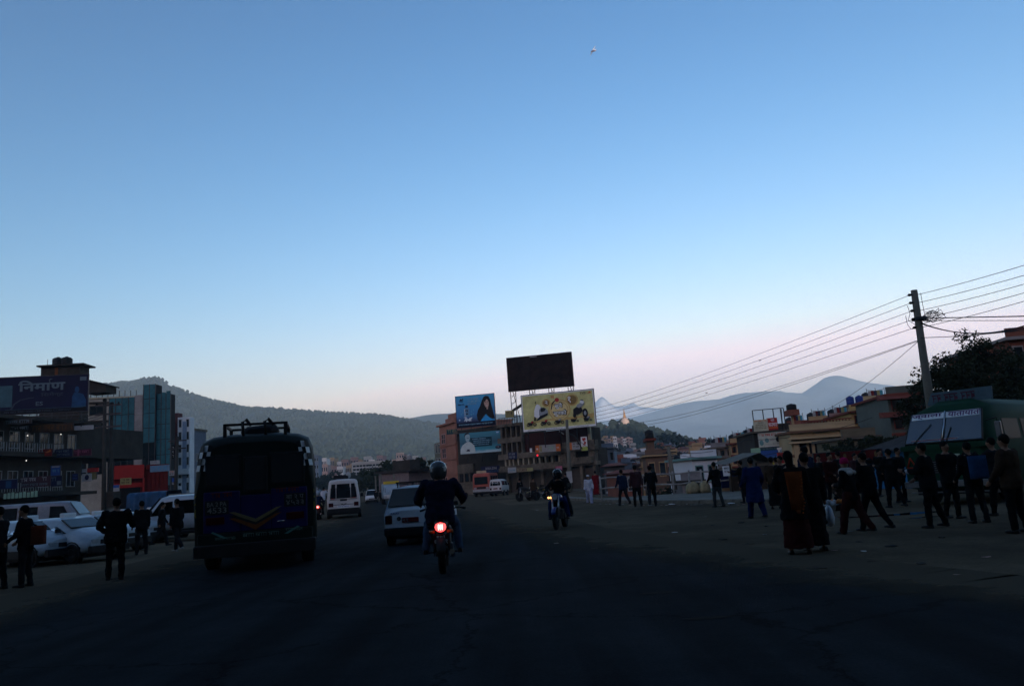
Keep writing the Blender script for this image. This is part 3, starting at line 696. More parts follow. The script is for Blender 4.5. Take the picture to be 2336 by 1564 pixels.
# wall below the man billboard
o, rz, L = face_frame(1046, 122, 1160, 116)
t = thing('old_house', 'grimy dark house under the two blue billboards', 'building', o, rz); zt = Z(1100, 975, 119)
part('wall', CONC_D, t, (0, L, .4, 10, 0, zt)); part('lower_wall', CONC, t, (.1, L * .34, 0, .398, 0, zt * .47)); part('cornice', CONC, t, (-.1, L + .1, -.3, .398, zt - .5, zt)); part('shop_opening', BLACKISH, t, (L * .4, L * .97, .3, .399, 0, 3.0))
part('awning', CONC_D, t, (L * .36, L, -1.2, .39, 3.2, 3.35))
for i in range(3): window(t, L * .05 + i * 1.1, L * .05 + .7 + i * 1.1, 2.0, 3.2, -.002, WOOD, None, 0, .06)
sign('shop_sign', 'navy shop board with white lettering over the red bus', 1098, 1140, 1063, 1078, 113, NAVY, (('t', 'BURBAL ZONE', DULLW, .25, .85, .5, .85), ('s', 3, DIMB, .1, .9, .12, .35)))

Yc = 106.0
o, rz, L = face_frame(1148, Yc + 5, 1366, Yc - 4)
t = thing('corner_building', 'weathered concrete corner building carrying the yellow motorbike billboard', 'building', o, rz)
xc = lambda px: (X(px, Yc + 5 - 9 * (px - 1148) / 218) - o.x) / math.cos(rz)
zc = lambda py, px=1230: Z(px, py, Yc)
zg, z1, z2, z3, z4 = 3.15, zc(1063), zc(1031), zc(995), zc(958)
xr = xc(1200)
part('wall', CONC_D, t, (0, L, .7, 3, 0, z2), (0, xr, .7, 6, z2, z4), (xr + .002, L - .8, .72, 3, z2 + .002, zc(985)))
part('red_panel', mat('maroon_panel', (.05, .012, .010), .8, .4, .5), t, (xr + .05, L - .9, .55, .718, z2 + .05, zc(984)))
# floor bands
def band(a, b_, za, zb, y0=-.05, m=CONC, nm='floor_band'): MB().bev(a, b_, y0, .7, za, zb, .04).build(nm, m, t)
band(-.3, L + .2, zg - .25, z1 + .15, -.35); band(-.3, xc(1290), z2 - .55, z2 + .2, -.25); band(xc(1290) + .01, L + .1, z2 - .3, z2 + 1.0, -.3)
band(-.3, xr, z3 - .35, z3 + .35, -.2); band(-.2, xr, z4 - .3, z4 + .1, -.3)
band(-.2, xc(1288), z1 + .16, z1 + .42, -.06)
for px in (1158, 1167, 1176, 1187, 1199, 1211, 1223, 1236, 1250, 1265, 1281):
    part('column', mat('pale_column', (.30, .265, .19), .9, .4, .7), t, (xc(px) - .14, xc(px) + .14, -.02, .7, z1 + .42, z2 - .55))
ps = (1158, 1167, 1176, 1187, 1199, 1211, 1223, 1236, 1250, 1265, 1281)
for a, b_ in zip(ps, ps[1:]): window(t, xc(a) + .2, xc(b_) - .2, z1 + .5, z2 - .65, .62, WOOD, None, 0, .05)
for z0, zt_ in ((z2 + .2, z3 - .35), (z3 + .35, z4 - .3)):
    for px in (1152, 1163, 1175, 1187, 1198): part('column', CONC, t, (xc(px) - .13, xc(px) + .13, -.02, .7, z0, zt_))
    for a, b_ in ((1152, 1163), (1163, 1175), (1175, 1187), (1187, 1198)): window(t, xc(a) + .2, xc(b_) - .2, z0 + .15, zt_ - .12, .62, WOOD, None, 0, .05)
# right bay
for px in (1290, 1312, 1357): part('pier', CONC, t, (xc(px) - .5, xc(px) + .5, -.04, .7, z1 + .15, z2 - .3))
part('opening', BLACKISH, t, (xc(1318), xc(1350), .6, .69, z1 + .5, z2 - .4)); part('balcony', CONC, t, (xc(1314), xc(1362), -.9, -.36, z1 - .1, z1 + .75))
for px in (1161, 1185, 1212, 1240, 1268, 1300, 1330, 1360): part('ground_column', CONC, t, (xc(px) - .2, xc(px) + .2, -.1, .7, 0, zg - .25))
for a, b_ in ((1163, 1183), (1187, 1210), (1214, 1238), (1242, 1266), (1270, 1298), (1302, 1328), (1332, 1358)): part('roller_shutter', mat('shutter_grey', (.07, .06, .05), .7, .4, 2), t, (xc(a), xc(b_), .5, .69, .02, zg - .5))
part('awning', CONC_D, t, (0, xc(1290), -1.6, -.36, zg - .45, zg - .36))
rl = MB(); rl.box(0, xr, -.1, -.04, z4 + .95, z4 + 1.02); rl.build('roof_rail', STEEL, t)
for k in range(14): part('rail_post', STEEL, t, (xr * k / 14, xr * k / 14 + .05, -.1, -.05, z4 + .1, z4 + .95))
part('end_pier', CREAM, t, (L - 1.2, L - .82, .4, .719, z2 + 1.01, zc(972)))
sh = thing('roof_shed', 'dark tin shed roof on the corner building between the billboards', 'shed', P(1170, 958, Yc + 3))
MB().prism([(0, 1.5), (2.3, 2.75), (2.3, 2.55), (0, 1.35)], 0, 3).build('roof', BLACKISH, sh)
for q in ((.2, .3), (2.1, .3), (.2, 2.6), (2.1, 2.6)): MB().cyl((q[0], q[1], 0), (q[0], q[1], 1.5 + q[0] * .5), .06, n=6).build('post', STEEL, sh)
sign('banner', 'faded yellow banner on the corner building roof beside the black billboard', 1153, 1172, 936, 952, Yc + 2, DYELLOW, (('s', 2, WOOD, .1, .9, .4, .8),))
for i, (lb, a, b_, c, d, m, rows) in enumerate((('white board with orange ends on the corner building front', 1222, 1279, 1014, 1030, DULLW, (('b', '', ORANGE, 0, .16, 0, 1), ('b', '', ORANGE, .82, 1, 0, 1), ('s', 1, GREENP, .5, .75, .3, .75), ('b', '', DYELLOW, .18, .26, .1, .9), ('s', 2, PAINTW, .03, .13, .35, .6), ('s', 2, PAINTW, .85, .97, .35, .6))),
     ('white and orange notice board right of the street pole', 1297, 1323, 1009, 1025, DULLW, (('b', '', ORANGE, 0, .32, 0, 1), ('s', 2, WOOD, .4, .95, .65, .9), ('s', 2, WOOD, .4, .95, .2, .5))),
     ('tall white and yellow sign with red lettering at the building corner', 1327, 1341, 996, 1027, PAINTW, (('b', '', mat('lime_board', (.42, .46, .10)), 0, 1, 0, .28), ('p', [(.2, .9), (.75, .92), (.8, .75), (.45, .72), (.8, .62), (.75, .45), (.25, .42), (.55, .6), (.25, .75)], RED, 0, 1, 0, 1), ('b', '', RED, .2, .75, .33, .38))),
     ('small white meter box sign on the corner building', 1209, 1214, 1022, 1031, PAINTW, ()), ('blue board with two white lines on the left of the corner building', 1160, 1180, 1031, 1047, NAVY, (('s', 2, DULLW, .08, .92, .55, .85), ('s', 2, DULLW, .08, .92, .12, .42))),
     ('white fascia board at the left end of the shop band', 1159, 1178, 1066, 1078, DULLW, (('s', 2, TEAL, .1, .9, .3, .6),)), ('tan fascia board in the middle of the shop band', 1180, 1216, 1067, 1075, mat('tan_board', (.25, .19, .12)), (('s', 3, WOOD, .1, .6, .2, .8), ('b', '', DYELLOW, .62, 1, 0, 1))), ('pink fascia board at the right end of the shop band', 1268, 1283, 1063, 1073, PINK, (('s', 2, DULLW, .1, .9, .3, .7),)))):
    sign('shop_sign', lb, a, b_, c, d, Yc - 2.2 - .06 * i - (2 if a > 1290 else 0), m, rows)
lt = thing('red_lamp', 'small glowing red lamp under the orange-ended board', 'lamp', P(1226, 1038, Yc - 2.6))
MB().ball((0, 0, 0), .14).build('globe', mat('red_lamp_glow', (.6, .02, .02), .5, .05, 2, emit=(1, .03, .06), es=.7), lt); MB().box(-.1, .1, 0, .5, .2, .3).build('bracket', STEEL, lt)
lt = thing('flood_lamp', 'small tube lamp on an arm under the yellow billboard', 'lamp', P(1280, 987, Yc - 4)); MB().cyl((-.25, 0, .25), (.35, 0, -.2), .07).build('tube', DULLW, lt); MB().cyl((.1, 0, 0), (.1, 3, .2), .03).build('arm', STEEL, lt)

# ------------------------------------------------------------------ the four billboards over the crossing
def ramp_mat(name, stops, axis='Z', rough=0.5):
    m = bpy.data.materials.new(name); nt, b = nodes_of(m)
    tc = nt.nodes.new('ShaderNodeTexCoord'); sp = nt.nodes.new('ShaderNodeSeparateXYZ'); r = nt.nodes.new('ShaderNodeValToRGB')
    nz = nt.nodes.new('ShaderNodeTexNoise'); nz.inputs['Scale'].default_value = 6; mm = nt.nodes.new('ShaderNodeMath'); mm.operation = 'MULTIPLY_ADD'; mm.inputs[1].default_value = .12
    nt.links.new(tc.outputs['Generated'], sp.inputs[0]); nt.links.new(tc.outputs['Generated'], nz.inputs['Vector']); nt.links.new(nz.outputs['Fac'], mm.inputs[0]); nt.links.new(sp.outputs[axis], mm.inputs[2])
    nt.links.new(mm.outputs[0], r.inputs['Fac']); nt.links.new(r.outputs['Color'], b.inputs['Base Color'])
    e = r.color_ramp.elements
    while len(e) < len(stops): e.new(.5)
    for k, (p, c) in enumerate(stops): e[k].position = p; e[k].color = (*c, 1)
    b.inputs['Roughness'].default_value = rough
    return m
SKIN_P = mat('printed_skin', (.55, .36, .28), .5, .1, 2); HAIR_P = mat('printed_hair', (.010, .010, .013), .5, .2, 2); TOP_P = mat('printed_blue_top', (.03, .38, .80), .5, .2, 2)
SPL = mat('printed_splash', (.62, .74, .80), .5, .1, 2); DROP = mat('printed_drops', (.10, .42, .60), .5, .1, 2); BOT = mat('printed_bottle', (.12, .30, .48), .5, .2, 2); BLT = mat('printed_blue_text', (.28, .52, .66), .5, .1, 2)
BG1 = ramp_mat('shampoo_print', [(.0, (.004, .010, .04)), (.22, (.006, .025, .10)), (.45, (.02, .22, .52)), (1.0, (.04, .40, .70))])
hair = [(.545, .20), (.53, .35), (.57, .52), (.63, .64), (.68, .80), (.73, .92), (.79, .955), (.86, .93), (.90, .82), (.92, .66), (.945, .52), (.965, .36), (.985, .24), (.93, .20), (.88, .22), (.82, .30), (.76, .36), (.70, .30), (.66, .20), (.60, .15)]
top = [(.62, .15), (.66, .22), (.73, .29), (.77, .37), (.81, .30), (.86, .24), (.92, .20), (.99, .18), (.99, .15)]
face = [(.735, .70), (.74, .80), (.775, .85), (.83, .83), (.86, .74), (.855, .64), (.83, .58), (.80, .565), (.765, .60)]
t, w, h = sign('billboard', 'blue billboard showing a long-haired woman and a white-splashed bottle', 1042, 1132, 901, 972, 116, BG1,
   (('b', '', mat('deep_navy_print', (.004, .006, .03)), .0, 1, .0, .145), ('p', hair, HAIR_P, 0, 1, 0, 1), ('p', top, TOP_P, 0, 1, 0, 1), ('p', face, SKIN_P, 0, 1, 0, 1), ('p', [(.79, .56), (.80, .50), (.83, .52), (.84, .58)], SKIN_P, 0, 1, 0, 1),
    ('p', [(.775, .645), (.80, .615), (.835, .65), (.80, .635)], PAINTW, 0, 1, 0, 1), ('b', '', HAIR_P, .758, .785, .745, .765), ('b', '', HAIR_P, .815, .842, .745, .765), ('p', [(.735, .83), (.78, .87), (.80, .83), (.75, .75)], HAIR_P, 0, 1, 0, 1),
    ('p', [(.20, .33), (.20, .56), (.24, .62), (.31, .62), (.345, .56), (.345, .33)], BOT, 0, 1, 0, 1), ('p', [(.24, .62), (.245, .68), (.275, .70), (.31, .68), (.315, .62)], NAVY, 0, 1, 0, 1), ('s', 1, NAVY, .23, .32, .47, .56), ('b', '', SPL, .22, .235, .36, .58), ('b', '', NAVY, .25, .31, .40, .44),
    ('p', [(.19, .18), (.23, .29), (.18, .31), (.25, .33), (.30, .24), (.35, .29), (.42, .30), (.37, .22), (.40, .19), (.33, .18), (.29, .21), (.25, .16), (.23, .21)], SPL, 0, 1, 0, 1),
    ('o', '', DROP, .11, .145, .40, .45), ('o', '', DROP, .16, .19, .44, .49), ('o', '', DROP, .37, .41, .36, .41), ('o', '', DROP, .43, .46, .39, .43), ('o', '', DROP, .39, .42, .46, .50), ('o', '', SPL, .06, .10, .21, .26), ('o', '', DROP, .10, .13, .50, .54), ('o', '', DROP, .44, .47, .52, .55),
    ('s', 2, BLT, .31, .60, .855, .91), ('s', 3, BLT, .31, .62, .775, .83), ('s', 2, BLT, .31, .57, .695, .75), ('p', [(.10, .86), (.13, .92), (.16, .89), (.20, .93), (.20, .88), (.14, .85)], NAVY, 0, 1, 0, 1), ('s', 2, NAVY, .06, .24, .70, .75), ('b', '', NAVY, .1, .2, .82, .84),
    ('s', 6, BLT, .05, .94, .055, .095)), STEEL, 'billboard', yaw=R(-10), depth=.25)
for k in (-.4, -.15, .15, .4): MB().cyl((k * w, .4, -2.0), (k * w, .2, .5), .06, n=6).build('support_post', STEEL, t)
part('foot_beam', CONC_D, t, (-w / 2, w / 2, -.05, .25, -.75, -.42))
BG2 = ramp_mat('teal_print', [(0.0, (.50, .66, .70)), (.12, (.36, .58, .64)), (.22, (.03, .32, .42)), (.55, (.010, .10, .16)), (1.0, (.03, .24, .32))])
GREYSK = mat('printed_grey_skin', (.34, .50, .54), .5, .1, 2); GREYSH = mat('printed_pale_shirt', (.55, .64, .62), .5, .15, 2)
shirt = [(.0, .02), (.01, .22), (.05, .40), (.12, .50), (.17, .56), (.23, .56), (.28, .50), (.335, .38), (.355, .2), (.36, .02)]
t, w, h = sign('billboard', 'teal billboard showing a man in a pale shirt, below the woman billboard', 1050, 1148, 985, 1032, 114.5, BG2,
   (('b', '', mat('print_text_block', (.012, .06, .085)), .25, .76, .30, .75), ('b', '', DROP, .26, .76, .755, .77), ('p', shirt, GREYSH, 0, 1, 0, 1), ('p', [(.125, .82), (.135, .93), (.18, .98), (.225, .95), (.245, .84), (.24, .70), (.21, .56), (.18, .54), (.145, .62)], GREYSK, 0, 1, 0, 1),
    ('p', [(.115, .83), (.125, .95), (.18, 1.0), (.23, .98), (.25, .86), (.235, .93), (.18, .93), (.135, .88), (.13, .8)], HAIR_P, 0, 1, 0, 1), ('b', '', NAVY, .17, .22, .74, .76), ('p', [(.14, .12), (.17, .2), (.22, .2), (.23, .1)], NAVY, 0, 1, 0, 1),
    ('o', '', NAVY, .83, .97, .13, .29), ('s', 1, DULLW, .86, .94, .18, .25), ('s', 2, BLT, .3, .62, .64, .70), ('s', 4, BLT, .32, .72, .55, .60), ('s', 4, BLT, .32, .70, .46, .51), ('s', 4, BLT, .34, .68, .37, .41), ('p', [(.86, .98), (.95, .98), (.935, .86), (.905, .82), (.875, .86)], SKYB, 0, 1, 0, 1), ('b', '', SPL, .88, .93, .90, .94)), STEEL, 'billboard', yaw=R(-10), depth=.25)
for k in (-.35, 0, .35): MB().cyl((k * w, .3, -1.2), (k * w, .2, .4), .06, n=6).build('support_post', STEEL, t)

# the big empty one
DARKB = mat('bare_dark_sheet', (.026, .015, .013), .9, .8, .9, bump=.3)
t, w, h = sign('billboard', 'large blank dark billboard on steel legs, highest at the crossing', 1159.5, 1310, 809, 886, 108, BLACKISH, (), STEEL, 'billboard', yaw=R(-10), depth=.3)
for i in range(6):
    for j in range(3): part('sheet_panel', DARKB, t, (-w / 2 + w * i / 6 + .015, -w / 2 + w * (i + 1) / 6 - .015, -.175 - .01 * ((i * 7 + j * 3) % 3), -.151, h * j / 3 + .015, h * (j + 1) / 3 - .015))
part('name_plate', DULLW, t, (-w * .14, -w * .03, -.22, -.19, h * .955, h * .99))
for k in range(4):
    x0 = -w / 2 + .15 + k * (w - 1.0) / 3
    for dx in (0, .75): MB().cyl((x0 + dx * (1 - .2), .2, -5.5), (x0 + dx, .2, .05), .055, n=6).build('support_post', STEEL, t)
    for q in range(5):
        MB().cyl((x0, .2, -1.0 - q), (x0 + .75, .2, -.2 - q), .025, n=5).build('brace', STEEL, t); MB().cyl((x0, .2, -.6 - q), (x0 + .7, .2, -.6 - q), .025, n=5).build('brace', STEEL, t)
    MB().cyl((x0 + .3, .2, .2), (x0 + 1.0, 3.0, -5.5), .05, n=6).build('back_stay', STEEL, t)

# yellow motorbike billboard
BGY = mat('yellow_green_print', (.66, .64, .27), .5, .35, .9); GOLD = mat('gold_print', (.60, .42, .14), .5, .3, 1.2); GOLD2 = mat('pale_gold_print', (.74, .60, .28), .5, .2, 1.2); BROWN = mat('brown_print', (.26, .15, .045), .5, .2, 2)
PW = mat('printed_white', (.82, .84, .84), .5, .1, 2); PB = mat('printed_black', (.012, .013, .015), .5, .2, 2); PR = mat('printed_red', (.45, .03, .03), .5, .2, 2); PG = mat('printed_grey', (.30, .33, .35), .5, .2, 2); OLIVE = mat('olive_lettering', (.05, .05, .025), .5, .2, 2)
rows = [('b', '', PW, 0, 1, 0, .055), ('b', '', PW, 0, 1, .975, 1), ('b', '', PW, 0, .012, .055, .975), ('b', '', PW, .988, 1, .055, .975), ('s', 12, PB, .06, .9, .015, .035)]
rows += [('p', [(.1, .2), (.3, .26), (.6, .22), (.8, .26), (.97, .22), (.985, .36), (.9, .33), (.7, .3), (.5, .31), (.3, .3), (.15, .24)], GOLD, 0, 1, 0, 1)]
def disc(u, v, r, m, asp=1.9): rows.append(('o', '', m, u - r, u + r, v - r * asp, v + r * asp))
disc(.345, .74, .062, GOLD); disc(.345, .74, .045, BROWN); disc(.70, .76, .088, GOLD); disc(.70, .76, .066, BROWN); disc(.52, .52, .155, GOLD); disc(.52, .52, .138, GOLD2); disc(.52, .52, .125, GOLD); disc(.52, .52, .11, GOLD2)
disc(.495, .80, .03, PR)
rows += [('p', [(.40, .55), (.42, .72), (.47, .80), (.47, .77), (.43, .68), (.415, .55)], PB, 0, 1, 0, 1), ('t', '२', PW, .325, .365, .70, .80), ('t', '१', PW, .645, .685, .68, .86), ('s', 2, DYELLOW, .70, .76, .82, .86), ('s', 2, DYELLOW, .70, .76, .75, .79), ('s', 2, DYELLOW, .70, .76, .68, .72), ('s', 2, ORANGE, .41, .47, .84, .92), ('s', 2, GOLD2, .52, .62, .84, .92),
         ('T', 'सुनै', OLIVE, .445, .575, .53, .73), ('T', 'सुनको', OLIVE, .425, .625, .32, .53), ('t', 'सुनै', PW, .458, .562, .55, .71), ('t', 'सुनको', PW, .438, .612, .34, .51),
         ('t', 'TVS', PB, .815, .895, .885, .945), ('p', [(.905, .90), (.93, .915), (.95, .95), (.965, .93), (.97, .90)], ORANGE, 0, 1, 0, 1)]
# scooter
rows += [('p', [(.165, .27), (.155, .31), (.175, .42), (.20, .42), (.185, .33), (.19, .28)], PB, 0, 1, 0, 1), ('p', [(.165, .40), (.17, .55), (.195, .68), (.215, .73), (.25, .70), (.27, .60), (.245, .52), (.235, .42), (.26, .36), (.22, .34), (.19, .36)], PW, 0, 1, 0, 1),
         ('p', [(.235, .42), (.24, .56), (.27, .64), (.33, .60), (.36, .52), (.355, .42), (.30, .38), (.26, .34)], PG, 0, 1, 0, 1), ('p', [(.255, .54), (.27, .61), (.31, .62), (.335, .58), (.315, .52), (.27, .50)], PB, 0, 1, 0, 1), ('p', [(.25, .40), (.36, .46), (.35, .40), (.28, .34), (.2, .27), (.19, .285)], PB, 0, 1, 0, 1), ('p', [(.185, .76), (.195, .80), (.21, .79), (.20, .76)], PB, 0, 1, 0, 1), ('b', '', PB, .20, .204, .70, .77)]
# motorcycle
rows += [('o', '', PB, .83, .905, .24, .50), ('o', '', PG, .85, .885, .31, .43), ('o', '', PB, .70, .745, .27, .38), ('p', [(.705, .36), (.71, .50), (.76, .56), (.82, .54), (.84, .44), (.81, .38), (.76, .34)], PB, 0, 1, 0, 1), ('p', [(.755, .56), (.77, .62), (.82, .66), (.855, .68), (.865, .62), (.83, .55), (.79, .52)], PG, 0, 1, 0, 1), ('p', [(.805, .66), (.82, .74), (.85, .72), (.87, .66), (.84, .62)], PW, 0, 1, 0, 1), ('p', [(.81, .73), (.83, .75), (.86, .73), (.85, .71)], PB, 0, 1, 0, 1)]
for u, c in ((.12, PR), (.315, PR), (.505, PG), (.72, BROWN), (.895, PG)):
    big = u < .6
    for du in ((-.045, .048) if big else (-.035, .042)):
        r = .024 if big else .015; rows += [('o', '', PB, u + du - r, u + du + r, .175 - r * 1.9, .175 + r * 1.9), ('o', '', DYELLOW, u + du - r * .6, u + du + r * .6, .175 - r * 1.1, .175 + r * 1.1)]
    rows += [('p', [(u - .05, .19), (u - .055, .24), (u, .24), (u + .025, .28), (u + .035, .26), (u + .02, .2), (u, .15), (u - .02, .15)], PB, 0, 1, 0, 1), ('p', [(u - .01, .23), (u + .0, .27), (u + .03, .28), (u + .02, .22)], c, 0, 1, 0, 1), ('s', 2, OLIVE, u - .03, u + .03, .085, .105)]
t, w, h = sign('billboard', 'yellow-green billboard advertising motorbikes around a gold medallion', 1193, 1361, 895, 978, Yc - 4.5, BGY, rows, STEEL, 'billboard', yaw=R(-14), depth=.3)
for k in range(5): MB().cyl((-w * .45 + k * w * .225, .4, -2.2), (-w * .45 + k * w * .225, .3, h * .9), .07, n=6).build('support_post', STEEL, t)
part('back_sheet', CONC_D, t, (-w / 2 + .05, w / 2 - .05, .151, .2, .05, h - .05))

# ------------------------------------------------------------------ trees
BARK = mat('bark', (0.035, 0.028, 0.022), .95, .4, 4)
LEAF = mat('dark_leaves', (0.022, 0.032, 0.013), .8, .6, 1.5, spec=.2)
LEAF2 = mat('bluish_leaves', (0.020, 0.034, 0.024), .85, .6, .3, spec=.1)
def tree(name, label, base, height, spread, nclump=60, leaf=.16, per=60, seed=1, m=None, cat='tree', bare=0, lean=0.0, group=None, low=.35):
    r = random.Random(seed); t = thing(name, label, cat, base, 0, group)
    tk = MB(); th = height * low
    path = [(0, 0, 0), (lean * .3, .05, th * .5), (lean * .7, 0, th), (lean, 0, height * .75)]
    tk.tube(path, [height * .028, height * .022, height * .018, height * .006], 8)
    tips = []
    for k in range(9):
        a = k * 2.4 + r.uniform(-.4, .4); z0 = th * r.uniform(.75, 1.0) + (height * .7 - th) * k / 10
        q = spread * r.uniform(.55, 1.0) * (1 - .35 * k / 9); e = Vector((lean * .8 + q * math.cos(a), q * math.sin(a) * .7, z0 + height * r.uniform(.1, .28)))
        mid = Vector((lean * .7 + q * .45 * math.cos(a), q * .4 * math.sin(a), z0 + height * .06))
        tk.tube([(lean * .7 * min(1, z0 / th), 0, z0), mid, e], [height * .011, height * .007, height * .003], 5); tips += [e, mid]
        for j in range(4):
            e2 = mid.lerp(e, r.uniform(.3, 1)) + Vector((r.uniform(-1, 1), r.uniform(-1, 1), r.uniform(-.2, 1))) * spread * .3
            tk.tube([mid.lerp(e, .6), e2], [height * .004, height * .0015], 4); tips.append(e2)
    tk.build('trunk', BARK, t)
    if not bare:
        cr = MB()
        for k in range(nclump):
            c = r.choice(tips) + Vector((r.gauss(0, 1), r.gauss(0, .8), r.gauss(0, .7))) * spread * .13
            s_ = spread * r.uniform(.10, .24)
            for j in range(per):
                d = Vector((r.gauss(0, 1), r.gauss(0, 1), r.gauss(0, .75))).normalized() * s_ * r.random() ** .45
                p = c + d; l = leaf * r.uniform(.6, 1.4)
                a = Vector((r.uniform(-1, 1), r.uniform(-1, 1), r.uniform(-.8, .8))).normalized(); b_ = a.cross(Vector((r.uniform(-1, 1), r.uniform(-1, 1), r.uniform(-1, 1)))).normalized()
                cr.add([p - a * l, p + b_ * l * .45, p + a * l, p - b_ * l * .45], [(0, 1, 2, 3)])
        cr.build('crown', m or LEAF, t)
    return t

# ------------------------------------------------------------------ houses
UNIT = {}
def unit(name, m):
    if (name, m.name) not in UNIT: UNIT[(name, m.name)] = MB().box(-.5, .5, -.5, .5, 0, 1).mesh(name, m)
    return UNIT[(name, m.name)]
def ubox(name, m, par, x0, x1, y0, y1, z0, z1):
    o = obj(name, unit(name, m), par); o.location = ((x0 + x1) / 2, (y0 + y1) / 2, z0); o.scale = (x1 - x0, y1 - y0, z1 - z0); return o
TILE = mat('terracotta', (.17, .045, .03), .85, .35, 2)
def house(name, label, px0, px1, py_top, Y, wall, floors=3, cols_=3, depth=7, turn=0.0, roof='flat', trim=None, group=None, tk=0, win=True, base=None, cat='house', pane=None):
    z0 = land(X(px0, Y), Y) - 1.0 if base is None else base
    zt = Z((px0 + px1) / 2, py_top, Y); xa, xb = X(px0, Y, zt * .75), X(px1, Y, zt * .75); w = xb - xa
    t = thing(name, label, cat, (xa, Y, z0), R(turn), group); h = zt - z0; trim = trim or wall
    ubox('wall', wall, t, 0, w, 0, depth, 0, h)
    if roof == 'flat':
        ubox('roof_slab', trim, t, -.3, w + .3, -.35, depth + .3, h, h + .18); ubox('parapet', wall, t, .0, w, .0, .18, h + .18, h + .75)
    elif roof == 'tile':
        b = MB(); b.add([(-.5, -.6, h), (w + .5, -.6, h), (w + .5, depth + .5, h), (-.5, depth + .5, h), (w * .2, depth * .45, h + w * .16), (w * .8, depth * .45, h + w * .16)], [(0, 1, 5, 4), (1, 2, 5), (2, 3, 4, 5), (3, 0, 4), (3, 2, 1, 0)])
        b.build('roof', TILE, t)
    fh = h / max(floors, 1)
    if floors > 1:
        for k in range(1, floors): ubox('floor_band', trim, t, -.08, w + .08, -.1, -.002, k * fh - .12, k * fh + .12)
    if win:
        for k in range(floors):
            for i in range(cols_):
                cw = w / cols_; x0 = cw * i + cw * .25; a = min(cw * .5, 1.4)
                o = ubox('window', trim if trim is not wall else DULLW, t, x0 - .07, x0 + a + .07, -.06, .05, k * fh + fh * .3 - .07, k * fh + fh * .78 + .07)
                q = obj('pane', unit('pane', pane or GLASS), o); q.location = (0, -.42, .08); q.scale = (a / (a + .14), .5, .84)
    for k in range(tk): tank(t, w * (.25 + .4 * k), 1.5, h + .2, .5, 1.1, TANK if k % 2 == 0 else BLUETANK)
    return t, w, h

ORD = ['leftmost', 'second', 'third', 'fourth', 'fifth', 'sixth', 'seventh', 'eighth', 'ninth', 'tenth', 'eleventh', 'twelfth', 'thirteenth', 'fourteenth', 'fifteenth', 'sixteenth', 'seventeenth', 'eighteenth', 'nineteenth', 'twentieth', 'twenty-first', 'twenty-second', 'twenty-third', 'twenty-fourth', 'twenty-fifth', 'twenty-sixth']
def nth(i): return ORD[i] if i == 0 else ORD[i] + ' from the left'
HUE = {}
# ---- temple hill and its lit houses
_, tv, tcn, trn = ridge('temple_hill', [(1180, 1075), (1250, 1040), (1310, 1000), (1350, 982), (1385, 975), (1410, 971), (1440, 970), (1455, 974), (1475, 984), (1500, 991), (1530, 998), (1560, 1008), (1600, 1020), (1660, 1035), (1720, 1055)], 720, 260, FOREST, 6, 12, .05, 1.1)
tree_mass('temple_hill_woods', on_grid(tv, tcn, 3, 14, 1500, 31) + on_grid(tv, tcn, 2.9, 3.1, 60, 32), 6, LEAF_FAR, 9, 'woods covering the temple hill')
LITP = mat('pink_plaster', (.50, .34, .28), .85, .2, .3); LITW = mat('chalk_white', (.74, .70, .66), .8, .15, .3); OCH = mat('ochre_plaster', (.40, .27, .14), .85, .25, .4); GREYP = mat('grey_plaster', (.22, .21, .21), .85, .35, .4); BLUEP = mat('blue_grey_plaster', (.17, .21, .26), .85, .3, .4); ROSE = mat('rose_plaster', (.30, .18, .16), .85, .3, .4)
c = P(1426, 966, 700)
t = thing('stupa', 'white-domed hilltop stupa with a tall gilded spire', 'temple', c)
MB().lathe([(4.2, -6), (4.2, -1), (3.9, .2), (3.9, 1.2), (3.6, 2.6), (2.8, 4.0), (1.6, 5.2), (1.1, 5.5)], 20).build('dome', mat('sun_tinted_dome', (.42, .32, .27), .85, .2, .3), t)  # warm sunlight tint put into the dome colour
MB().box(-1.1, 1.1, -1.1, 1.1, 5.4, 7.0).build('harmika', mat('gilding', (.34, .20, .08), .7, .2, 1), t)
MB().lathe([(1.1, 7.0), (.9, 8.2), (.6, 10), (.3, 11.6), (.5, 11.7), (.1, 12.8), (.03, 14)], 12).build('spire', MATS['gilding'], t)
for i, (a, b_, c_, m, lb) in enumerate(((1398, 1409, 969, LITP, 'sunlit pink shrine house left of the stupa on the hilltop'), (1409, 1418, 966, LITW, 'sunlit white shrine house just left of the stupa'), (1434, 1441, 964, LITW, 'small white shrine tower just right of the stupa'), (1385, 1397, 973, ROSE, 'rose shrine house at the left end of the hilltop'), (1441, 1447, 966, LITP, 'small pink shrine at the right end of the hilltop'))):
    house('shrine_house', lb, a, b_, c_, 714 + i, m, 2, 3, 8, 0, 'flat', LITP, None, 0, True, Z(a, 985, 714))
rh = random.Random(11)
for i in range(16):
    px = 1358 + i * 5.4 + rh.uniform(-2, 2); py = 1001 + rh.uniform(-4, 4) - (3 if 3 < i < 8 else 0); Yh = 560 + rh.uniform(-10, 10)
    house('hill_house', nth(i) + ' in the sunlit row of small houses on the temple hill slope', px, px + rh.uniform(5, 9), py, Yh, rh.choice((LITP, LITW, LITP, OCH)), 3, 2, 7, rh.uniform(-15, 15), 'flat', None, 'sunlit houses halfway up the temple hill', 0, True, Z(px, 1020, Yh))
for i, (a, b_, c_, m) in enumerate(((1393, 1410, 1012, LITW), (1440, 1452, 1013, PALE), (1385, 1395, 1018, PALE))):
    house('hill_house', ('white house in the trees below the sunlit row, leftmost but one', 'pale house alone in the trees right of the white one', 'small pale house left of the white one in the trees')[i], a, b_, c_, 420 + i * 6, m, 3, 4, 8, -8, 'flat', None, None, 0, True, Z(a, 1045, 420))
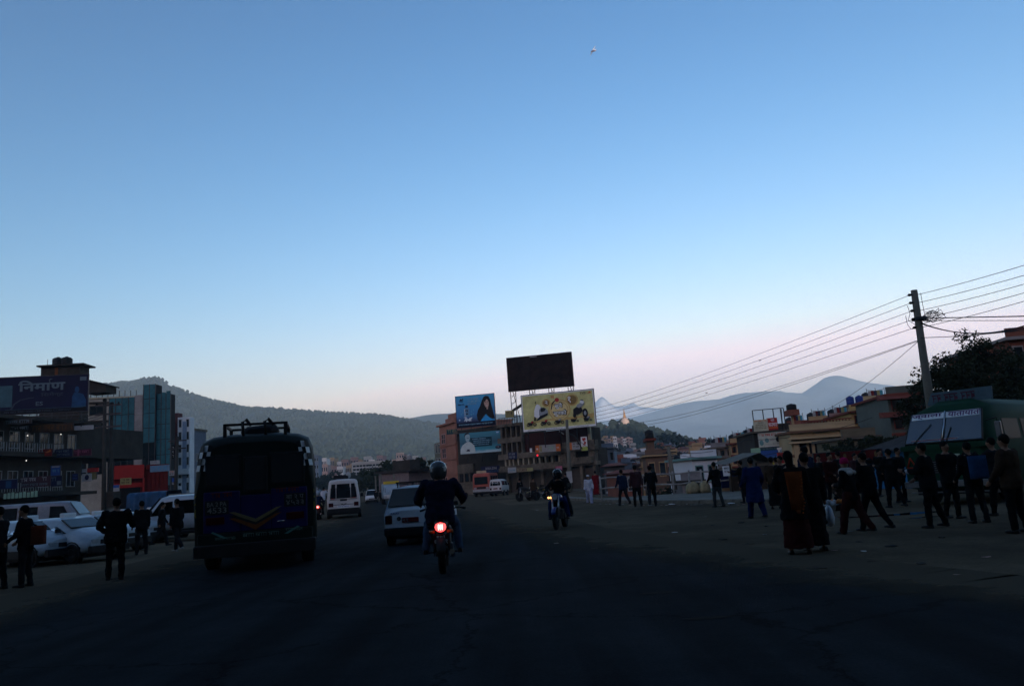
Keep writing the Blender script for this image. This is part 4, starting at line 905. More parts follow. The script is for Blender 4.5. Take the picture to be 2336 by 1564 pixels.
# ---- far town on the right, row behind row
cols6 = (PALE, ROSE, OCH, GREYP, SALMON, BRICK, BLUEP, WHITEW, OCH)
for row, (Yr_, pyt, n, a, b_) in enumerate(((330, 1010, 20, 1500, 1735), (260, 1022, 19, 1440, 1725), (200, 1034, 19, 1405, 1720), (150, 1047, 17, 1400, 1705), (112, 1062, 15, 1395, 1690))):
    for i in range(n):
        px = a + (b_ - a) * (i + rh.uniform(.1, .6)) / n; wd = rh.uniform(11, 22) * (1 + row * .12); py = pyt + rh.uniform(-8, 7) - (px - 1560) * .03 * (1 if row < 2 else .3)
        house('town_house', nth(i) + ' ' + ('house in the hindmost row of the right-hand town', 'house in the second rearmost row of the right-hand town', 'house in the middle row of the right-hand town', 'house in the second front row of the right-hand town', 'valley house in the row just behind the railing')[row],
              px, px + wd, py, Yr_ + rh.uniform(-10, 10), rh.choice(cols6), 3 if row < 4 else 2, 3, 7, rh.uniform(-20, 20), 'tile' if rh.random() < .25 else 'flat', None, ('hindmost row of far town houses', 'second row of far town houses', 'middle row of town houses', 'fourth row of town houses', 'valley houses behind the railing')[row], 1 if rh.random() < .3 else 0)
for i in range(26):
    px = 1470 + i * 10.2 + rh.uniform(-4, 4); Yt = rh.uniform(215, 400); b0 = Vector((X(px, Yt), Yt, land(X(px, Yt), Yt))); hgt = Z(px, rh.uniform(990, 1020), Yt) - b0.z
    tree('town_tree', nth(i) + ' hazy rounded tree standing among the right-hand town houses', b0, max(6, hgt), rh.uniform(4, 6.5), 26, .8, 16, 200 + i, LEAF2, group='trees among the town houses', low=.25)
for i, (px, pyt, Yt) in enumerate(((1521, 985, 480), (1540, 986, 470), (1557, 996, 460))):
    b0 = Vector((X(px, Yt), Yt, Z(px, 1018, Yt))); tree('ridge_tree', ('leftmost of three large trees at the foot of the temple hill ridge', 'middle and largest of three trees at the foot of the temple hill ridge', 'rightmost of three trees at the foot of the temple hill ridge')[i], b0, Z(px, pyt, Yt) - b0.z, 5.5, 34, .9, 20, 260 + i, LEAF2, low=.3)
tree('bare_tree', 'leafless tree rising over the town roofs left of the signs', Vector((X(1652, 170), 170, land(X(1652, 170), 170))), Z(1652, 990, 170) - land(X(1652, 170), 170), 4.5, seed=71, bare=1, low=.5)
# ---- town at the foot of the left hill
for row, (Yr_, pyt, n, a, b_) in enumerate(((640, 1050, 16, 715, 965), (520, 1062, 13, 715, 870))):
    for i in range(n):
        px = a + (b_ - a) * (i + rh.uniform(.1, .6)) / n; py = pyt + rh.uniform(-8, 6) - (px - a) * .03
        house('town_house', nth(i) + ' ' + ('sunlit house in the upper row below the left hill', 'dim house in the lower row below the left hill')[row], px, px + rh.uniform(10, 18), py, Yr_ + rh.uniform(-15, 15), rh.choice((LITP, LITW, PALE, ROSE, OCH)), 3, 3, 8, rh.uniform(-15, 15), 'flat', None, ('upper row of houses below the left hill', 'lower row of houses below the left hill')[row], 0, True, land(0, Yr_) - 1)
t, w, h = house('long_block', 'long white block with strip windows below the left hill', 803, 873, 1055, 430, PALE, 1, 1, 10, 3, 'flat', None, None, 0, False, land(0, 430) - 1)
for k in range(3):
    for i in range(9): ubox('window', GLASS, t, w * (.04 + i * .106), w * (.04 + i * .106) + w * .085, -.05, .05, h - 1.9 - k * 1.9, h - .9 - k * 1.9)
house('tall_block', 'tall sunlit pinkish block right of the long white one', 905, 922, 1034, 560, LITP, 5, 3, 8, 10, 'flat', LITW, None, 0, True, land(0, 560) - 1)
house('tall_block', 'bluish tower block just right of the purple bus', 717, 727, 1040, 470, BLUEP, 5, 2, 8, 0, 'flat', None, None, 0, True, land(0, 470) - 1)
for i in range(16):
    px = 725 + i * 15 + rh.uniform(-5, 5); Yt = rh.uniform(300, 400); b0 = Vector((X(px, Yt), Yt, land(X(px, Yt), Yt)))
    tree('valley_tree', nth(i) + ' dusky tree in the belt beneath the left hill town', b0, Z(px, rh.uniform(1074, 1086), Yt) - b0.z, 6, 24, .9, 16, 300 + i, LEAF2, group='belt of trees beneath the left hill town', low=.2)
for i, (px, pyt, Yt, sp) in enumerate(((885, 1050, 165, 6.5), (915, 1062, 160, 5.5), (862, 1070, 170, 5), (945, 1066, 158, 5), (842, 1082, 200, 5), (978, 1030, 150, 3.6))):
    b0 = Vector((X(px, Yt), Yt, 0)); tree('roadside_tree', ('tall dark roadside tree, largest of the clump ahead', 'dark tree just right of the largest roadside tree', 'dark tree just left of the largest roadside tree', 'dark tree by the low grey house', 'small dark tree at the left end of the roadside clump', 'dark tree overhanging the salmon brick house')[i], b0, Z(px, pyt, Yt) - .3, sp, 55, .42, 40, 330 + i, LEAF, low=.3)

# ---- near right: pavement, railing
PAVE = mat('pavement_concrete', (.12, .11, .09), .9, .5, .8, bump=.3)
front = [G(px, py) for px, py in ((1195, 1136), (1300, 1139.5), (1420, 1146), (1560, 1148), (1690, 1146), (1760, 1146))]
back = [Vector((X(px, Y_), Y_, 0)) for px, Y_ in ((1200, 66), (1300, 56), (1372, 46), (1560, 44.5), (1690, 43), (1765, 42))]
m = MB(); nn = len(front)
m.add([(p.x, p.y, z) for z in (0, .15) for p in front + back], [], False)
for i in range(nn - 1): m.f += [[2 * nn + i, 2 * nn + i + 1, 3 * nn + i + 1, 3 * nn + i]]; m.sm += [False]
pv_ = structure(m.build('pavement', PAVE))
KERB = mat('kerb_stone', (.16, .145, .115), .9, .5, 2)
for (p, q) in zip(front, front[1:]):
    k = max(1, int((q - p).length / 1.0)); a = math.atan2(q.y - p.y, q.x - p.x)
    for i in range(k):
        c = p.lerp(q, i / k); L_ = (q - p).length / k
        b = MB(Matrix.Translation((c.x, c.y, 0)) @ Matrix.Rotation(a, 4, 'Z')); b.bev(.01, L_ - .01, -.16 + rh.uniform(-.02, .02), -.002, -.02, .155 + rh.uniform(-.015, .01), .02); b.build('kerb_stone', KERB, pv_)
RAILM = mat('rusty_rail', (.30, .29, .27), .7, .5, 3)
rp = [Vector((X(px, Y_), Y_, .15)) for px, Y_ in ((1374, 45.2), (1560, 44), (1700, 42.6))]
rt = thing('railing', 'grey tubular railing along the pavement edge above the valley', 'railing', rp[0])
path = []
for p, q in zip(rp, rp[1:]):
    for i in range(9): path.append(p.lerp(q, i / 9) - rp[0])
path.append(rp[-1] - rp[0])
for i, p in enumerate(path[::2]): MB().cyl((p.x, p.y, -.15), (p.x + rh.uniform(-.05, .05), p.y, 1.25), .055, n=6).build('post', RAILM, rt)
for z in (.55, 1.12): MB().tube([(p.x, p.y, z + .03 * math.sin(i * 1.3)) for i, p in enumerate(path)], .05, 6).build('rail', RAILM, rt)
# ---- valley-side houses that can be told apart
house('valley_house', 'white and pale green house in the valley behind the railing', 1580, 1640, 1046, 66, WHITEW, 3, 2, 6, 8, 'flat', mat('sea_green', (.16, .30, .28)))
house('valley_house', 'low grey shed roofed in tin in front of the pale green house', 1556, 1600, 1100, 60, GREYP, 1, 3, 3, 4, 'flat', CONC_D)
t, w, h = house('valley_house', 'brown house with a stepped roof and water tank beside the dark pole', 1474, 1522, 1040, 84, mat('brown_plaster', (.16, .10, .07)), 3, 2, 7, -6, 'flat', OCH)
ubox('stair_tower', MATS['brown_plaster'], t, w * .15, w * .5, 1, 4, h + .2, h + 1.7); ubox('stair_roof', TILE, t, w * .05, w * .6, .6, 4.4, h + 1.7, h + 1.95); tank(t, w * .33, 2, h + 1.95, .5, 1.0)
house('valley_house', 'grey-blue house close behind the corner building', 1364, 1402, 1023, 112, BLUEP, 4, 3, 7, -10, 'flat', GREYP, tk=1)
house('valley_house', 'dark grey house with a white upper window below the grey-blue one', 1380, 1425, 1062, 92, mat('dark_grey_plaster', (.09, .09, .095)), 2, 2, 7, -5, 'tile', DULLW)
house('valley_house', 'dull brick house just left of the walking men', 1410, 1462, 1078, 80, BRICK, 2, 3, 6, 5, 'tile', DULLW)
tree('valley_bush', 'dark leafy tree in the valley between the railing and the brown house', Vector((X(1535, 62), 62, -5)), 5.2, 3.0, 40, .25, 40, 91, LEAF, low=.3)
# ---- signs house
Ys = 74.0
t, w, h = house('sign_house', 'dark flat-roofed house carrying the red and white advertising boards', 1722, 1806, 985, Ys, CONC_D, 3, 2, 8, -4, 'flat', CONC, win=False, base=0)
fr = thing('board_frame', 'open steel frame standing on the roof behind the red board', 'frame', P(1722, 985, Ys - 1))
wf, hf = 70 / F * Ys, 48 / F * Ys
for a in (0, .33, .66, .9, 1.0): MB().cyl((a * wf, 0, 0), (a * wf, 0, hf), .05, n=6).build('post', STEEL, fr)
MB().cyl((0, 0, hf), (wf, 0, hf + .05), .04, n=6).build('top_rail', STEEL, fr); MB().cyl((wf * .9, 0, 0), (wf, .6, hf), .035, n=5).build('brace', STEEL, fr)
sign('advert_board', 'cream notice board left of the red board on the roof', 1721, 1753, 957, 983, Ys - 1.6, mat('cream_board', (.52, .50, .36)), (('s', 3, ORANGE, .05, .9, .82, .95), ('s', 2, WOOD, .3, .7, .68, .76), ('s', 4, OLIVE, .12, .85, .5, .57), ('s', 4, OLIVE, .12, .85, .36, .43), ('s', 4, OLIVE, .12, .85, .22, .29)), yaw=R(-6))
sign('advert_board', 'red board with white lettering on the roof', 1752, 1775, 953, 980, Ys - 1.7, RED, (('t', 'श्री', PAINTW, .38, .72, .66, .95), ('t', 'चाउचाउ', PAINTW, .1, .95, .30, .58), ('b', '', ORANGE, .1, .95, .14, .24)), yaw=R(-6))
sign('advert_board', 'wide pale board with red lettering and heads below the red board', 1733, 1797, 986, 1018, Ys - 1.5, mat('pale_board', (.50, .54, .46)), (('s', 4, RED, .03, .95, .74, .93), ('o', '', mat('teal_head', (.12, .26, .27)), .03, .17, .12, .5), ('o', '', MATS['teal_head'], .22, .36, .3, .62), ('o', '', PB, .6, .73, .3, .66), ('o', '', MATS['teal_head'], .82, .97, .1, .55), ('s', 3, PG, .48, .8, .1, .25), ('b', '', PW, .2, .8, .03, .06), ('b', '', DULLW, .38, .55, .42, .48)), STEEL, yaw=R(-6))
sign('advert_board', 'dark teal strip board under the wide pale board', 1736, 1798, 1018, 1026, Ys - 1.5, MATS['dark_teal'], (('s', 6, LET, .03, .97, .25, .75),), yaw=R(-6))
sign('advert_board', 'deep blue awning board under the teal strip', 1738, 1776, 1027, 1044, Ys - 2.2, BLUE, (('s', 2, SKYB, .6, .95, .05, .2),), yaw=R(-6))
sign('advert_board', 'white board lettered in dark blue beside the blue awning', 1775, 1799, 1020, 1036, Ys - 2.3, PAINTW, (('t', 'बोहोरी', TEAL, .2, .8, .2, .85),), yaw=R(-6))
sign('advert_board', 'pale green panel left of the blue awning', 1714, 1735, 1022, 1033, Ys - 2, GREENP, (('b', '', TEAL, 0, 1, .48, .52),)); sign('advert_board', 'pale green panel right of the white lettered board', 1800, 1811, 1018, 1037, Ys - 2, GREENP, (('b', '', TEAL, .3, .4, 0, 1),))
# ---- cream houses climbing the slope
t, w, h = house('cream_house', 'cream house with a dark doorway and a roof-top tank tower', 1806, 1950, 983, 68, mat('warm_cream', (.46, .35, .20), .85, .4, .35), 2, 1, 9, -5, 'flat', mat('brown_trim', (.16, .09, .055)), win=False, base=0)
for k in range(2): ubox('cornice', MATS['warm_cream'], t, -.4, w + .4, -.6, -.002, h - .55 - k * .35, h - .38 - k * .35)
ubox('doorway', BLACKISH, t, w * .12, w * .22, -.02, .05, .8 + h * .25, h - .8); ubox('side_pier', MATS['warm_cream'], t, w * .02, w * .09, -.3, -.003, 0, h - .8)
window(t, w * .36, w * .48, h * .52, h * .74, 0, BLACKISH, None, 1, .06); window(t, w * .27, w * .29, h * .5, h * .74, 0, BLACKISH, None, 0, .04); ubox('panel', OCH, t, w * .36, w * .5, -.04, .02, h * .36, h * .47); window(t, w * .68, w * .8, h * .5, h * .74, 0, BLACKISH, None, 1, .06)
ubox('tank_column', OCH, t, w * .13, w * .155, 1.5, 1.9, h, h + 1.6); ubox('tank_platform', BRICK, t, w * .06, w * .23, .9, 2.4, h + 1.6, h + 2.1); tank(t, w * .15, 1.7, h + 2.1, .45, .55)
ubox('roof_rail', TILE, t, w * .2, w * .98, .2, .3, h + .9, h + 1.0)
for k in range(16): ubox('roof_baluster', TILE, t, w * (.2 + k * .049), w * (.2 + k * .049) + .08, .2, .3, h + .75, h + .9)
t, w, h = house('hillside_house', 'yellow house with a red balustrade and two blue tanks higher on the slope', 1945, 2048, 938, 72, mat('yellow_plaster', (.46, .31, .12), .85, .3, .4), 4, 3, 9, -8, 'flat', TILE, base=0)
for q in (.16, .36): tank(t, w * q, 2.0, h + .9, .36, .8, BLUETANK)
ubox('tank_stand', STEEL, t, w * .12, w * .5, 1.4, 2.6, h + .75, h + .88)
t, w, h = house('hillside_house', 'grey-green house with red tiled ledges behind the leaning pole', 2030, 2125, 900, 62, mat('grey_green_plaster', (.10, .115, .10)), 4, 3, 9, -8, 'flat', TILE, base=0)
for k, z in enumerate((h - .3, h * .72)): MB().add([(-.8, -1.0, z), (w + .6, -1.0, z), (w + .6, 0, z + .45), (-.8, 0, z + .45), (-.8, 0, z), (w + .6, 0, z)], [(0, 1, 2, 3), (0, 4, 5, 1), (0, 3, 4), (1, 5, 2)]).build('tiled_ledge', TILE, t)
house('hillside_house', 'tall brick house at the right edge of the picture', 2312, 2420, 772, 46, BRICK, 4, 3, 8, -4, 'flat', mat('pale_trim', (.32, .28, .26)), base=0)
house('hillside_house', 'dull house half hidden by trees between the cream house and the shed', 1925, 2000, 1000, 58, mat('khaki_plaster', (.15, .13, .085)), 1, 3, 6, -3, 'flat', CONC, base=0)
for i, (px, Yt, hh_, sp) in enumerate(((1925, 56, 3.2, 1.5), (1968, 55, 3.6, 1.6), (2012, 54, 3.6, 1.3), (2150, 46, 5.6, 2.0))):
    tree('garden_tree', ('dark garden tree in front of the cream house', 'dark garden tree left of the tin-roofed shed', 'dark garden tree above the tin-roofed shed', 'dark garden tree low behind the green bus')[i], Vector((X(px, Yt), Yt, 0)), Z(px, (1000, 992, 985, 900)[i], Yt), sp, 60, .12, 90, 120 + i, LEAF, low=.3)
for i, (a, b_, c_, Yh, m, fl, lb) in enumerate(((1850, 1900, 962, 96, OCH, 4, 'ochre house rising behind the cream house, left of the railed roof'), (1898, 1952, 955, 92, ROSE, 4, 'rose house rising behind the cream house roof rail'), (1975, 2040, 915, 96, MATS['warm_cream'], 5, 'cream upper house behind the blue tanks'), (1800, 1848, 972, 100, BRICK, 4, 'brick house behind the tank tower'), (1700, 1745, 1000, 105, ROSE, 3, 'rose house left of the sign house'), (1668, 1712, 1012, 98, OCH, 3, 'ochre house left of the rose one by the signs'), (1625, 1672, 1022, 100, GREYP, 3, 'grey house in the dense row left of the signs'))):
    t, w, h = house('hillside_house', lb, a, b_, c_, Yh, m, fl, 3, 7, -6, 'flat', (TILE, CONC, TILE, CONC, CONC, TILE, CONC)[i], base=0, tk=1 + i % 2)
    for k in range(3): MB().cyl((w * (.2 + .3 * k), .4, h + .2), (w * (.2 + .3 * k), .4, h + 1.7), .035, n=5).build('rebar_post', STEEL, t)
    MB().tube([(w * .2, .4, h + 1.5), (w * .5, .4, h + 1.35), (w * .8, .4, h + 1.5)], .02, 4).build('washing_line', STEEL, t)
    for k in range(5): ubox('hung_cloth', (DULLW, DRED, NAVY, DYELLOW, TEAL)[k], t, w * (.24 + .1 * k), w * (.24 + .1 * k) + .35, .38, .42, h + .75, h + 1.38)
# big tree at right
tree('big_tree', 'large dark tree with ragged branches against the sky behind the green bus', Vector((X(2250, 39), 39, 0)), Z(2250, 752, 39), 3.3, 165, .095, 170, 44, LEAF, low=.3, lean=.2)
tree('big_tree', 'second dark tree at the right edge beside the tall brick house', Vector((X(2365, 41), 41, 0)), Z(2330, 800, 41), 2.8, 90, .105, 130, 45, LEAF, low=.3)
# blue shed
Yd = 35.0
o, rz, L = face_frame(1990, Yd + 1, 2110, Yd - 2)
t = thing('tin_shed', 'blue walled shed with a grey corrugated tin roof left of the green bus', 'shed', o, rz); zt = Z(2040, 1023, Yd); zr = Z(2060, 968, Yd + 5)
part('wall', mat('bright_blue_wall', (.03, .15, .34), .8, .4, 1), t, (.3, L, 0, 4, 0, zt))
n = 26
for i in range(n):
    x0, x1 = -.2 + (L + .3) * i / n, -.2 + (L + .3) * (i + 1) / n; s0, s1 = x0 * .35 + L * .28, x1 * .35 + L * .5
    MB().add([(x0, -.5, zt - .1), ((x0 + x1) / 2, -.5, zt - .02), (x1, -.5, zt - .1), (x1 * .55 + L * .42, 4.5, zr), ((x0 + x1) / 2 * .55 + L * .42, 4.5, zr + .08), (x0 * .55 + L * .42, 4.5, zr)], [(0, 1, 4, 5), (1, 2, 3, 4)]).build('roof_sheet', mat('grey_tin', (.085, .085, .085), .6, .5, 1), t)
# stall
o = Vector((X(1668, 41.5), 41.5, 0)); t = thing('market_stall', 'open market stall under a worn grey sheet roof by the railing', 'stall', o)
w = 95 / F * 41; z0, z1 = Z(1700, 1052, 41), Z(1735, 1032, 41)
MB().add([(-.3, -.6, z0 - .1), (w * .7, -.6, z1), (w * .72, 2.6, z1 + .1), (-.3, 2.6, z0), (w * 1.05, -.6, z0 - .15), (w * 1.05, 2.6, z0)], [(0, 1, 2, 3), (1, 4, 5, 2), (3, 2, 1, 0), (2, 5, 4, 1)]).build('roof_sheet', mat('grey_sheet', (.12, .11, .09), .85, .5, 2), t)
for x, y in ((0, -.4), (w, -.4), (0, 2.4), (w, 2.4)): MB().cyl((x, y, 0), (x, y, z0 - .1), .05, n=6).build('post', WOOD, t)
part('counter', WOOD, t, (.2, w - .2, .2, .9, .1, .9)); part('back_cloth', mat('blue_cloth', (.012, .02, .09), .9), t, (.1, w * .98, 2.2, 2.25, .3, z0 - .3))
sign('notice_board', 'white notice with dark lettering beside the stall', 1651, 1665, 1063, 1085, 41, PAINTW, (('t', 'MIKE', PB, .12, .88, .68, .86), ('s', 2, PB, .15, .85, .35, .5)))
bt = thing('flag', 'yellow cloth pennant hanging by the stall', 'flag', P(1766, 1066, 38)); MB().add([(-.16, 0, .22), (.14, 0, .28), (.2, 0, -.18), (-.16, .03, .22), (.14, .03, .28), (.2, .03, -.18)], [(0, 2, 1), (3, 4, 5), (0, 1, 4, 3), (1, 2, 5, 4), (2, 0, 3, 5)]).build('cloth', YELLOW, bt); MB().cyl((.16, .02, -.2), (.14, .02, .6), .012, n=5).build('cord', STEEL, bt)
# red banner hoarding with printed figures
rows = [('b', '', DYELLOW, .02, .14, .0, .02)]
for k, (u, s_) in enumerate(((.06, 1), (.24, 1), (.45, .9), (.70, 1.0), (.9, 1.0))):
    rows += [('p', [(u - .05, .05), (u - .045, .4), (u - .01, .55), (u + .03, .5), (u + .045, .05)], mat('print_dark_figure', (.02, .012, .012)), 0, 1, 0, 1), ('o', '', mat('print_dim_face', (.16, .09, .035)), u - .02, u + .025, .55, .9)]
rows += [('t', 'नाना', DULLW, .56, .62, .4, .62), ('s', 5, DRED, .2, .5, .86, .96)]
sign('hoarding', 'dark red printed hoarding with dim figures behind the crowd', 1862, 2012, 1030, 1066, 34, mat('deep_red_print', (.10, .008, .008), .6, .4, 1), rows, STEEL, 'hoarding', yaw=R(-3))
sign('hoarding', 'red cloth banner over the stall behind the standing women', 1776, 1800, 1032, 1056, 36.5, RED, (('s', 2, DRED, .1, .9, .5, .8),), None, 'banner')

# ------------------------------------------------------------------ poles and wires
POLEC = mat('pole_concrete', (.16, .15, .12), .9, .35, 2, bump=.2)
WIRE = mat('wire_black', (.012, .012, .014), .6, .2, 3)
DPOLE = mat('dark_pole', (.05, .046, .04), .9, .4, 2)  # darker concrete tone for the left-hand poles
def pole(name, label, top, bot_px, Y, r=.13, ins=(), lean=None, m=None):
    p1 = P(top[0], top[1], Y); xb = X(bot_px, Y); t = thing(name, label, 'pole', (xb, Y, 0)); v = p1 - Vector((xb, Y, 0))
    MB().tube([(0, 0, 0), v * .5, v], [r * 1.35, r * 1.15, r * .9], 10).build('shaft', m or POLEC, t)
    for k in ins:
        c = v * k; b = MB(); b.box(c.x - r - .16, c.x - r * .3, -.06, .06, c.z - .05, c.z + .05); b.ball((c.x - r - .15, 0, c.z + .06), (.06, .06, .09)); b.build('insulator', BLACKISH, t)
    return t, Vector((xb, Y, 0)), v
Yq = 31.0
t, b0, v = pole('power_pole', 'tall leaning concrete power pole behind the green bus', (2085, 662), 2150, Yq, .14)
tops = []
for k, py in enumerate((672, 690, 708, 727, 746)):
    c = P(2087 + k * 3, py, Yq) - b0; b = MB(); b.cyl((c.x - .18, -.02, c.z), (c.x + .12, .02, c.z), .05, n=6); b.build('insulator', BLACKISH, t)
    MB().ball((c.x - .22, 0, c.z), (.075, .075, .06)).build('insulator', BLACKISH, t); tops.append(P(2087 + k * 3, py, Yq))
part('band', STEEL, t, (tops[3].x - b0.x - .2, tops[3].x - b0.x + .22, -.2, .2, tops[3].z - b0.z - .06, tops[3].z - b0.z + .06))
def wire(label, pts, sag=0.0, r=.012, group='power lines', name='power_line'):
    path = []
    for a, b_ in zip(pts, pts[1:]):
        for i in range(12):
            u = i / 12; p = a.lerp(b_, u); p.z -= sag * 4 * u * (1 - u); path.append(p)
    path.append(pts[-1]); o = path[0].copy(); d = (pts[-1] - pts[0]).length
    w_ = MB().tube([p - o for p in path], [max(r, .00022 * p.y) for p in path], 5).build(name, WIRE); w_.location = o
    return tag(w_, label, 'wire', group)
ends = ((1335, 936), (1335, 945), (1335, 953), (1335, 961), (1335, 969))
for k in range(5): wire(('topmost', 'second from the top', 'third from the top', 'fourth from the top', 'lowest')[k] + ' of the five power lines left of the leaning pole', [tops[k] + Vector((-.2, 0, 0)), P(*ends[k], 116)], .5, .011)
rend = ((605, 2336), (628, 2336), (648, 2336), (668, 2336), (687, 2336))
for k in range(5):
    q = P(rend[k][1], rend[k][0], 25); wire(('topmost', 'second from the top', 'third from the top', 'fourth from the top', 'lowest')[k] + ' of the five power lines right of the leaning pole', [tops[k] + Vector((.15, 0, 0)), q, q + (q - tops[k]) * 1.5], 0.03, .011)
for k, (py, y2, lb) in enumerate(((726, 721, 'thick cable leaving the pole nearly level to the right'), (731, 731, 'thin cable just under the thick level cable'), (735, 742, 'sagging thick cable right of the pole'), (737, 747, 'lower sagging cable right of the pole'), (770, 752, 'cable rising right from the middle of the pole'))):
    a = P(2098, py, Yq); q = P(2340, y2, 24); wire(lb, [a, q, q + (q - a) * .8], (.0, .0, .35, .3, .05)[k], (.02, .011, .022, .016, .014)[k], 'service cables', 'service_cable')
wire('upper of the pair of service cables running down left from the pole', [P(2094, 776, Yq), P(1440, 965, 120)], .6, .012, 'service cables', 'service_cable'); wire('lower of the pair of service cables running down left from the pole', [P(2094, 778, Yq), P(1440, 973, 118)], .6, .012, 'service cables', 'service_cable')
wire('single cable dropping steeply left to the cream house', [P(2094, 779, Yq), P(1847, 950, 68)], .4, .011, 'service cables', 'service_cable')
wire('slack cable passing over the town behind the walking men', [P(1527, 1030, 62), P(1700, 1003, 70), P(1990, 952, 66)], .5, .02, 'service cables', 'service_cable'); wire('second slack cable low across the town', [P(1350, 1010, 90), P(1527, 1034, 62), P(1790, 1028, 60)], .5, .02, 'service cables', 'service_cable')
rk = random.Random(5); lp = MB(); c0 = tops[3] - b0
for k in range(9):
    pts_ = [Vector((c0.x + .1, 0, c0.z - .02))]; a = rk.uniform(.4, 1.3)
    for q in range(7): pts_.append(Vector((c0.x + .15 + a * (math.sin(q * .5)) * .8, rk.uniform(-.15, .15), c0.z + .05 - .35 * math.sin(q * .75 + k * .3) * rk.uniform(.2, .9))))
    lp.tube(pts_, .012, 4)
stuff(lp.build('cable_tangle', WIRE, t))
for k, pts_ in enumerate((((2100, 668), (2104, 690), (2110, 720)), ((2070, 697), (2076, 715), (2072, 730), (2090, 742)), ((2066, 720), (2070, 740), (2078, 750), (2092, 749)))):
    MB().tube([P(a, b_, Yq) - b0 for a, b_ in pts_], .012, 4).build('jumper_wire', WIRE, t)
# other poles
t, b0, v = pole('street_pole', 'slim pale street pole in front of the yellow billboard', (1293, 957), 1301, 78, .16)
MB().tube([(v.x, 0, v.z - 1.3), (v.x + .6, -.2, v.z - 1.7), (v.x + 1.3, -.2, v.z - 3.0)], .05, 5).build('cable_loop', WIRE, t); part('notice', DULLW, t, (-.25, .3, -.26, -.22, 1.0, 2.1))
wire('cable dropping right from the street pole past the corner building', [P(1300, 985, 78), P(1392, 1035, 90)], .6, .02, 'service cables', 'service_cable')
t, b0, v = pole('street_pole', 'dark pole leaning over the valley behind the walking men', (1524, 1018), 1540, 60, .14)
for k in (.78, .86, .94): MB().box(v.x * k - .5, v.x * k + .5, -.05, .05, v.z * k - .04, v.z * k + .04).build('crossarm', STEEL, t)
t, b0, v = pole('transformer_pole', 'left of the two concrete poles in front of the glass towers', (239, 916), 236, 58, .13, m=DPOLE); t2, b2, v2 = pole('transformer_pole', 'right of the two concrete poles in front of the glass towers', (255, 924), 252, 58.5, .13, m=DPOLE)
for k in (.97, .90, .80): MB().box(-.7 + v.x * k, 1.2 + v.x * k, -.08, .08, v.z * k - .06, v.z * k + .06).build('crossarm', STEEL, t)
for q in ((v, b0), (v2, b2)): pass
for k in range(4): MB().ball((-.6 + v.x + k * .55, 0, v.z * .97 + .12), (.07, .07, .11)).build('insulator', BLACKISH, t)
MB().ball((v.x, 0, v.z + .12), .15).build('insulator', BLACKISH, t); MB().ball((v2.x, 0, v2.z + .12), .15).build('insulator', BLACKISH, t2); MB().bev(-.45, .45, -.5, .5, v2.z * .18, v2.z * .30, .03).build('fuse_box', CONC_D, t2); part('notice', mat('faded_notice', (.16, .2, .2)), t2, (-.25, .35, -.32, -.26, .9, 2.0))
for k, (py, y2) in enumerate(((938, 951), (944, 957), (950, 962))): wire(('upper', 'middle', 'lower')[k] + ' of three cables running left from the twin poles', [P(238, py, 58), P(100, y2, 64), P(-60, y2 + 6, 66)], .35, .02, 'service cables', 'service_cable')
t, b0, v = pole('street_pole', 'pole crowded with notices left of the purple bus', (405, 995), 398, 62, .12, m=DPOLE)
for k in (.95, .86): MB().box(v.x * k - .7, v.x * k + .7, -.06, .06, v.z * k - .05, v.z * k + .05).build('crossarm', STEEL, t)
for k, (a, b_, lb) in enumerate(((838, 1112, 'far roadside pole left of the small jeep'), (856, 1085, 'far roadside pole in front of the dark trees, left one'), (868, 1080, 'far roadside pole in front of the dark trees, middle one'), (898, 1078, 'far roadside pole in front of the dark trees, right one'))): pole('roadside_pole', lb, (a, b_), a + 4, 118 + k, .12)

# ------------------------------------------------------------------ vehicles
TYRE = mat('tyre_rubber', (.012, .012, .012), .85, .3, 6); RIM = mat('steel_rim', (.12, .12, .12), .5, .3, 5, metal=.4)
VG = see_glass('vehicle_glass', (.30, .38, .42), 1.5); BUSG = mat('dull_bus_glass', (.006, .007, .008), .45, .3, 2, spec=.15); CHROME = mat('chrome', (.45, .46, .48), .15, .2, 4, metal=1.0); BLKPL = mat('black_trim', (.015, .015, .016), .55, .3, 5)  # bus side panes are near-black, dull and weakly reflecting
TAILL = mat('tail_lens', (.04, .004, .004), .2, .2, 5); SEAT = mat('seat_cloth', (.03, .032, .04), .9, .3, 5); HEADL = mat('headlamp_glass', (.35, .37, .38), .1, .2, 5)
def wheel(par, x, y, r, w):
    s = 1 if x > 0 else -1; Mx = Matrix.Translation((x, y, r)) @ Matrix.Rotation(R(90), 4, 'Y')
    b = MB(Mx); b.lathe([(.02, -w * .3), (r * .35, -w * .3), (r * .6, -w * .42), (r * .62, 0), (r * .6, w * .42), (r * .35, w * .3), (.02, w * .3)], 16)
    o = b.build('wheel', RIM, par)
    b = MB(Mx); b.lathe([(r * .60, -w * .48), (r * .9, -w * .5), (r, -w * .36), (r, w * .36), (r * .9, w * .5), (r * .60, w * .48), (r * .57, 0), (r * .60, -w * .48)], 20); b.build('tyre', TYRE, o)
RR = [.14, .04]
def ring(y, zb, zs, zr, wb, ws, wr, crown=None):
    rr_ = RR[0]; crown = RR[1] if crown is None else crown
    rt_ = [(wb * .8, zb), (wb, zb + .06), (ws, zs), (wr, zr - rr_), (wr - rr_ * .3, zr - rr_ * .3), (wr - rr_, zr), (wr * .4, zr + crown)]
    return [(x, y, z) for x, z in rt_] + [(-x, y, z) for x, z in reversed(rt_)]
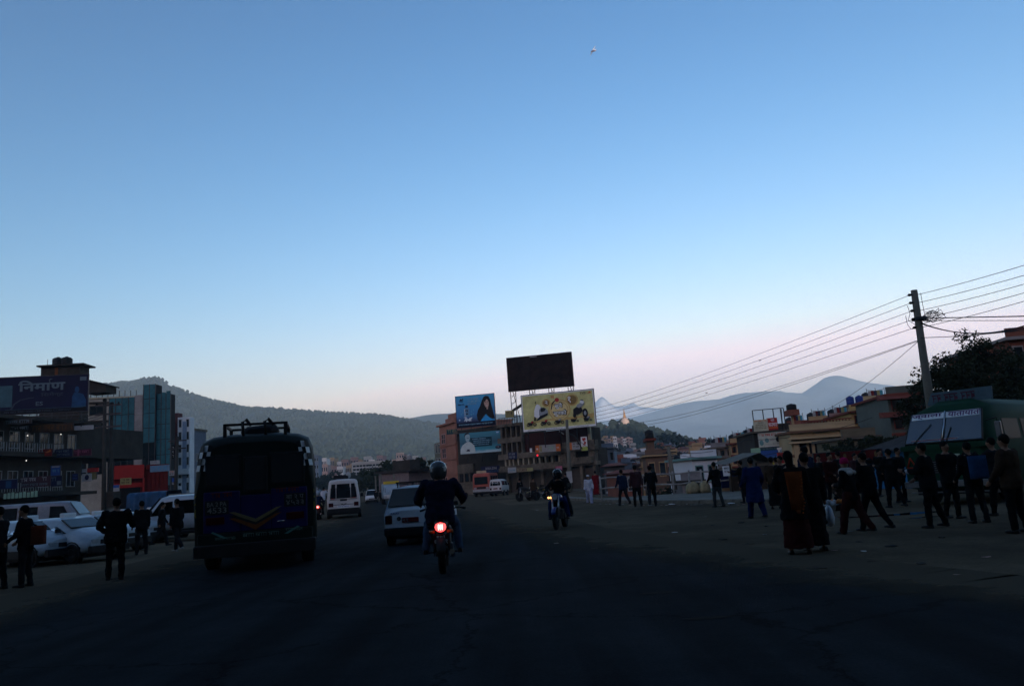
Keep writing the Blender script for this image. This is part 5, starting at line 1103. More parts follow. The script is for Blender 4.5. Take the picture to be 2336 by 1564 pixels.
class Vehicle:
    def __init__(s, name, label, cat, loc, rz, st, paint, lower=None, group=None):
        s.t = thing(name, label, cat, loc, rz, group); s.st = st; s.paint = paint
        s.body = MB().loft([ring(*q) for q in st]).build('body', paint, s.t)
    def at(s, y):
        q = s.st
        if y <= q[0][0]: return q[0]
        for a, b in zip(q, q[1:]):
            if a[0] <= y <= b[0]:
                u = (y - a[0]) / max(b[0] - a[0], 1e-6); return [a[i] + (b[i] - a[i]) * u for i in range(7)]
        return q[-1]
    def side_pt(s, y, t_, side, off=.006):
        q = s.at(y); rr_ = RR[0]; z0, z1 = q[2], q[3] - rr_
        return Vector((side * (q[5] + (q[6] - q[5]) * t_ + off), y, z0 + (z1 - z0) * t_))
    def side_window(s, y0, y1, t0=.08, t1=.95, side=1, m=None, y0t=None, y1t=None, parent=None):
        y0t = y0 if y0t is None else y0t; y1t = y1 if y1t is None else y1t
        a, b, c, d = s.side_pt(y0, t0, side), s.side_pt(y1, t0, side), s.side_pt(y1t, t1, side), s.side_pt(y0t, t1, side)
        if side < 0: a, b, c, d = b, a, d, c
        fr_ = MB().quad(a, b, c, d, .02).build('window', BLKPL, s.t)
        n = (b - a).cross(d - a).normalized() * .004; k = .06
        ce = (a + b + c + d) / 4; A, B, C, D = [p + (ce - p) * k + n for p in (a, b, c, d)]
        MB().quad(A, B, C, D, .006).build('pane', m or GLASS, fr_)
    def cross_window(s, y0, z0, w0, y1, z1, w1, front=True, name='window', m=None, frame=.03):
        """windscreen or rear window: lower edge (y0,z0), upper edge (y1,z1)"""
        a, b, c, d = Vector((-w0, y0, z0)), Vector((w0, y0, z0)), Vector((w1, y1, z1)), Vector((-w1, y1, z1))
        if front: a, b, c, d = b, a, d, c
        fr_ = MB().quad(a, b, c, d, .03).build(name, BLKPL, s.t)
        n = (b - a).cross(d - a).normalized() * .004; ce = (a + b + c + d) / 4
        A, B, C, D = [p + (ce - p) * frame + n for p in (a, b, c, d)]
        MB().quad(A, B, C, D, .006).build('pane', m or GLASS, fr_)
        return fr_
    def slope_window(s, ya, yb_, t0, t1, w0, w1, front, name, m=None, off=.022):
        # glass lying on the body between two stations, pushed out along the slope's normal
        A, B = s.at(ya), s.at(yb_); a = Vector((ya, A[3] + .04)); b = Vector((yb_, B[3] + .04)); d = (b - a).normalized()
        n = Vector((-d.y, d.x)) if d.x > 0 else Vector((d.y, -d.x))
        if n.y < 0: n = -n
        p, q = a.lerp(b, t0) + n * off, a.lerp(b, t1) + n * off
        return s.cross_window(p.x, p.y, w0, q.x, q.y, w1, front, name, m)
    def bx(s, name, m, *q, parent=None):
        b = MB(); b.bev(*q, b=min(.02, .25 * min(q[1] - q[0], q[3] - q[2], q[5] - q[4]))); return b.build(name, m, parent or s.t)
    def wheels(s, xs_, ys_, r, w):
        for y in ys_:
            for x in (-xs_, xs_):
                wheel(s.t, x, y, r, w)

# ---- the painted bus, seen from behind
PURP = mat('violet_blue_paint', (.010, .008, .075), .45, .35, 1.5, coat=.2); DGREEN = mat('dark_green_paint', (.004, .009, .007), .6, .35, 1.5, spec=.2)
RR[0] = .3
p = G(585, 1302); L = 7.2; rz = R(14.5)
loc = Vector((p.x, p.y, 0)) + Matrix.Rotation(rz, 3, 'Z') @ Vector((0, L / 2, 0))
w2 = 1.2
st = [(-L / 2, .55, 1.5, 2.55, 1.12, 1.15, 1.0), (-L / 2 + .12, .50, 1.5, 2.68, 1.18, 1.2, 1.12), (-L / 2 + .5, .48, 1.5, 2.76, w2, w2, 1.16), (L / 2 - .4, .48, 1.5, 2.76, w2, w2, 1.16), (L / 2, .55, 1.5, 2.6, 1.15, 1.15, 1.02)]
v = Vehicle('painted_bus', 'dark purple and green bus with a roof rack, seen from behind', 'bus', loc, rz, st, DGREEN)
yb = -L / 2 - .012
T = v.t
v.bx('rear_panel', PURP, -1.0, -.30, yb - .02, yb + .05, .82, 1.62); v.bx('rear_panel', PURP, .30, 1.02, yb - .02, yb + .05, .82, 1.62); v.bx('rear_door', PURP, -.295, .295, yb - .022, yb + .05, .82, 1.52)
v.cross_window(yb - .004, 1.66, .0, yb - .004, 2.4, .0) if False else None
for x0, x1 in ((-.98, -.28), (.28, .98)):
    fr_ = v.bx('rear_window', BLKPL, x0, x1, yb - .012, yb + .05, 1.70, 2.36); MB().box(x0 + .04, x1 - .04, yb - .018, yb - .011, 1.74, 2.32).build('pane', GLASS, fr_)
fr_ = v.bx('door_window', BLKPL, -.24, .24, yb - .03, yb + .05, 1.58, 2.30); MB().box(-.2, .2, yb - .037, yb - .029, 1.62, 2.26).build('pane', GLASS, fr_)
v.bx('bumper', BLKPL, -1.18, 1.18, yb - .12, yb + .1, .34, .58); v.bx('skirt', DGREEN, -1.12, 1.12, yb - .03, yb + .05, .585, .80)
YC = mat('chevron_cream', (.16, .13, .06), .6, .3, 3); OC = mat('chevron_orange', (.15, .045, .01), .6, .3, 3); DIMW = mat('dim_white_lettering', (.17, .17, .16), .6, .2, 3); TQ = mat('faded_turquoise', (.08, .22, .20), .6, .3, 3)
for m_, dz, nm in ((YC, 0, 'chevron'), (BLKPL, -.07, 'chevron'), (OC, -.12, 'chevron')):
    b = MB(); y = yb - .032 - (.002 if dz else 0) - (.002 if m_ is OC else 0)
    th = .1 if m_ is not BLKPL else .06
    b.prism([(-.52, 1.20 + dz), (-.40, 1.20 + dz), (0, 1.04 + dz), (.40, 1.24 + dz), (.52, 1.26 + dz), (0, 1.04 - th + dz)], y - .006, y); b.build(nm, m_, T)
for (a, b_, c, d), txt in (((-.93, -.56, 1.33, 1.42), 'BA 2 PA'), ((-.93, -.56, 1.20, 1.31), '4533'), ((.60, .95, 1.38, 1.47), 'बा २ प'), ((.60, .95, 1.26, 1.36), '४५३३')):
    b = MB(); letters(b, txt, a, b_, c, d, yb - .03, .01); b.build('lettering', DIMW, T)
v.bx('number_plate', BLKPL, -.97, -.52, yb - .026, yb - .015, 1.17, 1.45); v.bx('number_plate', BLKPL, .56, .99, yb - .026, yb - .015, 1.23, 1.50)
DR2 = mat('dull_red_lettering', (.12, .015, .012), .6, .2, 3)
for (a, b_, c, d) in ((-.86, -.40, 1.50, 1.60), (.38, .92, 1.53, 1.62)):
    b = MB(); scribble(b, a, b_, c, d, yb - .026, 2, words=2); b.build('lettering', DR2, T)
b = MB(); scribble(b, -.78, -.4, .66, .72, yb - .036, 3, words=2); scribble(b, -.25, .48, .69, .76, yb - .036, 4, words=3); scribble(b, .58, .95, .74, .80, yb - .036, 5, words=1); b.build('lettering', mat('pale_green_lettering', (.10, .16, .13)), T)
for s_ in (-1, 1):
    MB().prism([(s_ * .55, .70), (s_ * .82, .84), (s_ * .86, .82), (s_ * .62, .69)], yb - .04, yb - .032).build('painted_stripe', TQ, T)
    v.bx('tail_lamp', TAILL, *((-.95, -.6) if s_ < 0 else (.6, .95)), yb - .045, yb - .015, .98, 1.12)
    # chequered corner plates
    for i in range(3):
        for j in range(4):
            z0 = 2.05 + j * .13; x0 = .93 + i * .075 - j * .025
            MB().quad((s_ * x0, yb - .012 + i * .0, z0), (s_ * (x0 + .072), yb - .008 + .04 * i, z0), (s_ * (x0 + .05), yb - .004 + .045 * i, z0 + .125), (s_ * (x0 - .022), yb - .012, z0 + .125), .004 * s_).build('chequer_square', PAINTW if (i + j) % 2 == 0 else BLKPL, T)
    b = MB()
    for k, ch in enumerate('20'): letters(b, ch, s_ * 1.12 - .06, s_ * 1.12 + .06, 1.38 - k * .26, 1.58 - k * .26, yb + .02, .02)
    b.build('lettering', mat('ochre_lettering', (.20, .16, .03)), T)
    for k in range(5): v.side_window(-L / 2 + .6 + k * 1.25, -L / 2 + 1.6 + k * 1.25, .12, .85, s_)
MB().cyl((.42, yb - .05, .95), (.56, yb - .05, .96), .012).build('door_handle', CHROME, T)
v.wheels(1.0, (-L / 2 + 1.5, L / 2 - 1.3), .46, .28); v.bx('underbody', BLKPL, -1.0, 1.0, -L / 2 + .3, L / 2 - .3, .30, .5)
# roof rack with its load
rk_ = MB(); zr_ = 2.74
for x in (-.62, .62): rk_.box(x - .025, x + .025, -L / 2 + .3, -L / 2 + 1.6, zr_ + .22, zr_ + .27)
for y in (-L / 2 + .3, -L / 2 + 1.6): rk_.box(-.64, .64, y - .02, y + .02, zr_ + .225, zr_ + .275)
rk_.build('roof_rack', BLKPL, T)
for x, y in ((-.62, -L / 2 + .3), (.60, -L / 2 + .3), (-.62, -L / 2 + 1.6), (.62, -L / 2 + 1.6)): MB().box(x - .035, x + .035, y - .035, y + .035, zr_ - .08, zr_ + .27).build('rack_post', BLKPL, T)
for x in (-.25, .2): MB().tube([(x, -L / 2 + .3, zr_), (x - .02, -L / 2 + .3, zr_ + .30), (x + .05, -L / 2 + .35, zr_ + .35), (x + .14, -L / 2 + .45, zr_ + .24)], .035, 6).build('rack_hook', BLKPL, T)
ld = thing('roof_load', 'dark bundle lying on the rack of the purple bus', 'luggage', loc + Matrix.Rotation(rz, 3, 'Z') @ Vector((0, -L / 2 + .9, 2.77)), rz)
b = MB(); b.loft([[(x * s_, y, z * s_) for x, z in ((-.32, 0), (.38, 0), (.42, .12), (.36, .24), (-.2, .2), (-.34, .1))] for y, s_ in ((-.35, .7), (-.2, 1), (.4, 1.05), (.6, .7))]); b.build('bundle', mat('tarpaulin_dark', (.02, .02, .022), .9), ld)

RR[0] = .14
# ---- white microbus from behind
WP = mat('white_vehicle_paint', (.60, .57, .55), .35, .18, 1.2, coat=.3)
def microbus(name, label, loc, rz, rear=True, tint=None, L=4.6, hgt=2.0, w=.86, paint=None, extras=True):
    z0, zs, zr = .42, 1.12, hgt
    st = [(-L / 2, z0 + .05, zs, zr - .12, w * .93, w * .95, w * .78), (-L / 2 + .10, z0, zs, zr, w * .98, w, w * .86), (L / 2 - 1.3, z0, zs, zr, w, w, w * .87), (L / 2 - .75, z0, zs, zr - .06, w, w, w * .86), (L / 2 - .12, z0, zs - .05, zs + .12, w * .98, w * .97, w * .90), (L / 2, z0 + .05, zs - .25, zs - .1, w * .9, w * .9, w * .82)]
    v = Vehicle(name, label, 'van', loc, rz, st, paint or WP); T = v.t; yb = -L / 2
    # rear: one tinted window in three panes
    for x0, x1, t0, t1 in ((-.70, -.40, -.62, -.385), (-.37, .37, -.355, .355), (.40, .70, .385, .62)):
        fr_ = MB().quad((x0 * w / .86, yb - .010, 1.18), (x1 * w / .86, yb - .010, 1.18), (t1 * w / .86, yb + .004, zr - .22), (t0 * w / .86, yb + .004, zr - .22), .02).build('rear_window', BLKPL, T)
        MB().quad(((x0 + .02) * w / .86, yb - .013, 1.2), ((x1 - .02) * w / .86, yb - .013, 1.2), ((t1 - .02) * w / .86, yb + .0, zr - .24), ((t0 + .02) * w / .86, yb + .0, zr - .24), .004).build('pane', GLASS, fr_)
    v.bx('bumper', BLKPL, -w * .97, w * .97, yb - .08, yb + .15, z0 - .08, z0 + .18)
    for s_ in (-1, 1):
        v.bx('tail_lamp', TAILL, *((-w * .9, -w * .62) if s_ < 0 else (w * .62, w * .9)), yb - .03, yb + .05, .70, .93)
        for k, (a, b_) in enumerate(((-L / 2 + .3, -L / 2 + 1.5), (-L / 2 + 1.6, -L / 2 + 2.6))): v.side_window(a, b_, .1, .93, s_)
        v.side_window(L / 2 - 1.75, L / 2 - .62, .1, .9, s_, y1t=L / 2 - 1.0)
        v.bx('mirror', BLKPL, *((-w - .2, -w - .03) if s_ < 0 else (w + .03, w + .2)), L / 2 - .8, L / 2 - .68, 1.2, 1.42)
        v.bx('headlamp', HEADL, *((-w * .88, -w * .55) if s_ < 0 else (w * .55, w * .88)), L / 2 - .06, L / 2 + .02, .68, .84)
    v.slope_window(L / 2 - .12, L / 2 - .75, .06, .94, w * .86, w * .76, True, 'windscreen'); v.bx('front_bumper', BLKPL, -w * .95, w * .95, L / 2 - .1, L / 2 + .1, z0 - .06, z0 + .16)
    v.wheels(w - .06, (-L / 2 + .95, L / 2 - .85), .32, .2); v.bx('underbody', BLKPL, -w * .85, w * .85, -L / 2 + .2, L / 2 - .2, .24, z0 + .04)
    return v
p = G(785, 1182); rz = R(11.5); L = 4.7
loc = Vector((p.x, p.y, 0)) + Matrix.Rotation(rz, 3, 'Z') @ Vector((0, L / 2, 0))
v = microbus('microbus', 'white microbus with luggage on its roof, seen from behind', loc, rz, L=L, hgt=2.25, w=.96); T = v.t; yb = -L / 2
for z in (1.10, .80): v.bx('painted_stripe', BLKPL, -.8, .8, yb - .012, yb + .02, z, z + .03)
v.bx('wiper_box', BLKPL, -.2, .2, yb - .03, yb + .02, 1.02, 1.14); MB().prism([(-.2, .88), (-.05, .86), (0, .80), (.06, .86), (.22, .9), (.08, .82), (0, .76), (-.08, .82)], yb - .02, yb - .013).build('emblem', BLKPL, T)
b = MB(); letters(b, 'Bad By Nature', -.3, .3, .66, .75, yb - .02, .01); b.build('lettering', BLUE, T); v.bx('number_plate', PAINTW, -.36, .36, yb - .016, yb + .01, .63, .77)
for a, b_ in ((-.72, -.45), (.4, .72)): q = MB(); scribble(q, a, b_, 1.14, 1.19, yb - .014, 3, words=1); q.build('lettering', RED, T)
ld = thing('roof_luggage', 'dark tied load on the microbus roof', 'luggage', loc + Matrix.Rotation(rz, 3, 'Z') @ Vector((-.15, -1.2, 2.27)), rz)
b = MB(); b.loft([[(x * s_, y, z) for x, z in ((-.42, 0), (.45, 0), (.46, .2), (.3, .26), (-.35, .27), (-.44, .18))] for y, s_ in ((-.5, .85), (-.4, 1), (.8, 1), (1.0, .8))]); b.build('bundle', MATS['tarpaulin_dark'], ld)
MB().ball((.45, -.25, .24), (.16, .2, .2)).build('sack', DULLW, ld)

# ---- small cars
def small_car(name, label, loc, rz, paint, lower=None, L=3.35, w=.72, hgt=1.4, boot=0.0, group=None, roofsign=True, cat='car'):
    z0, zs = .26, .86
    st = [(-L / 2, z0 + .08, .74, zs - .02, w * .92, w * .94, w * .86), (-L / 2 + .08 + boot, z0, .8, zs + .04, w * .97, w * .98, w * .90), (-L / 2 + .32 + boot, z0, zs, hgt - .02, w, w, w * .80), (-L / 2 + .8 + boot, z0, zs, hgt, w, w, w * .79), (.18, z0, zs, hgt - .01, w, w, w * .78), (.35, z0, zs, hgt - .06, w, w, w * .78),
          (.98, z0, .84, .93, w, w * .99, w * .88), (L / 2 - .25, z0, .74, .82, w * .97, w * .95, w * .84), (L / 2, z0 + .1, .62, .68, w * .86, w * .86, w * .78)]
    v = Vehicle(name, label, cat, loc, rz, st, paint, group=group); T = v.t; yb = -L / 2
    v.slope_window(yb + .08 + boot, yb + .32 + boot, .08, .90, w * .84, w * .70, False, 'rear_window', see_glass('rear_glass', (.30, .34, .36), 1.45))
    v.slope_window(.98, .35, .05, .94, w * .86, w * .68, True, 'windscreen', VG)
    for s_ in (-1, 1):
        v.side_window(-.28, .9, .05, .92, s_, VG, y1t=.36); v.side_window(yb + .45 + boot, -.34, .05, .92, s_, VG, y0t=yb + .62 + boot)
        v.bx('tail_lamp', TAILL, *((-w * .93, -w * .66) if s_ < 0 else (w * .66, w * .93)), yb - .015, yb + .06, .56, .78)
        v.bx('headlamp', HEADL, *((-w * .8, -w * .45) if s_ < 0 else (w * .45, w * .8)), L / 2 - .07, L / 2 + .01, .52, .65)
        v.bx('mirror', BLKPL, *((-w - .16, -w - .02) if s_ < 0 else (w + .02, w + .16)), .62, .72, .88, 1.0)
        MB().box(*((-w - .012, -w + .02) if s_ < 0 else (w - .02, w + .012)), -.2, -.06, .74, .77).build('door_handle', BLKPL, T)
        v.bx('side_skirt', lower or BLKPL, *((-w - .012, -w * .9) if s_ < 0 else (w * .9, w + .012)), yb + .2, L / 2 - .3, z0 - .03, z0 + .2)
    v.bx('bumper', BLKPL, -w * .95, w * .95, yb - .08, yb + .1, z0, z0 + .2); v.bx('front_bumper', BLKPL, -w * .9, w * .9, L / 2 - .08, L / 2 + .08, z0, z0 + .2); v.bx('grille', BLKPL, -w * .42, w * .42, L / 2 - .03, L / 2 + .012, .5, .62)
    v.bx('number_plate', mat('red_plate', (.13, .012, .012)), -.22, .22, yb - .024, yb + .02, .58, .70); v.bx('underbody', BLKPL, -w * .85, w * .85, yb + .2, L / 2 - .2, .15, z0 + .04)
    v.bx('seat', SEAT, -w * .75, w * .75, -.75, -.6, .4, 1.02); v.bx('seat', SEAT, -w * .72, -w * .1, .1, .24, .4, 1.08); v.bx('seat', SEAT, w * .1, w * .72, .1, .24, .4, 1.08)
    if roofsign:
        v.bx('roof_sign', PAINTW, -.22, .22, -.05, .12, hgt + .01, hgt + .16)
    v.wheels(w - .05, (-L / 2 + .62, L / 2 - .62), .27, .17)
    for s_ in (-1, 1):
        for y in (-L / 2 + .62, L / 2 - .62): MB(Matrix.Translation((s_ * (w - .02), y, .27)) @ Matrix.Rotation(R(90), 4, 'Y')).lathe([(.31, -.03), (.335, -.03), (.335, .03), (.31, .03), (.31, -.03)], 18).build('wheel_arch', BLKPL, T)
    return v
DKB = mat('dark_lower_paint', (.035, .04, .05), .4, .3, 2, coat=.3)
p = G(930, 1243); rz = R(-5); L = 3.35
loc = Vector((p.x, p.y, 0)) + Matrix.Rotation(rz, 3, 'Z') @ Vector((.10, L / 2, 0))
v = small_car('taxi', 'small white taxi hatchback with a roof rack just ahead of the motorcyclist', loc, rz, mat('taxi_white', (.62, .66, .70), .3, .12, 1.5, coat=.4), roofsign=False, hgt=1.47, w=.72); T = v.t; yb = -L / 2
b = MB()
for x in (-.5, .5): b.box(x - .02, x + .02, -.9, .4, 1.54, 1.58)
for y in (-.85, -.4, .05, .35): b.box(-.55, .55, y - .02, y + .02, 1.585, 1.62)
b.build('roof_rack', BLKPL, T)
for x in (-.5, .5):
    for y in (-.85, .35): MB().cyl((x, y, 1.42), (x, y, 1.6), .015, n=6).build('rack_post', BLKPL, T)
MB().quad((-.5, yb + .19, 1.20), (-.26, yb + .19, 1.24), (-.26, yb + .24, 1.31), (-.5, yb + .24, 1.28), .003).build('window_sticker', mat('orange_sticker', (.55, .25, .02)), T)
b = MB(); letters(b, 'TAXI', -.52, -.30, .80, .84, yb - .012, .01); b.build('lettering', BLUE, T); MB().cyl((-.3, yb - .01, .68), (-.3, yb + .02, .68), .055, n=14).build('fuel_cap', BLKPL, T)
b = MB(); letters(b, '२१', -.2, -.05, .6, .68, yb - .03, .01); b.build('lettering', DIMW, T)
# ---- taxis in the left car park, noses to the right
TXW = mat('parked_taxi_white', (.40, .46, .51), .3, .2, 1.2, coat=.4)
for i, (px, py, lb, rzd) in enumerate(((115, 1292, 'nearest of the white taxis parked in a row at the left', -112), (195, 1268, 'second nearest white taxi in the left row', -110), (265, 1248, 'third white taxi in the left row behind the standing man', -108), (20, 1300, 'white taxi cut off by the left edge of the picture', -114), (330, 1235, 'dark taxi parked at the far end of the left row', -106))):
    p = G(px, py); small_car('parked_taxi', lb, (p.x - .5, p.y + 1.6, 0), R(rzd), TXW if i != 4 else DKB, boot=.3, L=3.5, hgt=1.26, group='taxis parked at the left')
# ---- white four-wheel drive
p = G(392, 1236); w = .85; L = 4.4
st = [(-L / 2, .5, 1.02, 1.70, .80, .82, .70), (-L / 2 + .12, .45, 1.05, 1.80, .84, .85, .74), (.4, .45, 1.05, 1.80, w, w, .75), (.62, .45, 1.05, 1.74, w, w, .75), (1.12, .45, 1.03, 1.16, w, w, .78), (L / 2 - .2, .45, .96, 1.08, .83, .82, .74), (L / 2, .5, .82, .9, .76, .76, .7)]
v = Vehicle('jeep', 'white four-wheel drive with a roof rail parked behind two walkers', 'car', (p.x, p.y + 1, 0), R(92), st, TXW); T = v.t
for s_ in (-1, 1):
    v.side_window(-L / 2 + .25, -.95, .06, .93, s_, VG); v.side_window(-.85, .0, .06, .93, s_, VG); v.side_window(.1, .98, .06, .9, s_, VG, y1t=.62)
    v.bx('mirror', BLKPL, *((-1.05, -.88) if s_ < 0 else (.88, 1.05)), .85, .95, 1.1, 1.28); v.bx('headlamp', HEADL, *((-.78, -.5) if s_ < 0 else (.5, .78)), L / 2 - .05, L / 2 + .02, .74, .9); v.bx('tail_lamp', TAILL, *((-.8, -.62) if s_ < 0 else (.62, .8)), -L / 2 - .02, -L / 2 + .04, .9, 1.2)
    MB().box(s_ * .68 - .02, s_ * .68 + .02, -1.9, .3, 1.84, 1.88).build('roof_rail', DULLW, T); v.bx('side_step', BLKPL, *((-.95, -.8) if s_ < 0 else (.8, .95)), -1.2, 1.2, .36, .44)
v.slope_window(1.12, .62, .06, .94, .78, .66, True, 'windscreen', VG); v.bx('bumper', BLKPL, -.86, .86, L / 2 - .08, L / 2 + .12, .42, .64); v.bx('rear_bumper', BLKPL, -.84, .84, -L / 2 - .1, -L / 2 + .1, .42, .62); v.wheels(.79, (-1.35, 1.35), .37, .24); v.bx('seat', SEAT, -.7, .7, -1.0, -.85, .6, 1.4); v.bx('underbody', BLKPL, -.75, .75, -2, 2, .3, .5)
# ---- left microbus side on and blue tarpaulin truck
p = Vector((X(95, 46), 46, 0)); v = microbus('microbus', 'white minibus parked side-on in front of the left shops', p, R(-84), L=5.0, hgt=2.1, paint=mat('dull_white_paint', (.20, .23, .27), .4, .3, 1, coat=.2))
q = MB()
for k in range(8): q.box(.905, .915, -2.2 + k * .36, -1.92 + k * .36, 1.52, 1.74)
hs = thing('hanging_packets', 'row of pale green packets hung in front of the white minibus', 'goods', P(8, 1137, 43.5), R(2))
for k in range(9): MB().bev(k * .21, k * .21 + .16, -.02, .02, -.02, .26 + .03 * (k % 3), .01).build('packet', mat('pale_green_packet', (.20, .34, .26), .5), hs)
MB().box(-.05, 2.0, -.015, .015, .3, .33).build('rail', STEEL, hs)
p = Vector((X(352, 56), 56, 0)); t = thing('tarpaulin_stall', 'low stall covered by a creased blue tarpaulin behind the jeep', 'stall', p)
TARP = mat('blue_tarpaulin', (.015, .06, .13), .55, .5, 1.5, bump=.4); w = 2.7; z1 = Z(350, 1122, 56)
b = MB(); n = 24
for row in ((-1.3, .9), (-1.35, z1 * .6), (-1.25, z1 - .15), (-1.0, z1), (1.2, z1 + .05), (1.4, z1 - .3), (1.4, .8)):
    pass
rings = [[(-w / 2 + w * i / n, row[0] + .06 * math.sin(i * 1.9) + .03 * math.sin(i * 4.7), row[1] + .03 * math.sin(i * 1.1)) for i in range(n + 1)] for row in ((-1.3, .9), (-1.35, z1 * .6), (-1.25, z1 - .15), (-1.0, z1), (1.2, z1 + .05), (1.4, z1 - .3), (1.4, .8))]
b.loft(rings, closed=False, caps=False); b.build('tarpaulin', TARP, t)
for x in (-w / 2 + .05, w / 2 - .05):
    for y in (-1.1, 1.2): MB().cyl((x, y, 0), (x, y, z1 - .05), .05, n=6).build('post', WOOD, t)
part('counter', WOOD, t, (-w / 2 + .1, w / 2 - .1, -1, 1, .1, .85))
# ---- far vehicles on the road and at the crossing
WHT = MATS['white_vehicle_paint']
v = small_car('far_jeep', 'small white jeep far down the road', (X(848, 105), 105, 0), R(190), WHT, L=3.6, hgt=1.7, w=.8, roofsign=False)
p = Vector((X(893, 88), 88, 0)); st = [(-2.6, .6, 1.2, 2.2, .9, .92, .9), (-2.55, .55, 1.2, 2.25, .95, .95, .93), (.9, .55, 1.2, 2.25, .95, .95, .93), (1.0, .55, 1.2, 2.1, .95, .95, .82), (1.9, .55, 1.15, 1.95, .92, .92, .80), (2.1, .6, 1.0, 1.25, .9, .9, .82)]
v = Vehicle('small_truck', 'small truck with a blue and white cab beyond the taxi', 'truck', p, R(192), st, mat('truck_blue_white', (.28, .36, .42), .5, .4, .8)); v.cross_window(2.09, 1.27, .78, 1.92, 1.86, .7, True, 'windscreen'); v.bx('front_panel', WHT, -.85, .85, 2.1, 2.16, .65, 1.0); v.bx('roof_board', YELLOW, -.85, .85, 1.1, 1.2, 2.15, 2.45); v.wheels(.85, (-1.6, 1.4), .4, .25)
for s_ in (-1, 1): v.side_window(1.05, 1.8, .1, .9, s_); v.bx('headlamp', HEADL, *((-.8, -.55) if s_ < 0 else (.55, .8)), 2.14, 2.19, .72, .92)
def big_bus(name, label, loc, rz, paint, L, w, hgt, belt):
    st = [(-L / 2, .5, belt, hgt - .15, w * .95, w * .96, w * .88), (-L / 2 + .2, .45, belt, hgt, w, w, w * .95), (L / 2 - .6, .45, belt, hgt, w, w, w * .95), (L / 2 - .12, .45, belt, hgt - .1, w * .98, w * .98, w * .92), (L / 2, .5, belt - .05, hgt - .3, w * .93, w * .93, w * .86)]
    v = Vehicle(name, label, 'bus', loc, rz, st, paint); v.wheels(w - .16, (-L / 2 + 1.5, L / 2 - 1.2), .45, .27); v.bx('underbody', BLKPL, -w * .9, w * .9, -L / 2 + .2, L / 2 - .2, .28, .48)
    return v
RB = mat('coral_red_paint', (.42, .10, .07), .5, .3, 1)
v = big_bus('red_bus', 'coral red bus parked facing us beside the white minivan', (X(1108, 96), 98.5, 0), R(172), RB, 6.2, 1.08, 2.75, 1.35); T = v.t
v.cross_window(3.115, 1.42, .82, 3.115, 2.32, .80, True, 'windscreen'); v.bx('lower_panel', DULLW, -1.05, 1.05, 3.11, 3.16, .55, .85)
for s_ in (-1, 1):
    v.bx('headlamp', HEADL, *((-.9, -.6) if s_ < 0 else (.6, .9)), 3.1, 3.17, .9, 1.08)
    for k in range(4): v.side_window(-2.7 + k * 1.3, -1.6 + k * 1.3, .1, .85, s_)
v.bx('bumper', BLKPL, -1.05, 1.05, 3.1, 3.22, .38, .56); v.bx('roof_board', mat('cream_roof_board', (.5, .38, .24)), -.6, .6, 2.5, 2.6, 2.72, 3.05); v.bx('grille', BLKPL, -.55, .55, 3.12, 3.15, .9, 1.15)
v = microbus('minivan', 'small white minivan parked in front of the red bus', (X(1140, 91), 92, 0), R(-14), L=3.4, hgt=1.85, w=.74); b = MB(); scribble(b, -.45, .4, 1.42, 1.52, -1.73, 1, words=2); b.build('lettering', PAINTW, v.t); v.bx('number_plate', MATS['red_plate'], -.25, .25, -1.73, -1.70, .78, .9)

# ---- green bus at the right
RR[0] = .40; RR[1] = .10
GB = mat('bottle_green_paint', (.007, .045, .020), .7, .35, 1.2, spec=.15)
p = G(2175, 1152); rz = R(180 - 50); L = 7.0
loc = Vector((p.x, p.y, 0)) - Matrix.Rotation(rz, 3, 'Z') @ Vector((0, L / 2, 0))
w = 1.12; hgt, belt = 2.72, 1.55
st = [(-L / 2, .5, belt, hgt - .15, w * .95, w * .96, w * .88), (-L / 2 + .2, .45, belt, hgt, w, w, w * .95), (L / 2 - 1.2, .45, belt, hgt, w, w, w * .95), (L / 2 - .66, .45, belt, hgt - .10, w, w, w * .92, .05), (L / 2 - .02, .45, belt - .05, belt + .04, w * .98, w * .98, w * .92, .01), (L / 2, .5, belt - .15, belt - .04, w * .95, w * .96, w * .9, .01)]
v = Vehicle('green_bus', 'bottle green bus facing us at the right with lettered windscreen strips', 'bus', loc, rz, st, GB); T = v.t; yf = L / 2
def screen(x0, x1):
    za, zb = belt + .12, hgt - .22; ya, yt = yf - .02, yf - .54
    P4 = lambda x, u: Vector((x * (1 - .07 * u), ya + (yt - ya) * u + .06, za + (zb - za) * u))
    a, b_, c, d = P4(x1, 0), P4(x0, 0), P4(x0, 1), P4(x1, 1)
    fr_ = MB().quad(a, b_, c, d, .03).build('windscreen', BLKPL, T)
    o_ = Vector((0, .006, .002)); MB().quad(P4(x1 - .03, .03) + o_, P4(x0 + .03, .03) + o_, P4(x0 + .03, .97) + o_, P4(x1 - .03, .97) + o_, .004).build('pane', see_glass('bus_screen_glass', (.20, .3, .36), 3.0), fr_)
    return P4
P4 = screen(-1.0, -.015); screen(.015, 1.0); MB().cyl(P4(0, 0) + Vector((0, .02, 0)), P4(0, 1) + Vector((0, .02, 0)), .025).build('screen_pillar', CHROME, T)
STRIP = mat('white_sun_strip', (.85, .87, .88), .5, .1, 3); PURL = mat('purple_lettering', (.13, .05, .16), .5, .2, 3)
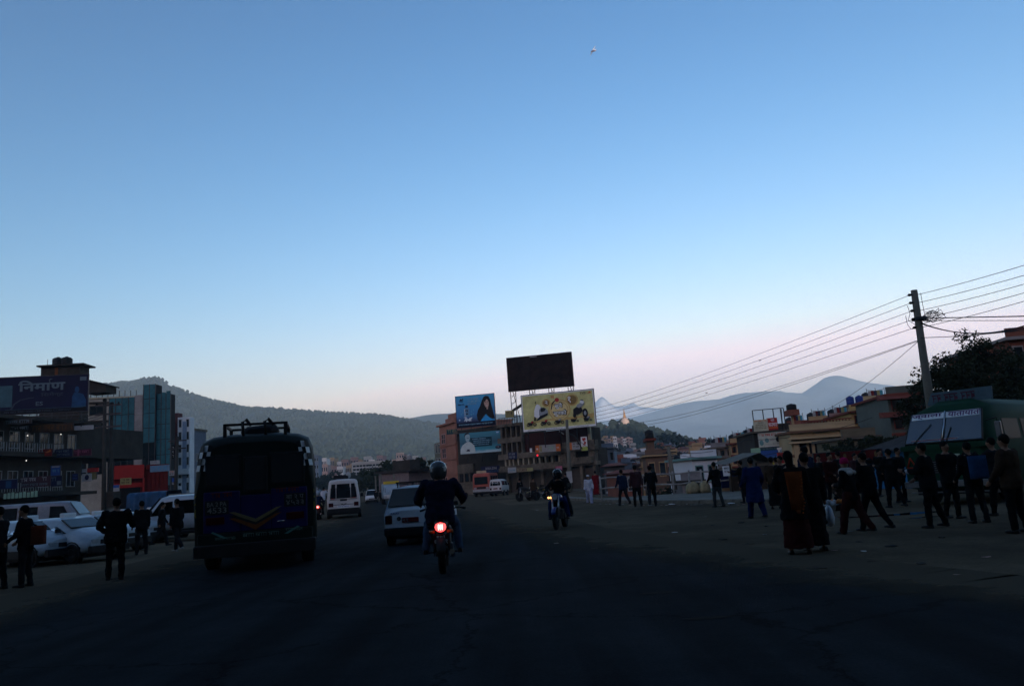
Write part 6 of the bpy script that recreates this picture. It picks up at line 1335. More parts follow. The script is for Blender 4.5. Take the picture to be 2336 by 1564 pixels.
def strip(x0, x1, txt):
    o1 = Vector((0, .016, .006)); MB().quad(P4(x1, .78) + o1, P4(x0, .78) + o1, P4(x0, .97) + o1, P4(x1, .97) + o1, .003).build('sun_strip', STRIP, T)
    # x runs right to left seen from the front
    e0 = P4(0, .80) + Vector((0, .024, .008)); e1 = P4(0, .955) + Vector((0, .024, .008)); up = e1 - e0
    vs_, fs = text_mesh(txt, .02); ax = [q[0] for q in vs_]; ay = [q[1] for q in vs_]
    b = MB(); sx = (x1 - x0 - .1) / (max(ax) - min(ax)); sy = 1 / (max(ay) - min(ay))
    b.add([e0 + up * ((q[1] - min(ay)) * sy) + Vector((x1 - .05 - (q[0] - min(ax)) * sx, q[2], 0)) for q in vs_], fs); b.build('lettering', PURL, T)
strip(.03, .93, 'ज्वाला'); strip(-.93, -.03, 'यातायात')
b = MB()
for k in range(22): x = .8 - k * .055; b.box(x - .018, x + .018, yf - .005, yf + .003, belt + .15, belt + .21)
b.build('dash_lettering', RED, T); v.bx('dash_card', DULLW, -.42, .85, yf - .03, yf - .012, belt + .135, belt + .225)
for x0, x1, zz_ in ((.75, .35, .6), (-.1, -.2, .45)): MB().tube([P4(x0, .0) + Vector((0, .03, 0)), P4(x1, zz_) + Vector((0, .03, .01))], .012, 5).build('wiper', BLKPL, T)
v.bx('belt_moulding', GB, -1.14, 1.14, yf - .10, yf + .05, belt - .06, belt + .08); v.bx('grille', BLKPL, -.45, .35, yf - .02, yf + .012, .85, 1.2)
for k in range(6): v.bx('grille_bar', mat('dull_chrome', (.16, .17, .18), .35, .3, 4, metal=.6), -.44, .34, yf + .012, yf + .03, .87 + k * .055, .885 + k * .055)
for s_ in (-1, 1):
    MB().cyl((s_ * .78, yf - .03, .98), (s_ * .78, yf + .03, .98), .12, n=14).build('headlamp', HEADL, T)
    for k in range(4): v.side_window(-L / 2 + .4 + k * 1.4, -L / 2 + 1.6 + k * 1.4, .12, .85, s_, BUSG)
v.bx('bumper', MATS['dull_chrome'], -1.12, 1.12, yf - .05, yf + .16, .50, .66); v.bx('lower_bar', MATS['dull_chrome'], -1.0, 1.0, yf - .02, yf + .08, .34, .37)
v.bx('lamp_ornament', mat('pale_ornament', (.45, .48, .36)), -.38, -.22, yf + .01, yf + .05, 1.22, 1.34)
b = MB()
for a, c in (((.92, 1.30), (.78, 1.02)), ((.78, 1.02), (1.02, 1.04)), ((1.02, 1.04), (.92, 1.30))): b.cyl((a[0], yf + .03, a[1]), (c[0], yf + .03, c[1]), .022, n=5)
b.build('warning_triangle', mat('triangle_red', (.38, .045, .015)), T)
MB().prism([(-.95, 0), (.75, 0), (.60, .34), (-.98, .34)], yf - 1.3, yf - 1.22, Matrix.Translation((0, 0, hgt + .03))).build('roof_board', mat('grey_blue_board', (.09, .14, .17)), T); b = MB(); scribble(b, -.55, .62, hgt + .1, hgt + .3, 0, 7, Matrix.Translation((0, yf - 1.215 + .006, 0)), 3); b.build('lettering', mat('maroon_lettering', (.10, .03, .05)), T)
v.bx('mirror', MATS['dull_chrome'], -1.42, -1.28, yf - .2, yf - .08, 1.7, 2.1); MB().tube([(-1.1, yf - .1, 2.15), (-1.35, yf - .12, 2.2), (-1.35, yf - .13, 2.05)], .02, 5).build('mirror_arm', BLKPL, T); v.wheels(.96, (-L / 2 + 1.5, L / 2 - 1.2), .45, .27); v.bx('underbody', BLKPL, -1, 1, -3.3, 3.2, .28, .48)

# ------------------------------------------------------------------ motorcycles
LITRED = mat('lit_tail_lamp', (.8, .05, .05), .3, .05, 5, emit=(1.0, .07, .07), es=2.2); LITCORE = mat('lit_tail_core', (.9, .4, .35), .3, .05, 5, emit=(1.0, .35, .3), es=3.5)
LITAMB = mat('lit_indicator', (.9, .4, .1), .3, .05, 5, emit=(1.0, .42, .12), es=3.0)
def motorcycle(name, label, loc, rz, paint, lit=None, front_lit=False, group=None, plate=None):
    t = thing(name, label, 'motorcycle', loc, rz, group)
    for y, w in ((-.64, .12), (.66, .09)):
        Mx = Matrix.Translation((0, y, .3)) @ Matrix.Rotation(R(90), 4, 'Y'); b = MB(Mx)
        b.lathe([(.03, -.06), (.06, -.05), (.06, .05), (.03, .06)], 12); b.lathe([(.225, -w * .3), (.245, -w * .3), (.245, w * .3), (.225, w * .3), (.225, -w * .3)], 22)
        for k in range(6): b.cyl((.05 * math.cos(k * 1.047), .05 * math.sin(k * 1.047), 0), (.23 * math.cos(k * 1.047), .23 * math.sin(k * 1.047), 0), .016, n=5)
        o = b.build('wheel', RIM, t); b = MB(Mx); b.lathe([(.24, -w * .42), (.285, -w * .5), (.305, -w * .25), (.305, w * .25), (.285, w * .5), (.24, w * .42), (.24, -w * .42)], 24); b.build('tyre', TYRE, o)
    b = MB(); b.tube([(0, .50, .98), (0, .25, .78), (0, .05, .42), (0, -.25, .40)], .03, 6); b.tube([(0, .42, .82), (0, -.2, .72), (0, -.62, .76)], .028, 6)
    for s_ in (-1, 1): b.tube([(s_ * .07, -.2, .42), (s_ * .09, -.64, .30)], .022, 6); b.tube([(s_ * .12, -.3, .70), (s_ * .12, -.58, .36)], .028, 6)
    b.build('frame', BLKPL, t)
    b = MB(); b.bev(-.12, .12, -.12, .22, .30, .56, .03); b.cyl((-.16, .02, .36), (.16, .02, .36), .09, n=12); b.build('engine', mat('engine_metal', (.05, .05, .055), .45, .3, 6, metal=.5), t)
    MB().loft([[(x * a, y, z0 + z * c) for x, z in ((-.12, 0), (.12, 0), (.15, .08), (.12, .18), (.05, .22), (-.05, .22), (-.12, .18), (-.15, .08))] for y, a, c, z0 in ((-.08, .6, .7, .74), (.05, .95, .95, .75), (.25, 1.1, 1.05, .77), (.42, .8, .8, .82), (.48, .4, .4, .86))]).build('fuel_tank', paint, t)
    MB().loft([[(x * a, y, z + dz) for x, z in ((-.13, 0), (.13, 0), (.14, .06), (.1, .1), (-.1, .1), (-.14, .06))] for y, a, dz in ((-.62, .75, .78), (-.4, 1, .755), (-.1, .9, .74), (-.04, .6, .76))]).build('seat', BLKPL, t)
    MB().loft([[(x * a, y, z + dz) for x, z in ((-.12, 0), (.12, 0), (.11, .1), (-.11, .1))] for y, a, dz in ((-.82, .45, .78), (-.65, 1, .72), (-.4, 1, .66))]).build('tail_cowl', paint, t)
    b = MB()
    for s_ in (-1, 1): b.tube([(s_ * .085, .66, .30), (s_ * .085, .50, .95)], .024, 8)
    b.build('fork', mat('fork_metal', (.28, .28, .29), .3, .2, 5, metal=.8), t)
    MB().tube([(-.36, .30, 1.02), (-.30, .36, 1.04), (-.1, .46, 1.0), (.1, .46, 1.0), (.30, .36, 1.04), (.36, .30, 1.02)], .014, 6).build('handlebar', BLKPL, t)
    for s_ in (-1, 1):
        MB().cyl((s_ * .29, .36, 1.04), (s_ * .40, .27, 1.01), .02).build('grip', BLKPL, t)
        m = MB(); m.tube([(s_ * .30, .36, 1.04), (s_ * .36, .38, 1.16), (s_ * .38, .36, 1.22)], .008, 5); st_ = m.build('mirror', BLKPL, t)
        MB().loft([[(s_ * .40 + x, .345 + d, 1.24 + z) for x, z in ((-.06, -.035), (.06, -.035), (.065, .01), (.05, .04), (-.05, .04), (-.065, .01))] for d in (-.008, .012)], smooth=False).build('mirror_glass', CHROME, st_)
        MB().cyl((s_ * .10, -.70, .68), (s_ * .20, -.70, .68), .028).build('indicator', LITAMB if (front_lit and s_ > 0) else mat('amber_lens', (.3, .1, .02), .2), t)
        MB().cyl((s_ * .08, .08, .30), (s_ * .30, .08, .29), .015).build('footrest', BLKPL, t)
    MB(Matrix.Translation((0, .56, .92))).loft([[(x * a, y, z * a) for x, z in [(.10 * math.cos(k * .524), .10 * math.sin(k * .524)) for k in range(12)]] for y, a in ((-.12, .4), (-.05, .95), (.04, 1.0))]).build('headlamp_shell', paint, t)
    MB().cyl((0, .60, .92), (0, .615, .92), .088, n=14).build('headlamp', HEADL, t)
    if front_lit:
        for dx in (-.035, .035): MB().ball((.16 + dx, .50, .90), .03).build('indicator', LITAMB, t)
    MB().loft([[(x, .66 + (.33) * math.sin(a), .30 + .33 * math.cos(a)) for x in (-.06, .06)] + [(x, .66 + .345 * math.sin(a), .30 + .345 * math.cos(a)) for x in (.06, -.06)] for a in [k * .25 - .9 for k in range(9)]]).build('front_mudguard', paint, t)
    MB().loft([[(x, -.64 - .34 * math.sin(a), .30 + .34 * math.cos(a)) for x in (-.075, .075)] + [(x, -.64 - .355 * math.sin(a), .30 + .355 * math.cos(a)) for x in (.075, -.075)] for a in [k * .25 - .5 for k in range(9)]]).build('rear_mudguard', BLKPL, t)
    MB().tube([(.13, .12, .34), (.15, -.1, .26), (.16, -.4, .27), (.17, -.85, .36)], [.02, .025, .045, .045], 10).build('exhaust', CHROME, t); MB().tube([(-.16, -.1, .24), (-.17, -.4, .55), (-.15, -.66, .70)], .012, 5).build('saree_guard', CHROME, t)
    # tail lamp and plate
    fr_ = MB().loft([[(x * a, y, .76 + z * a) for x, z in [(.09 * math.cos(k * .524), .078 * math.sin(k * .524)) for k in range(12)]] for y, a in ((-.84, .9), (-.80, 1.05))]).build('tail_lamp', LITRED if lit else TAILL, t)
    if lit:
        for k in range(3): MB().loft([[(x * a + (k - 1) * .03, y, .76 + z * a) for x, z in [(.013 * math.cos(q * .7854), .055 * math.sin(q * .7854)) for q in range(8)]] for y, a in ((-.848, .8), (-.838, 1))]).build('lamp_core', LITCORE, fr_)
    pl = MB().bev(-.13, .13, -.835, -.825, .46, .64, .004).build('number_plate', mat('plate_dark_red', (.05, .006, .006), .5), t)
    if plate:
        b = MB(); letters(b, plate[0], -.07, .07, .588, .625, -.836, .01); letters(b, plate[1], -.11, .11, .49, .56, -.836, .015); b.build('lettering', mat('plate_white', (.7, .62, .6), .5), pl)
    return t

# ------------------------------------------------------------------ people
SKIN = mat('brown_skin', (.20, .105, .065), .6, .2, 6); HAIRM = mat('black_hair', (.006, .006, .006), .9, .3, 9, spec=.08); SHOE = mat('dark_shoe', (.012, .011, .011), .6, .3, 8)
CL = {}
def cloth(name, rgb): return mat(name, rgb, .95, .35, 5, spec=.03)
BLK = cloth('black_cloth', (.008, .008, .009)); CHAR = cloth('charcoal_cloth', (.016, .016, .018)); NAVYC = cloth('navy_cloth', (.008, .010, .026)); DENIM = cloth('denim', (.045, .075, .13)); BLUEC = cloth('deep_blue_cloth', (.008, .017, .072)); WHITEC = cloth('white_cloth', (.50, .52, .58)); LILAC = cloth('pale_lilac_cloth', (.34, .36, .50))
MAROON = cloth('maroon_cloth', (.035, .008, .008)); PLUM = cloth('plum_cloth', (.05, .022, .025)); GREYC = cloth('grey_cloth', (.05, .055, .06)); ORANGEC = cloth('orange_brown_cloth', (.16, .038, .010)); PINKC = cloth('crimson_wool', (.34, .012, .07)); CREAMC = cloth('cream_scarf', (.36, .33, .30)); BROWNC = cloth('brown_cloth', (.045, .028, .018)); REDC = cloth('red_cloth', (.14, .010, .014)); STEELB = cloth('dark_blue_cloth', (.012, .02, .045)); KHAKI = cloth('grey_trouser_cloth', (.035, .04, .042))
FOLD = bpy.data.textures.new('cloth_folds', 'CLOUDS'); FOLD.noise_scale = .11; FOLD.noise_depth = 2
def finish(mb, name, m, parent, voxel, smooth=4, fold=0.0):
    o = obj(name, mb.mesh(name, m), parent)
    rm = o.modifiers.new('fuse', 'REMESH'); rm.mode = 'VOXEL'; rm.voxel_size = voxel; rm.use_smooth_shade = True
    sm = o.modifiers.new('soften', 'SMOOTH'); sm.factor = .5; sm.iterations = smooth
    if fold: dp = o.modifiers.new('folds', 'DISPLACE'); dp.texture = FOLD; dp.strength = fold; dp.mid_level = .5
    return o
def limb(mb, pts, rad):
    for i, (a, b_) in enumerate(zip(pts, pts[1:])): mb.cyl(a, b_, rad[i], rad[i + 1], n=10)
    for p, r in zip(pts, rad): mb.ball(p, r, 10, 6)
def person(label, loc, face, h=1.68, lean=0, legs=((8, 6, 3), (-8, 10, 3)), arms=((5, 8, 15), (-5, 8, 15)), top=None, bottom=None, kind='trousers', coat=0.0, hip_z=None, hair='short', hat=None, hatm=None, voxel=.02, head_turn=0, group=None, bulk=1.0, long_sleeve=True, shoes=None, armdir=None, extra=None, sleeve=None):
    k = h / 1.7; t = None
    Z3 = Vector
    lw = .085 * k; legl = (.42 * k, .41 * k); d2 = R
    def leg(side, q):
        p, kn, ab = q
        th = Z3((side * math.sin(d2(ab)), math.sin(d2(p)) * math.cos(d2(ab)), -math.cos(d2(p)) * math.cos(d2(ab))))
        sp = p - kn; shn = Z3((side * math.sin(d2(ab * .4)), math.sin(d2(sp)), -math.cos(d2(sp))))
        return th, shn
    L3 = [leg(-1, legs[0]), leg(1, legs[1])]
    drop = max(-(a * legl[0] + b_ * legl[1]).z for a, b_ in L3)
    hz_ = (drop + .075 * k) if hip_z is None else hip_z
    pel = Z3((0, 0, hz_)); ax = Z3((0, math.sin(d2(lean)), math.cos(d2(lean)))); fw = Z3((0, math.cos(d2(lean)), -math.sin(d2(lean))))
    sh = pel + ax * (.50 * k); nk = pel + ax * (.565 * k); hd = nk + ax * (.09 * k) + Z3((0, .02 * k, .055 * k))
    hips = [pel + Z3((s_ * lw, 0, 0)) for s_ in (-1, 1)]
    knees = [hp + L3[i][0] * legl[0] for i, hp in enumerate(hips)]; ank = [kn + L3[i][1] * legl[1] for i, kn in enumerate(knees)]
    shs = [sh + Z3((s_ * .175 * k * bulk, 0, 0)) for s_ in (-1, 1)]
    elb, wri = [], []
    for i, s_ in enumerate((-1, 1)):
        p, ab, eb = arms[i][:3]; inw = arms[i][3] if len(arms[i]) > 3 else 0
        ua = Z3((s_ * math.sin(d2(ab)), math.sin(d2(p)) * math.cos(d2(ab)), -math.cos(d2(p)) * math.cos(d2(ab))))
        fp = p + eb; fa = Z3((s_ * math.sin(d2(ab * .5 - inw)), math.sin(d2(fp)) * math.cos(d2(inw)), -math.cos(d2(fp)) * math.cos(d2(inw)))).normalized()
        elb.append(shs[i] + ua * .29 * k); wri.append(shs[i] + ua * .29 * k + fa * .25 * k)
    def torso(mb, g, z0=-.08, z1=.56):
        rings = []
        for u, rx, ry in ((z0, .150, .115), (.0, .165, .125), (.10, .155, .115), (.22, .145, .108), (.36, .170, .118), (.46, .180, .108), (.52, .135, .088), (z1, .07, .065)):
            c = pel + ax * (u * k)
            rings.append([c + Z3((math.cos(a * math.pi / 8), 0, 0)) * (rx * k * bulk + g) + fw * (math.sin(a * math.pi / 8) * (ry * k * bulk + g)) for a in range(16)])
        mb.loft(rings)
    # body: one continuous figure
    b = MB(); torso(b, 0.0)
    b.cyl(nk - ax * .06 * k, hd, .052 * k, .05 * k, n=10); b.ball(hd, (.076 * k, .093 * k, .115 * k), 14, 10); b.ball(hd + Z3((0, .03 * k, -.06 * k)), (.055 * k, .06 * k, .06 * k), 10, 6)
    b.cyl(hd + Z3((0, .085 * k, .02 * k)), hd + Z3((0, .115 * k, -.025 * k)), .010 * k, .018 * k, n=6)
    for s_ in (-1, 1): b.ball(hd + Z3((s_ * .078 * k, -.005, -.005)), (.012 * k, .02 * k, .032 * k), 6, 4)
    for i, s_ in enumerate((-1, 1)):
        limb(b, [hips[i], knees[i], ank[i]], [.085 * k, .055 * k, .038 * k])
        limb(b, [shs[i], elb[i], wri[i]], [.052 * k, .04 * k, .028 * k])
        d = (wri[i] - elb[i]).normalized(); sx = Z3((1, 0, 0)); pr_ = d.cross(sx).normalized() if abs(d.x) < .9 else Z3((0, 1, 0))
        pc = wri[i] + d * .05 * k; limb(b, [wri[i], pc], [.03 * k, .036 * k])
        for q in range(4):
            o_ = pr_ * ((q - 1.5) * .021 * k); l = (.058, .07, .066, .05)[q] * k
            limb(b, [pc + o_, pc + o_ + d * (.03 * k + l * .5), pc + o_ + d * (.03 * k + l) + sx * (-s_ * .02 * k)], [.010 * k, .0095 * k, .008 * k])
        limb(b, [wri[i] + d * .02 * k, wri[i] + d * .05 * k + pr_ * .045 * k, wri[i] + d * .085 * k + pr_ * .052 * k], [.014 * k, .011 * k, .009 * k])
        ft = Z3((0, .13 * k, -.045 * k)); b.cyl(ank[i] + Z3((0, -.03 * k, -.03 * k)), ank[i] + ft, .034 * k, .026 * k, n=8)
    o = finish(b, 'person', SKIN, None, voxel, 2); o.location = loc; o.rotation_euler = (0, 0, face); tag(o, label, 'person', group); t = o
    # clothing
    b = MB(); torso(b, .03 * k, -.13, .55)
    for i in range(2):
        if long_sleeve: limb(b, [shs[i], elb[i], wri[i] - (wri[i] - elb[i]) * .08], [.072 * k * bulk, .062 * k * bulk, .048 * k])
        else: limb(b, [shs[i], shs[i].lerp(elb[i], .75)], [.066 * k, .056 * k])
    if coat:
        rings = []
        for u in (0, .35, .7, 1.0):
            c = pel * 1.0; zz_ = hz_ + .12 * k - u * (coat + .12 * k); fl = 1 + .28 * u
            spread = max(abs(knees[0].y), abs(knees[1].y)) * min(1, u * 1.1)
            rings.append([Z3((math.cos(a * math.pi / 8) * .178 * k * fl * bulk * (1 + .03 * math.sin(a * 3)), math.sin(a * math.pi / 8) * (.138 * k * fl * bulk + spread * .7) * (1 + .03 * math.sin(a * 5)), zz_)) for a in range(16)])
        b.loft(rings[::-1])
    finish(b, 'jacket' if not coat else 'tunic', top or BLK, t, voxel, 4, .055)
    b = MB()
    if kind == 'skirt':
        rings = []; sp = max(abs(ank[0].y - ank[1].y) * .35, 0)
        for u in (0, .3, .6, .85, 1.0):
            zz_ = hz_ + .08 * k - u * (hz_ + .0 * k); rx = (.175 + .05 * u) * k * bulk; ry = (.135 + .06 * u) * k * bulk + sp * u
            rings.append([Z3((math.cos(a * math.pi / 8) * rx * (1 + .05 * u * math.sin(a * 2.4)), math.sin(a * math.pi / 8) * ry * (1 + .05 * u * math.sin(a * 3.1)), zz_ + (.03 if u == 1 else 0))) for a in range(16)])
        b.loft(rings[::-1])
    else:
        wd = 1.25 if kind == 'loose' else 1.0
        for i in range(2): limb(b, [hips[i], knees[i], ank[i] + (knees[i] - ank[i]) * .03], [.108 * k * wd, .076 * k * wd, .062 * k * wd])
        b.ball(pel, (.172 * k, .14 * k, .11 * k), 12, 8)
    finish(b, 'skirt' if kind == 'skirt' else 'trousers', bottom or CHAR, t, voxel, 4, .045)
    for i in range(2):
        f0 = ank[i] + Z3((0, -.05 * k, -.045 * k)); b = MB(); b.loft([[f0 + Z3((x * a, y, z * c)) for x, z in ((-.042 * k, -.028 * k), (.042 * k, -.028 * k), (.04 * k, .02 * k), (.02 * k, .045 * k), (-.02 * k, .045 * k), (-.04 * k, .02 * k))] for y, a, c in ((-.02 * k, .7, .9), (.02 * k, 1, 1.1), (.10 * k, .95, .8), (.17 * k, 1.0, .6), (.215 * k, .6, .5))]); b.build('shoe', shoes or SHOE, t)
    if hair:
        b = MB(); b.ball(hd + Z3((0, -.018 * k, .028 * k)), (.086 * k, .098 * k, .105 * k), 14, 8)
        if hair == 'long': b.loft([[hd + Z3((math.cos(a * .7854) * rx * k, -.075 * k + math.sin(a * .7854) * .035 * k, z * k)) for a in range(8)] for z, rx in ((.03, .07), (-.1, .065), (-.25, .05), (-.4, .025))])
        if hair == 'bun': b.ball(hd + Z3((0, -.11 * k, .02 * k)), .045 * k, 8, 6)
        b.build('hair', HAIRM, t)
    if hat == 'wool':
        b = MB(Matrix.Translation(hd + Z3((0, -.005, .02 * k)))); b.lathe([(.088 * k, -.03 * k), (.097 * k, .0), (.098 * k, .03 * k), (.085 * k, .085 * k), (.05 * k, .115 * k), (.01, .122 * k)], 14); b.build('wool_hat', hatm, t)
    if hat == 'cap':
        b = MB(Matrix.Translation(hd + Z3((0, 0, .035 * k)))); b.lathe([(.09 * k, -.005), (.094 * k, .02 * k), (.085 * k, .07 * k), (.03, .09 * k), (.005, .092 * k)], 14); b.box(-.06 * k, .06 * k, .07 * k, .16 * k, -.005, .008); b.build('cap', hatm, t)
    if hat == 'helmet':
        b = MB(Matrix.Translation(hd + Z3((0, -.005, .0)))); b.lathe([(.095 * k, -.13 * k), (.125 * k, -.09 * k), (.142 * k, -.02 * k), (.142 * k, .05 * k), (.115 * k, .12 * k), (.06 * k, .155 * k), (.005, .163 * k)], 20); he = b.build('helmet', hatm, t)
        b = MB(Matrix.Translation(hd)); b.loft([[(math.sin(a * .22) * .139 * k, math.cos(a * .22) * .139 * k, z * k) for a in range(-5, 6)] + [(math.sin(a * .22) * .15 * k, math.cos(a * .22) * .15 * k, z * k) for a in range(5, -6, -1)] for z in (-.05, .06)], smooth=False); b.build('visor', GLASS, he)
    for s_ in (-1, 1):
        if hat != 'helmet' and h > .2 and voxel < .021: MB().ball(hd + Z3((s_ * .03 * k, .083 * k, .012 * k)), .010 * k, 6, 4).build('eye', HAIRM, t)
    return t, dict(pel=pel, sh=sh, hd=hd, wri=wri, knees=knees, ank=ank, k=k, elb=elb)
def carried(name, label, cat, who, mb, m, pname):
    """a thing somebody wears or holds, placed with the same foot and turn"""
    t = thing(name, label, cat, who.location, who.rotation_euler.z); mb.build(pname, m, t); return t
WALK = ((20, 8, 3), (-18, 22, 3)); WALK2 = ((-18, 24, 3), (20, 8, 3)); STAND = ((2, 3, 5), (-2, 4, 5))
# ---- the motorcyclist ahead
p = G(1003, 1312); bl = Vector((p.x, p.y + .9, 0))
motorcycle('motorcycle', 'dark motorcycle with a glowing red tail lamp ridden just ahead', bl, R(3), BLKPL, lit=True, plate=('बा ४० प', '६२४१'))
HELM = mat('grey_helmet', (.055, .06, .065), .18, .5, 3, coat=.6)
RIDE = ((70, 84, 19), (70, 84, 19)); RARM = ((30, 27, 42, 16), (30, 27, 42, 16))
w, q = person('rider in a dark jacket and jeans with a grey helmet, seen from behind', bl + Vector((0, -.33, 0)), R(3), 1.82, 8, RIDE, RARM, NAVYC, DENIM, hip_z=.93, hair=None, hat='helmet', hatm=HELM, voxel=.016, bulk=1.3)
for s_ in (-1, 1):
    b = MB(Matrix.Translation(q['hd'])); b.loft([[(s_ * .150 * math.sin(a), -.150 * math.cos(a), z) for a in (.55, .8, 1.05)] + [(s_ * .155 * math.sin(a), -.155 * math.cos(a), z) for a in (1.05, .8, .55)] for z in (-.01, .03, .07)], smooth=False); b.build('helmet_decal', mat('silver_decal', (.42, .46, .48), .3, .5, 8), w)
# ---- the oncoming pair on a motorcycle
p = G(1283, 1208); bl = Vector((p.x, p.y + .7, 0)); rz = R(180 - 14)
motorcycle('motorcycle', 'oncoming motorcycle with a lit amber indicator and a blue tank', bl, rz, mat('royal_blue_paint', (.012, .03, .16), .3, .2, 3, coat=.4), front_lit=True)
f2 = Matrix.Rotation(rz, 3, 'Z')
person('rider leaning on the oncoming motorcycle in a dark jacket and cap', bl + f2 @ Vector((0, -.18, 0)), rz, 1.66, 12, RIDE, ((45, 30, 20, 22), (45, 30, 20, 22)), BLK, BLUEC, hip_z=.86, hair=None, hat='helmet', hatm=mat('black_helmet', (.015, .015, .018), .25, .3, 4, coat=.4), voxel=.02)
person('passenger in a dark shawl riding pillion on the oncoming motorcycle', bl + f2 @ Vector((.02, -.58, 0)), rz, 1.62, 4, ((68, 80, 24), (68, 80, 10)), ((30, 20, 60, 20), (30, 20, 60, 20)), BLK, CHAR, hip_z=.90, hair='long', coat=.30, voxel=.022, bulk=1.1)
# ---- conductor hanging from the microbus and the motorbike beyond
mb_loc = G(745, 1178)
w, q = person('conductor in a white shirt leaning out of the microbus door', Vector((X(737, mb_loc.y + 1.6), mb_loc.y + 1.6, .30)), R(-25), 1.66, 12, ((4, 6, 4), (-6, 14, 4)), ((40, 40, 30, 30), (60, 30, 30, 10)), WHITEC, CHAR, voxel=.025)
motorcycle('motorcycle', 'small motorcycle with a red tail lamp between the purple bus and the microbus', Vector((X(729, 48), 48, 0)), R(8), mat('yellow_tank', (.35, .25, .04), .4), lit=True)
person('far motorcyclist half hidden by the purple bus', Vector((X(729, 48), 47.7, 0)), R(8), 1.66, 8, RIDE, RARM, STEELB, CHAR, hip_z=.86, hair=None, hat='helmet', hatm=mat('pale_helmet', (.3, .36, .42), .3, .2, 4), voxel=.03)
# ---- left side walkers
person('dark-clothed person with an orange-red pack at the left edge', G(55, 1338), R(100), 1.60, 4, STAND, ((10, 10, 40), (10, 10, 40)), BLK, CHAR, voxel=.018)
w = bpy.data.objects['person.004'] if 'person.004' in bpy.data.objects else None
pk = thing('backpack', 'dull orange-red pack carried at the left edge', 'bag', G(55, 1338), R(100)); MB().loft([[(x, y, z) for x, y in ((-.15, -.14), (.15, -.14), (.17, -.22), (.12, -.34), (-.12, -.34), (-.17, -.22))] for z in (.82, .88, 1.12, 1.2)]).build('pack', cloth('rust_canvas', (.10, .022, .012)), pk); MB().tube([(-.1, -.15, 1.2), (-.12, .02, 1.30), (-.12, .1, 1.1)], .02, 5).build('strap', BLK, pk); MB().tube([(.1, -.15, 1.2), (.12, .02, 1.30), (.12, .1, 1.1)], .02, 5).build('strap', BLK, pk)
person('person cut off by the left edge of the picture', G(-8, 1345), R(80), 1.6, 0, STAND, ((15, 8, 30), (15, 8, 30)), CHAR, BLK, voxel=.022)
person('man in black standing with elbows out in front of the parked taxis', G(262, 1322), R(15), 1.62, 2, STAND, ((-8, 22, 60, 30), (10, 24, 80, 30)), BLK, BLK, voxel=.018, bulk=1.25)
person('dark figure standing beside the third taxi', G(322, 1264), R(40), 1.6, 0, STAND, ((5, 10, 20), (5, 10, 20)), BLK, CHAR, voxel=.022)
person('walker in black in front of the jeep, left of two', G(368, 1245), R(-60), 1.58, 2, WALK, ((18, 8, 15), (-18, 8, 15)), BLK, CHAR, voxel=.022); person('walker in black in front of the jeep, right of two', G(404, 1258), R(60), 1.62, 2, WALK2, ((-18, 12, 25), (18, 12, 35)), BLK, CHAR, voxel=.022, bulk=1.1, shoes=mat('pale_shoe', (.3, .28, .25)))
# ---- far people
for i, (px, Yf, lb, m) in enumerate(((858, 100, 'left of two tiny walkers by the far roadside poles', BLK), (869, 98, 'right of two tiny walkers by the far roadside poles', CHAR), (1188, 60, 'person in black standing left of the parked motorcycles', BLK), (1219, 57, 'person in dark clothes among the parked motorcycles', BROWNC), (1294, 58, 'grey-clothed person walking behind the oncoming motorcycle', GREYC), (1362, 52, 'person in red seen from behind near the railing end', REDC))):
    person(lb, Vector((X(px, Yf), Yf, .15 if px > 1280 else 0)), R((0, 170, 30, 200, 90, 10)[i]), 1.62, 0, WALK if i % 2 else STAND, ((10, 8, 20), (-10, 8, 20)), m, CHAR if i != 5 else REDC, kind='skirt' if i == 5 else 'trousers', voxel=.035)
for i, (px, Yf, rzd, lb) in enumerate(((1205, 58, 70, 'left one of the two motorcycles parked by the corner building'), (1228, 59, 110, 'right one of the two motorcycles parked by the corner building'))): motorcycle('motorcycle', lb, Vector((X(px, Yf), Yf, 0)), R(rzd), mat('yellow_tank', (.35, .25, .04)) if i else BLKPL, group='motorcycles parked by the corner building')
person('man in white shirt and pale trousers with a white cap walking towards us', G(1346, 1149), R(176), 1.50, 0, ((14, 6, 3), (-12, 16, 3)), ((8, 12, 20), (-8, 12, 25)), WHITEC, LILAC, kind='loose', hair='short', hat='cap', hatm=WHITEC, voxel=.02)
person('slim man in dark clothes, left of three walking away', G(1424, 1153), R(20), 1.64, 2, WALK, ((15, 8, 25), (-15, 8, 20)), STEELB, CHAR, voxel=.022); person('man in a plum shirt, middle of three walking away', G(1456, 1155), R(5), 1.74, 0, ((4, 4, 3), (-6, 8, 3)), ((-6, 12, 10), (-6, 14, 10)), PLUM, BLK, voxel=.022); person('man in a black jacket, right of three walking away', G(1490, 1155), R(-10), 1.70, 2, WALK2, ((12, 10, 60), (10, 10, 60)), BLK, CHAR, voxel=.022, hat='wool', hatm=MAROON)
person('man in a black jumper and grey trousers standing by the railing', G(1640, 1156), R(25), 1.60, 3, ((8, 6, 3), (-6, 8, 3)), ((10, 14, 50, 20), (10, 14, 50, 20)), BLK, KHAKI, voxel=.02)
person('person in a long deep blue tunic and trousers walking away', G(1728, 1181), R(15), 1.60, 2, ((12, 6, 3), (-10, 14, 3)), ((8, 12, 30), (-4, 16, 40)), BLUEC, BLUEC, kind='loose', coat=.42, voxel=.018, bulk=1.15)
person('person in dark brown standing behind the deep blue tunic', G(1772, 1160), R(-30), 1.60, 0, STAND, ((10, 10, 30), (10, 10, 30)), BROWNC, BLK, kind='skirt', voxel=.022, hair='bun')
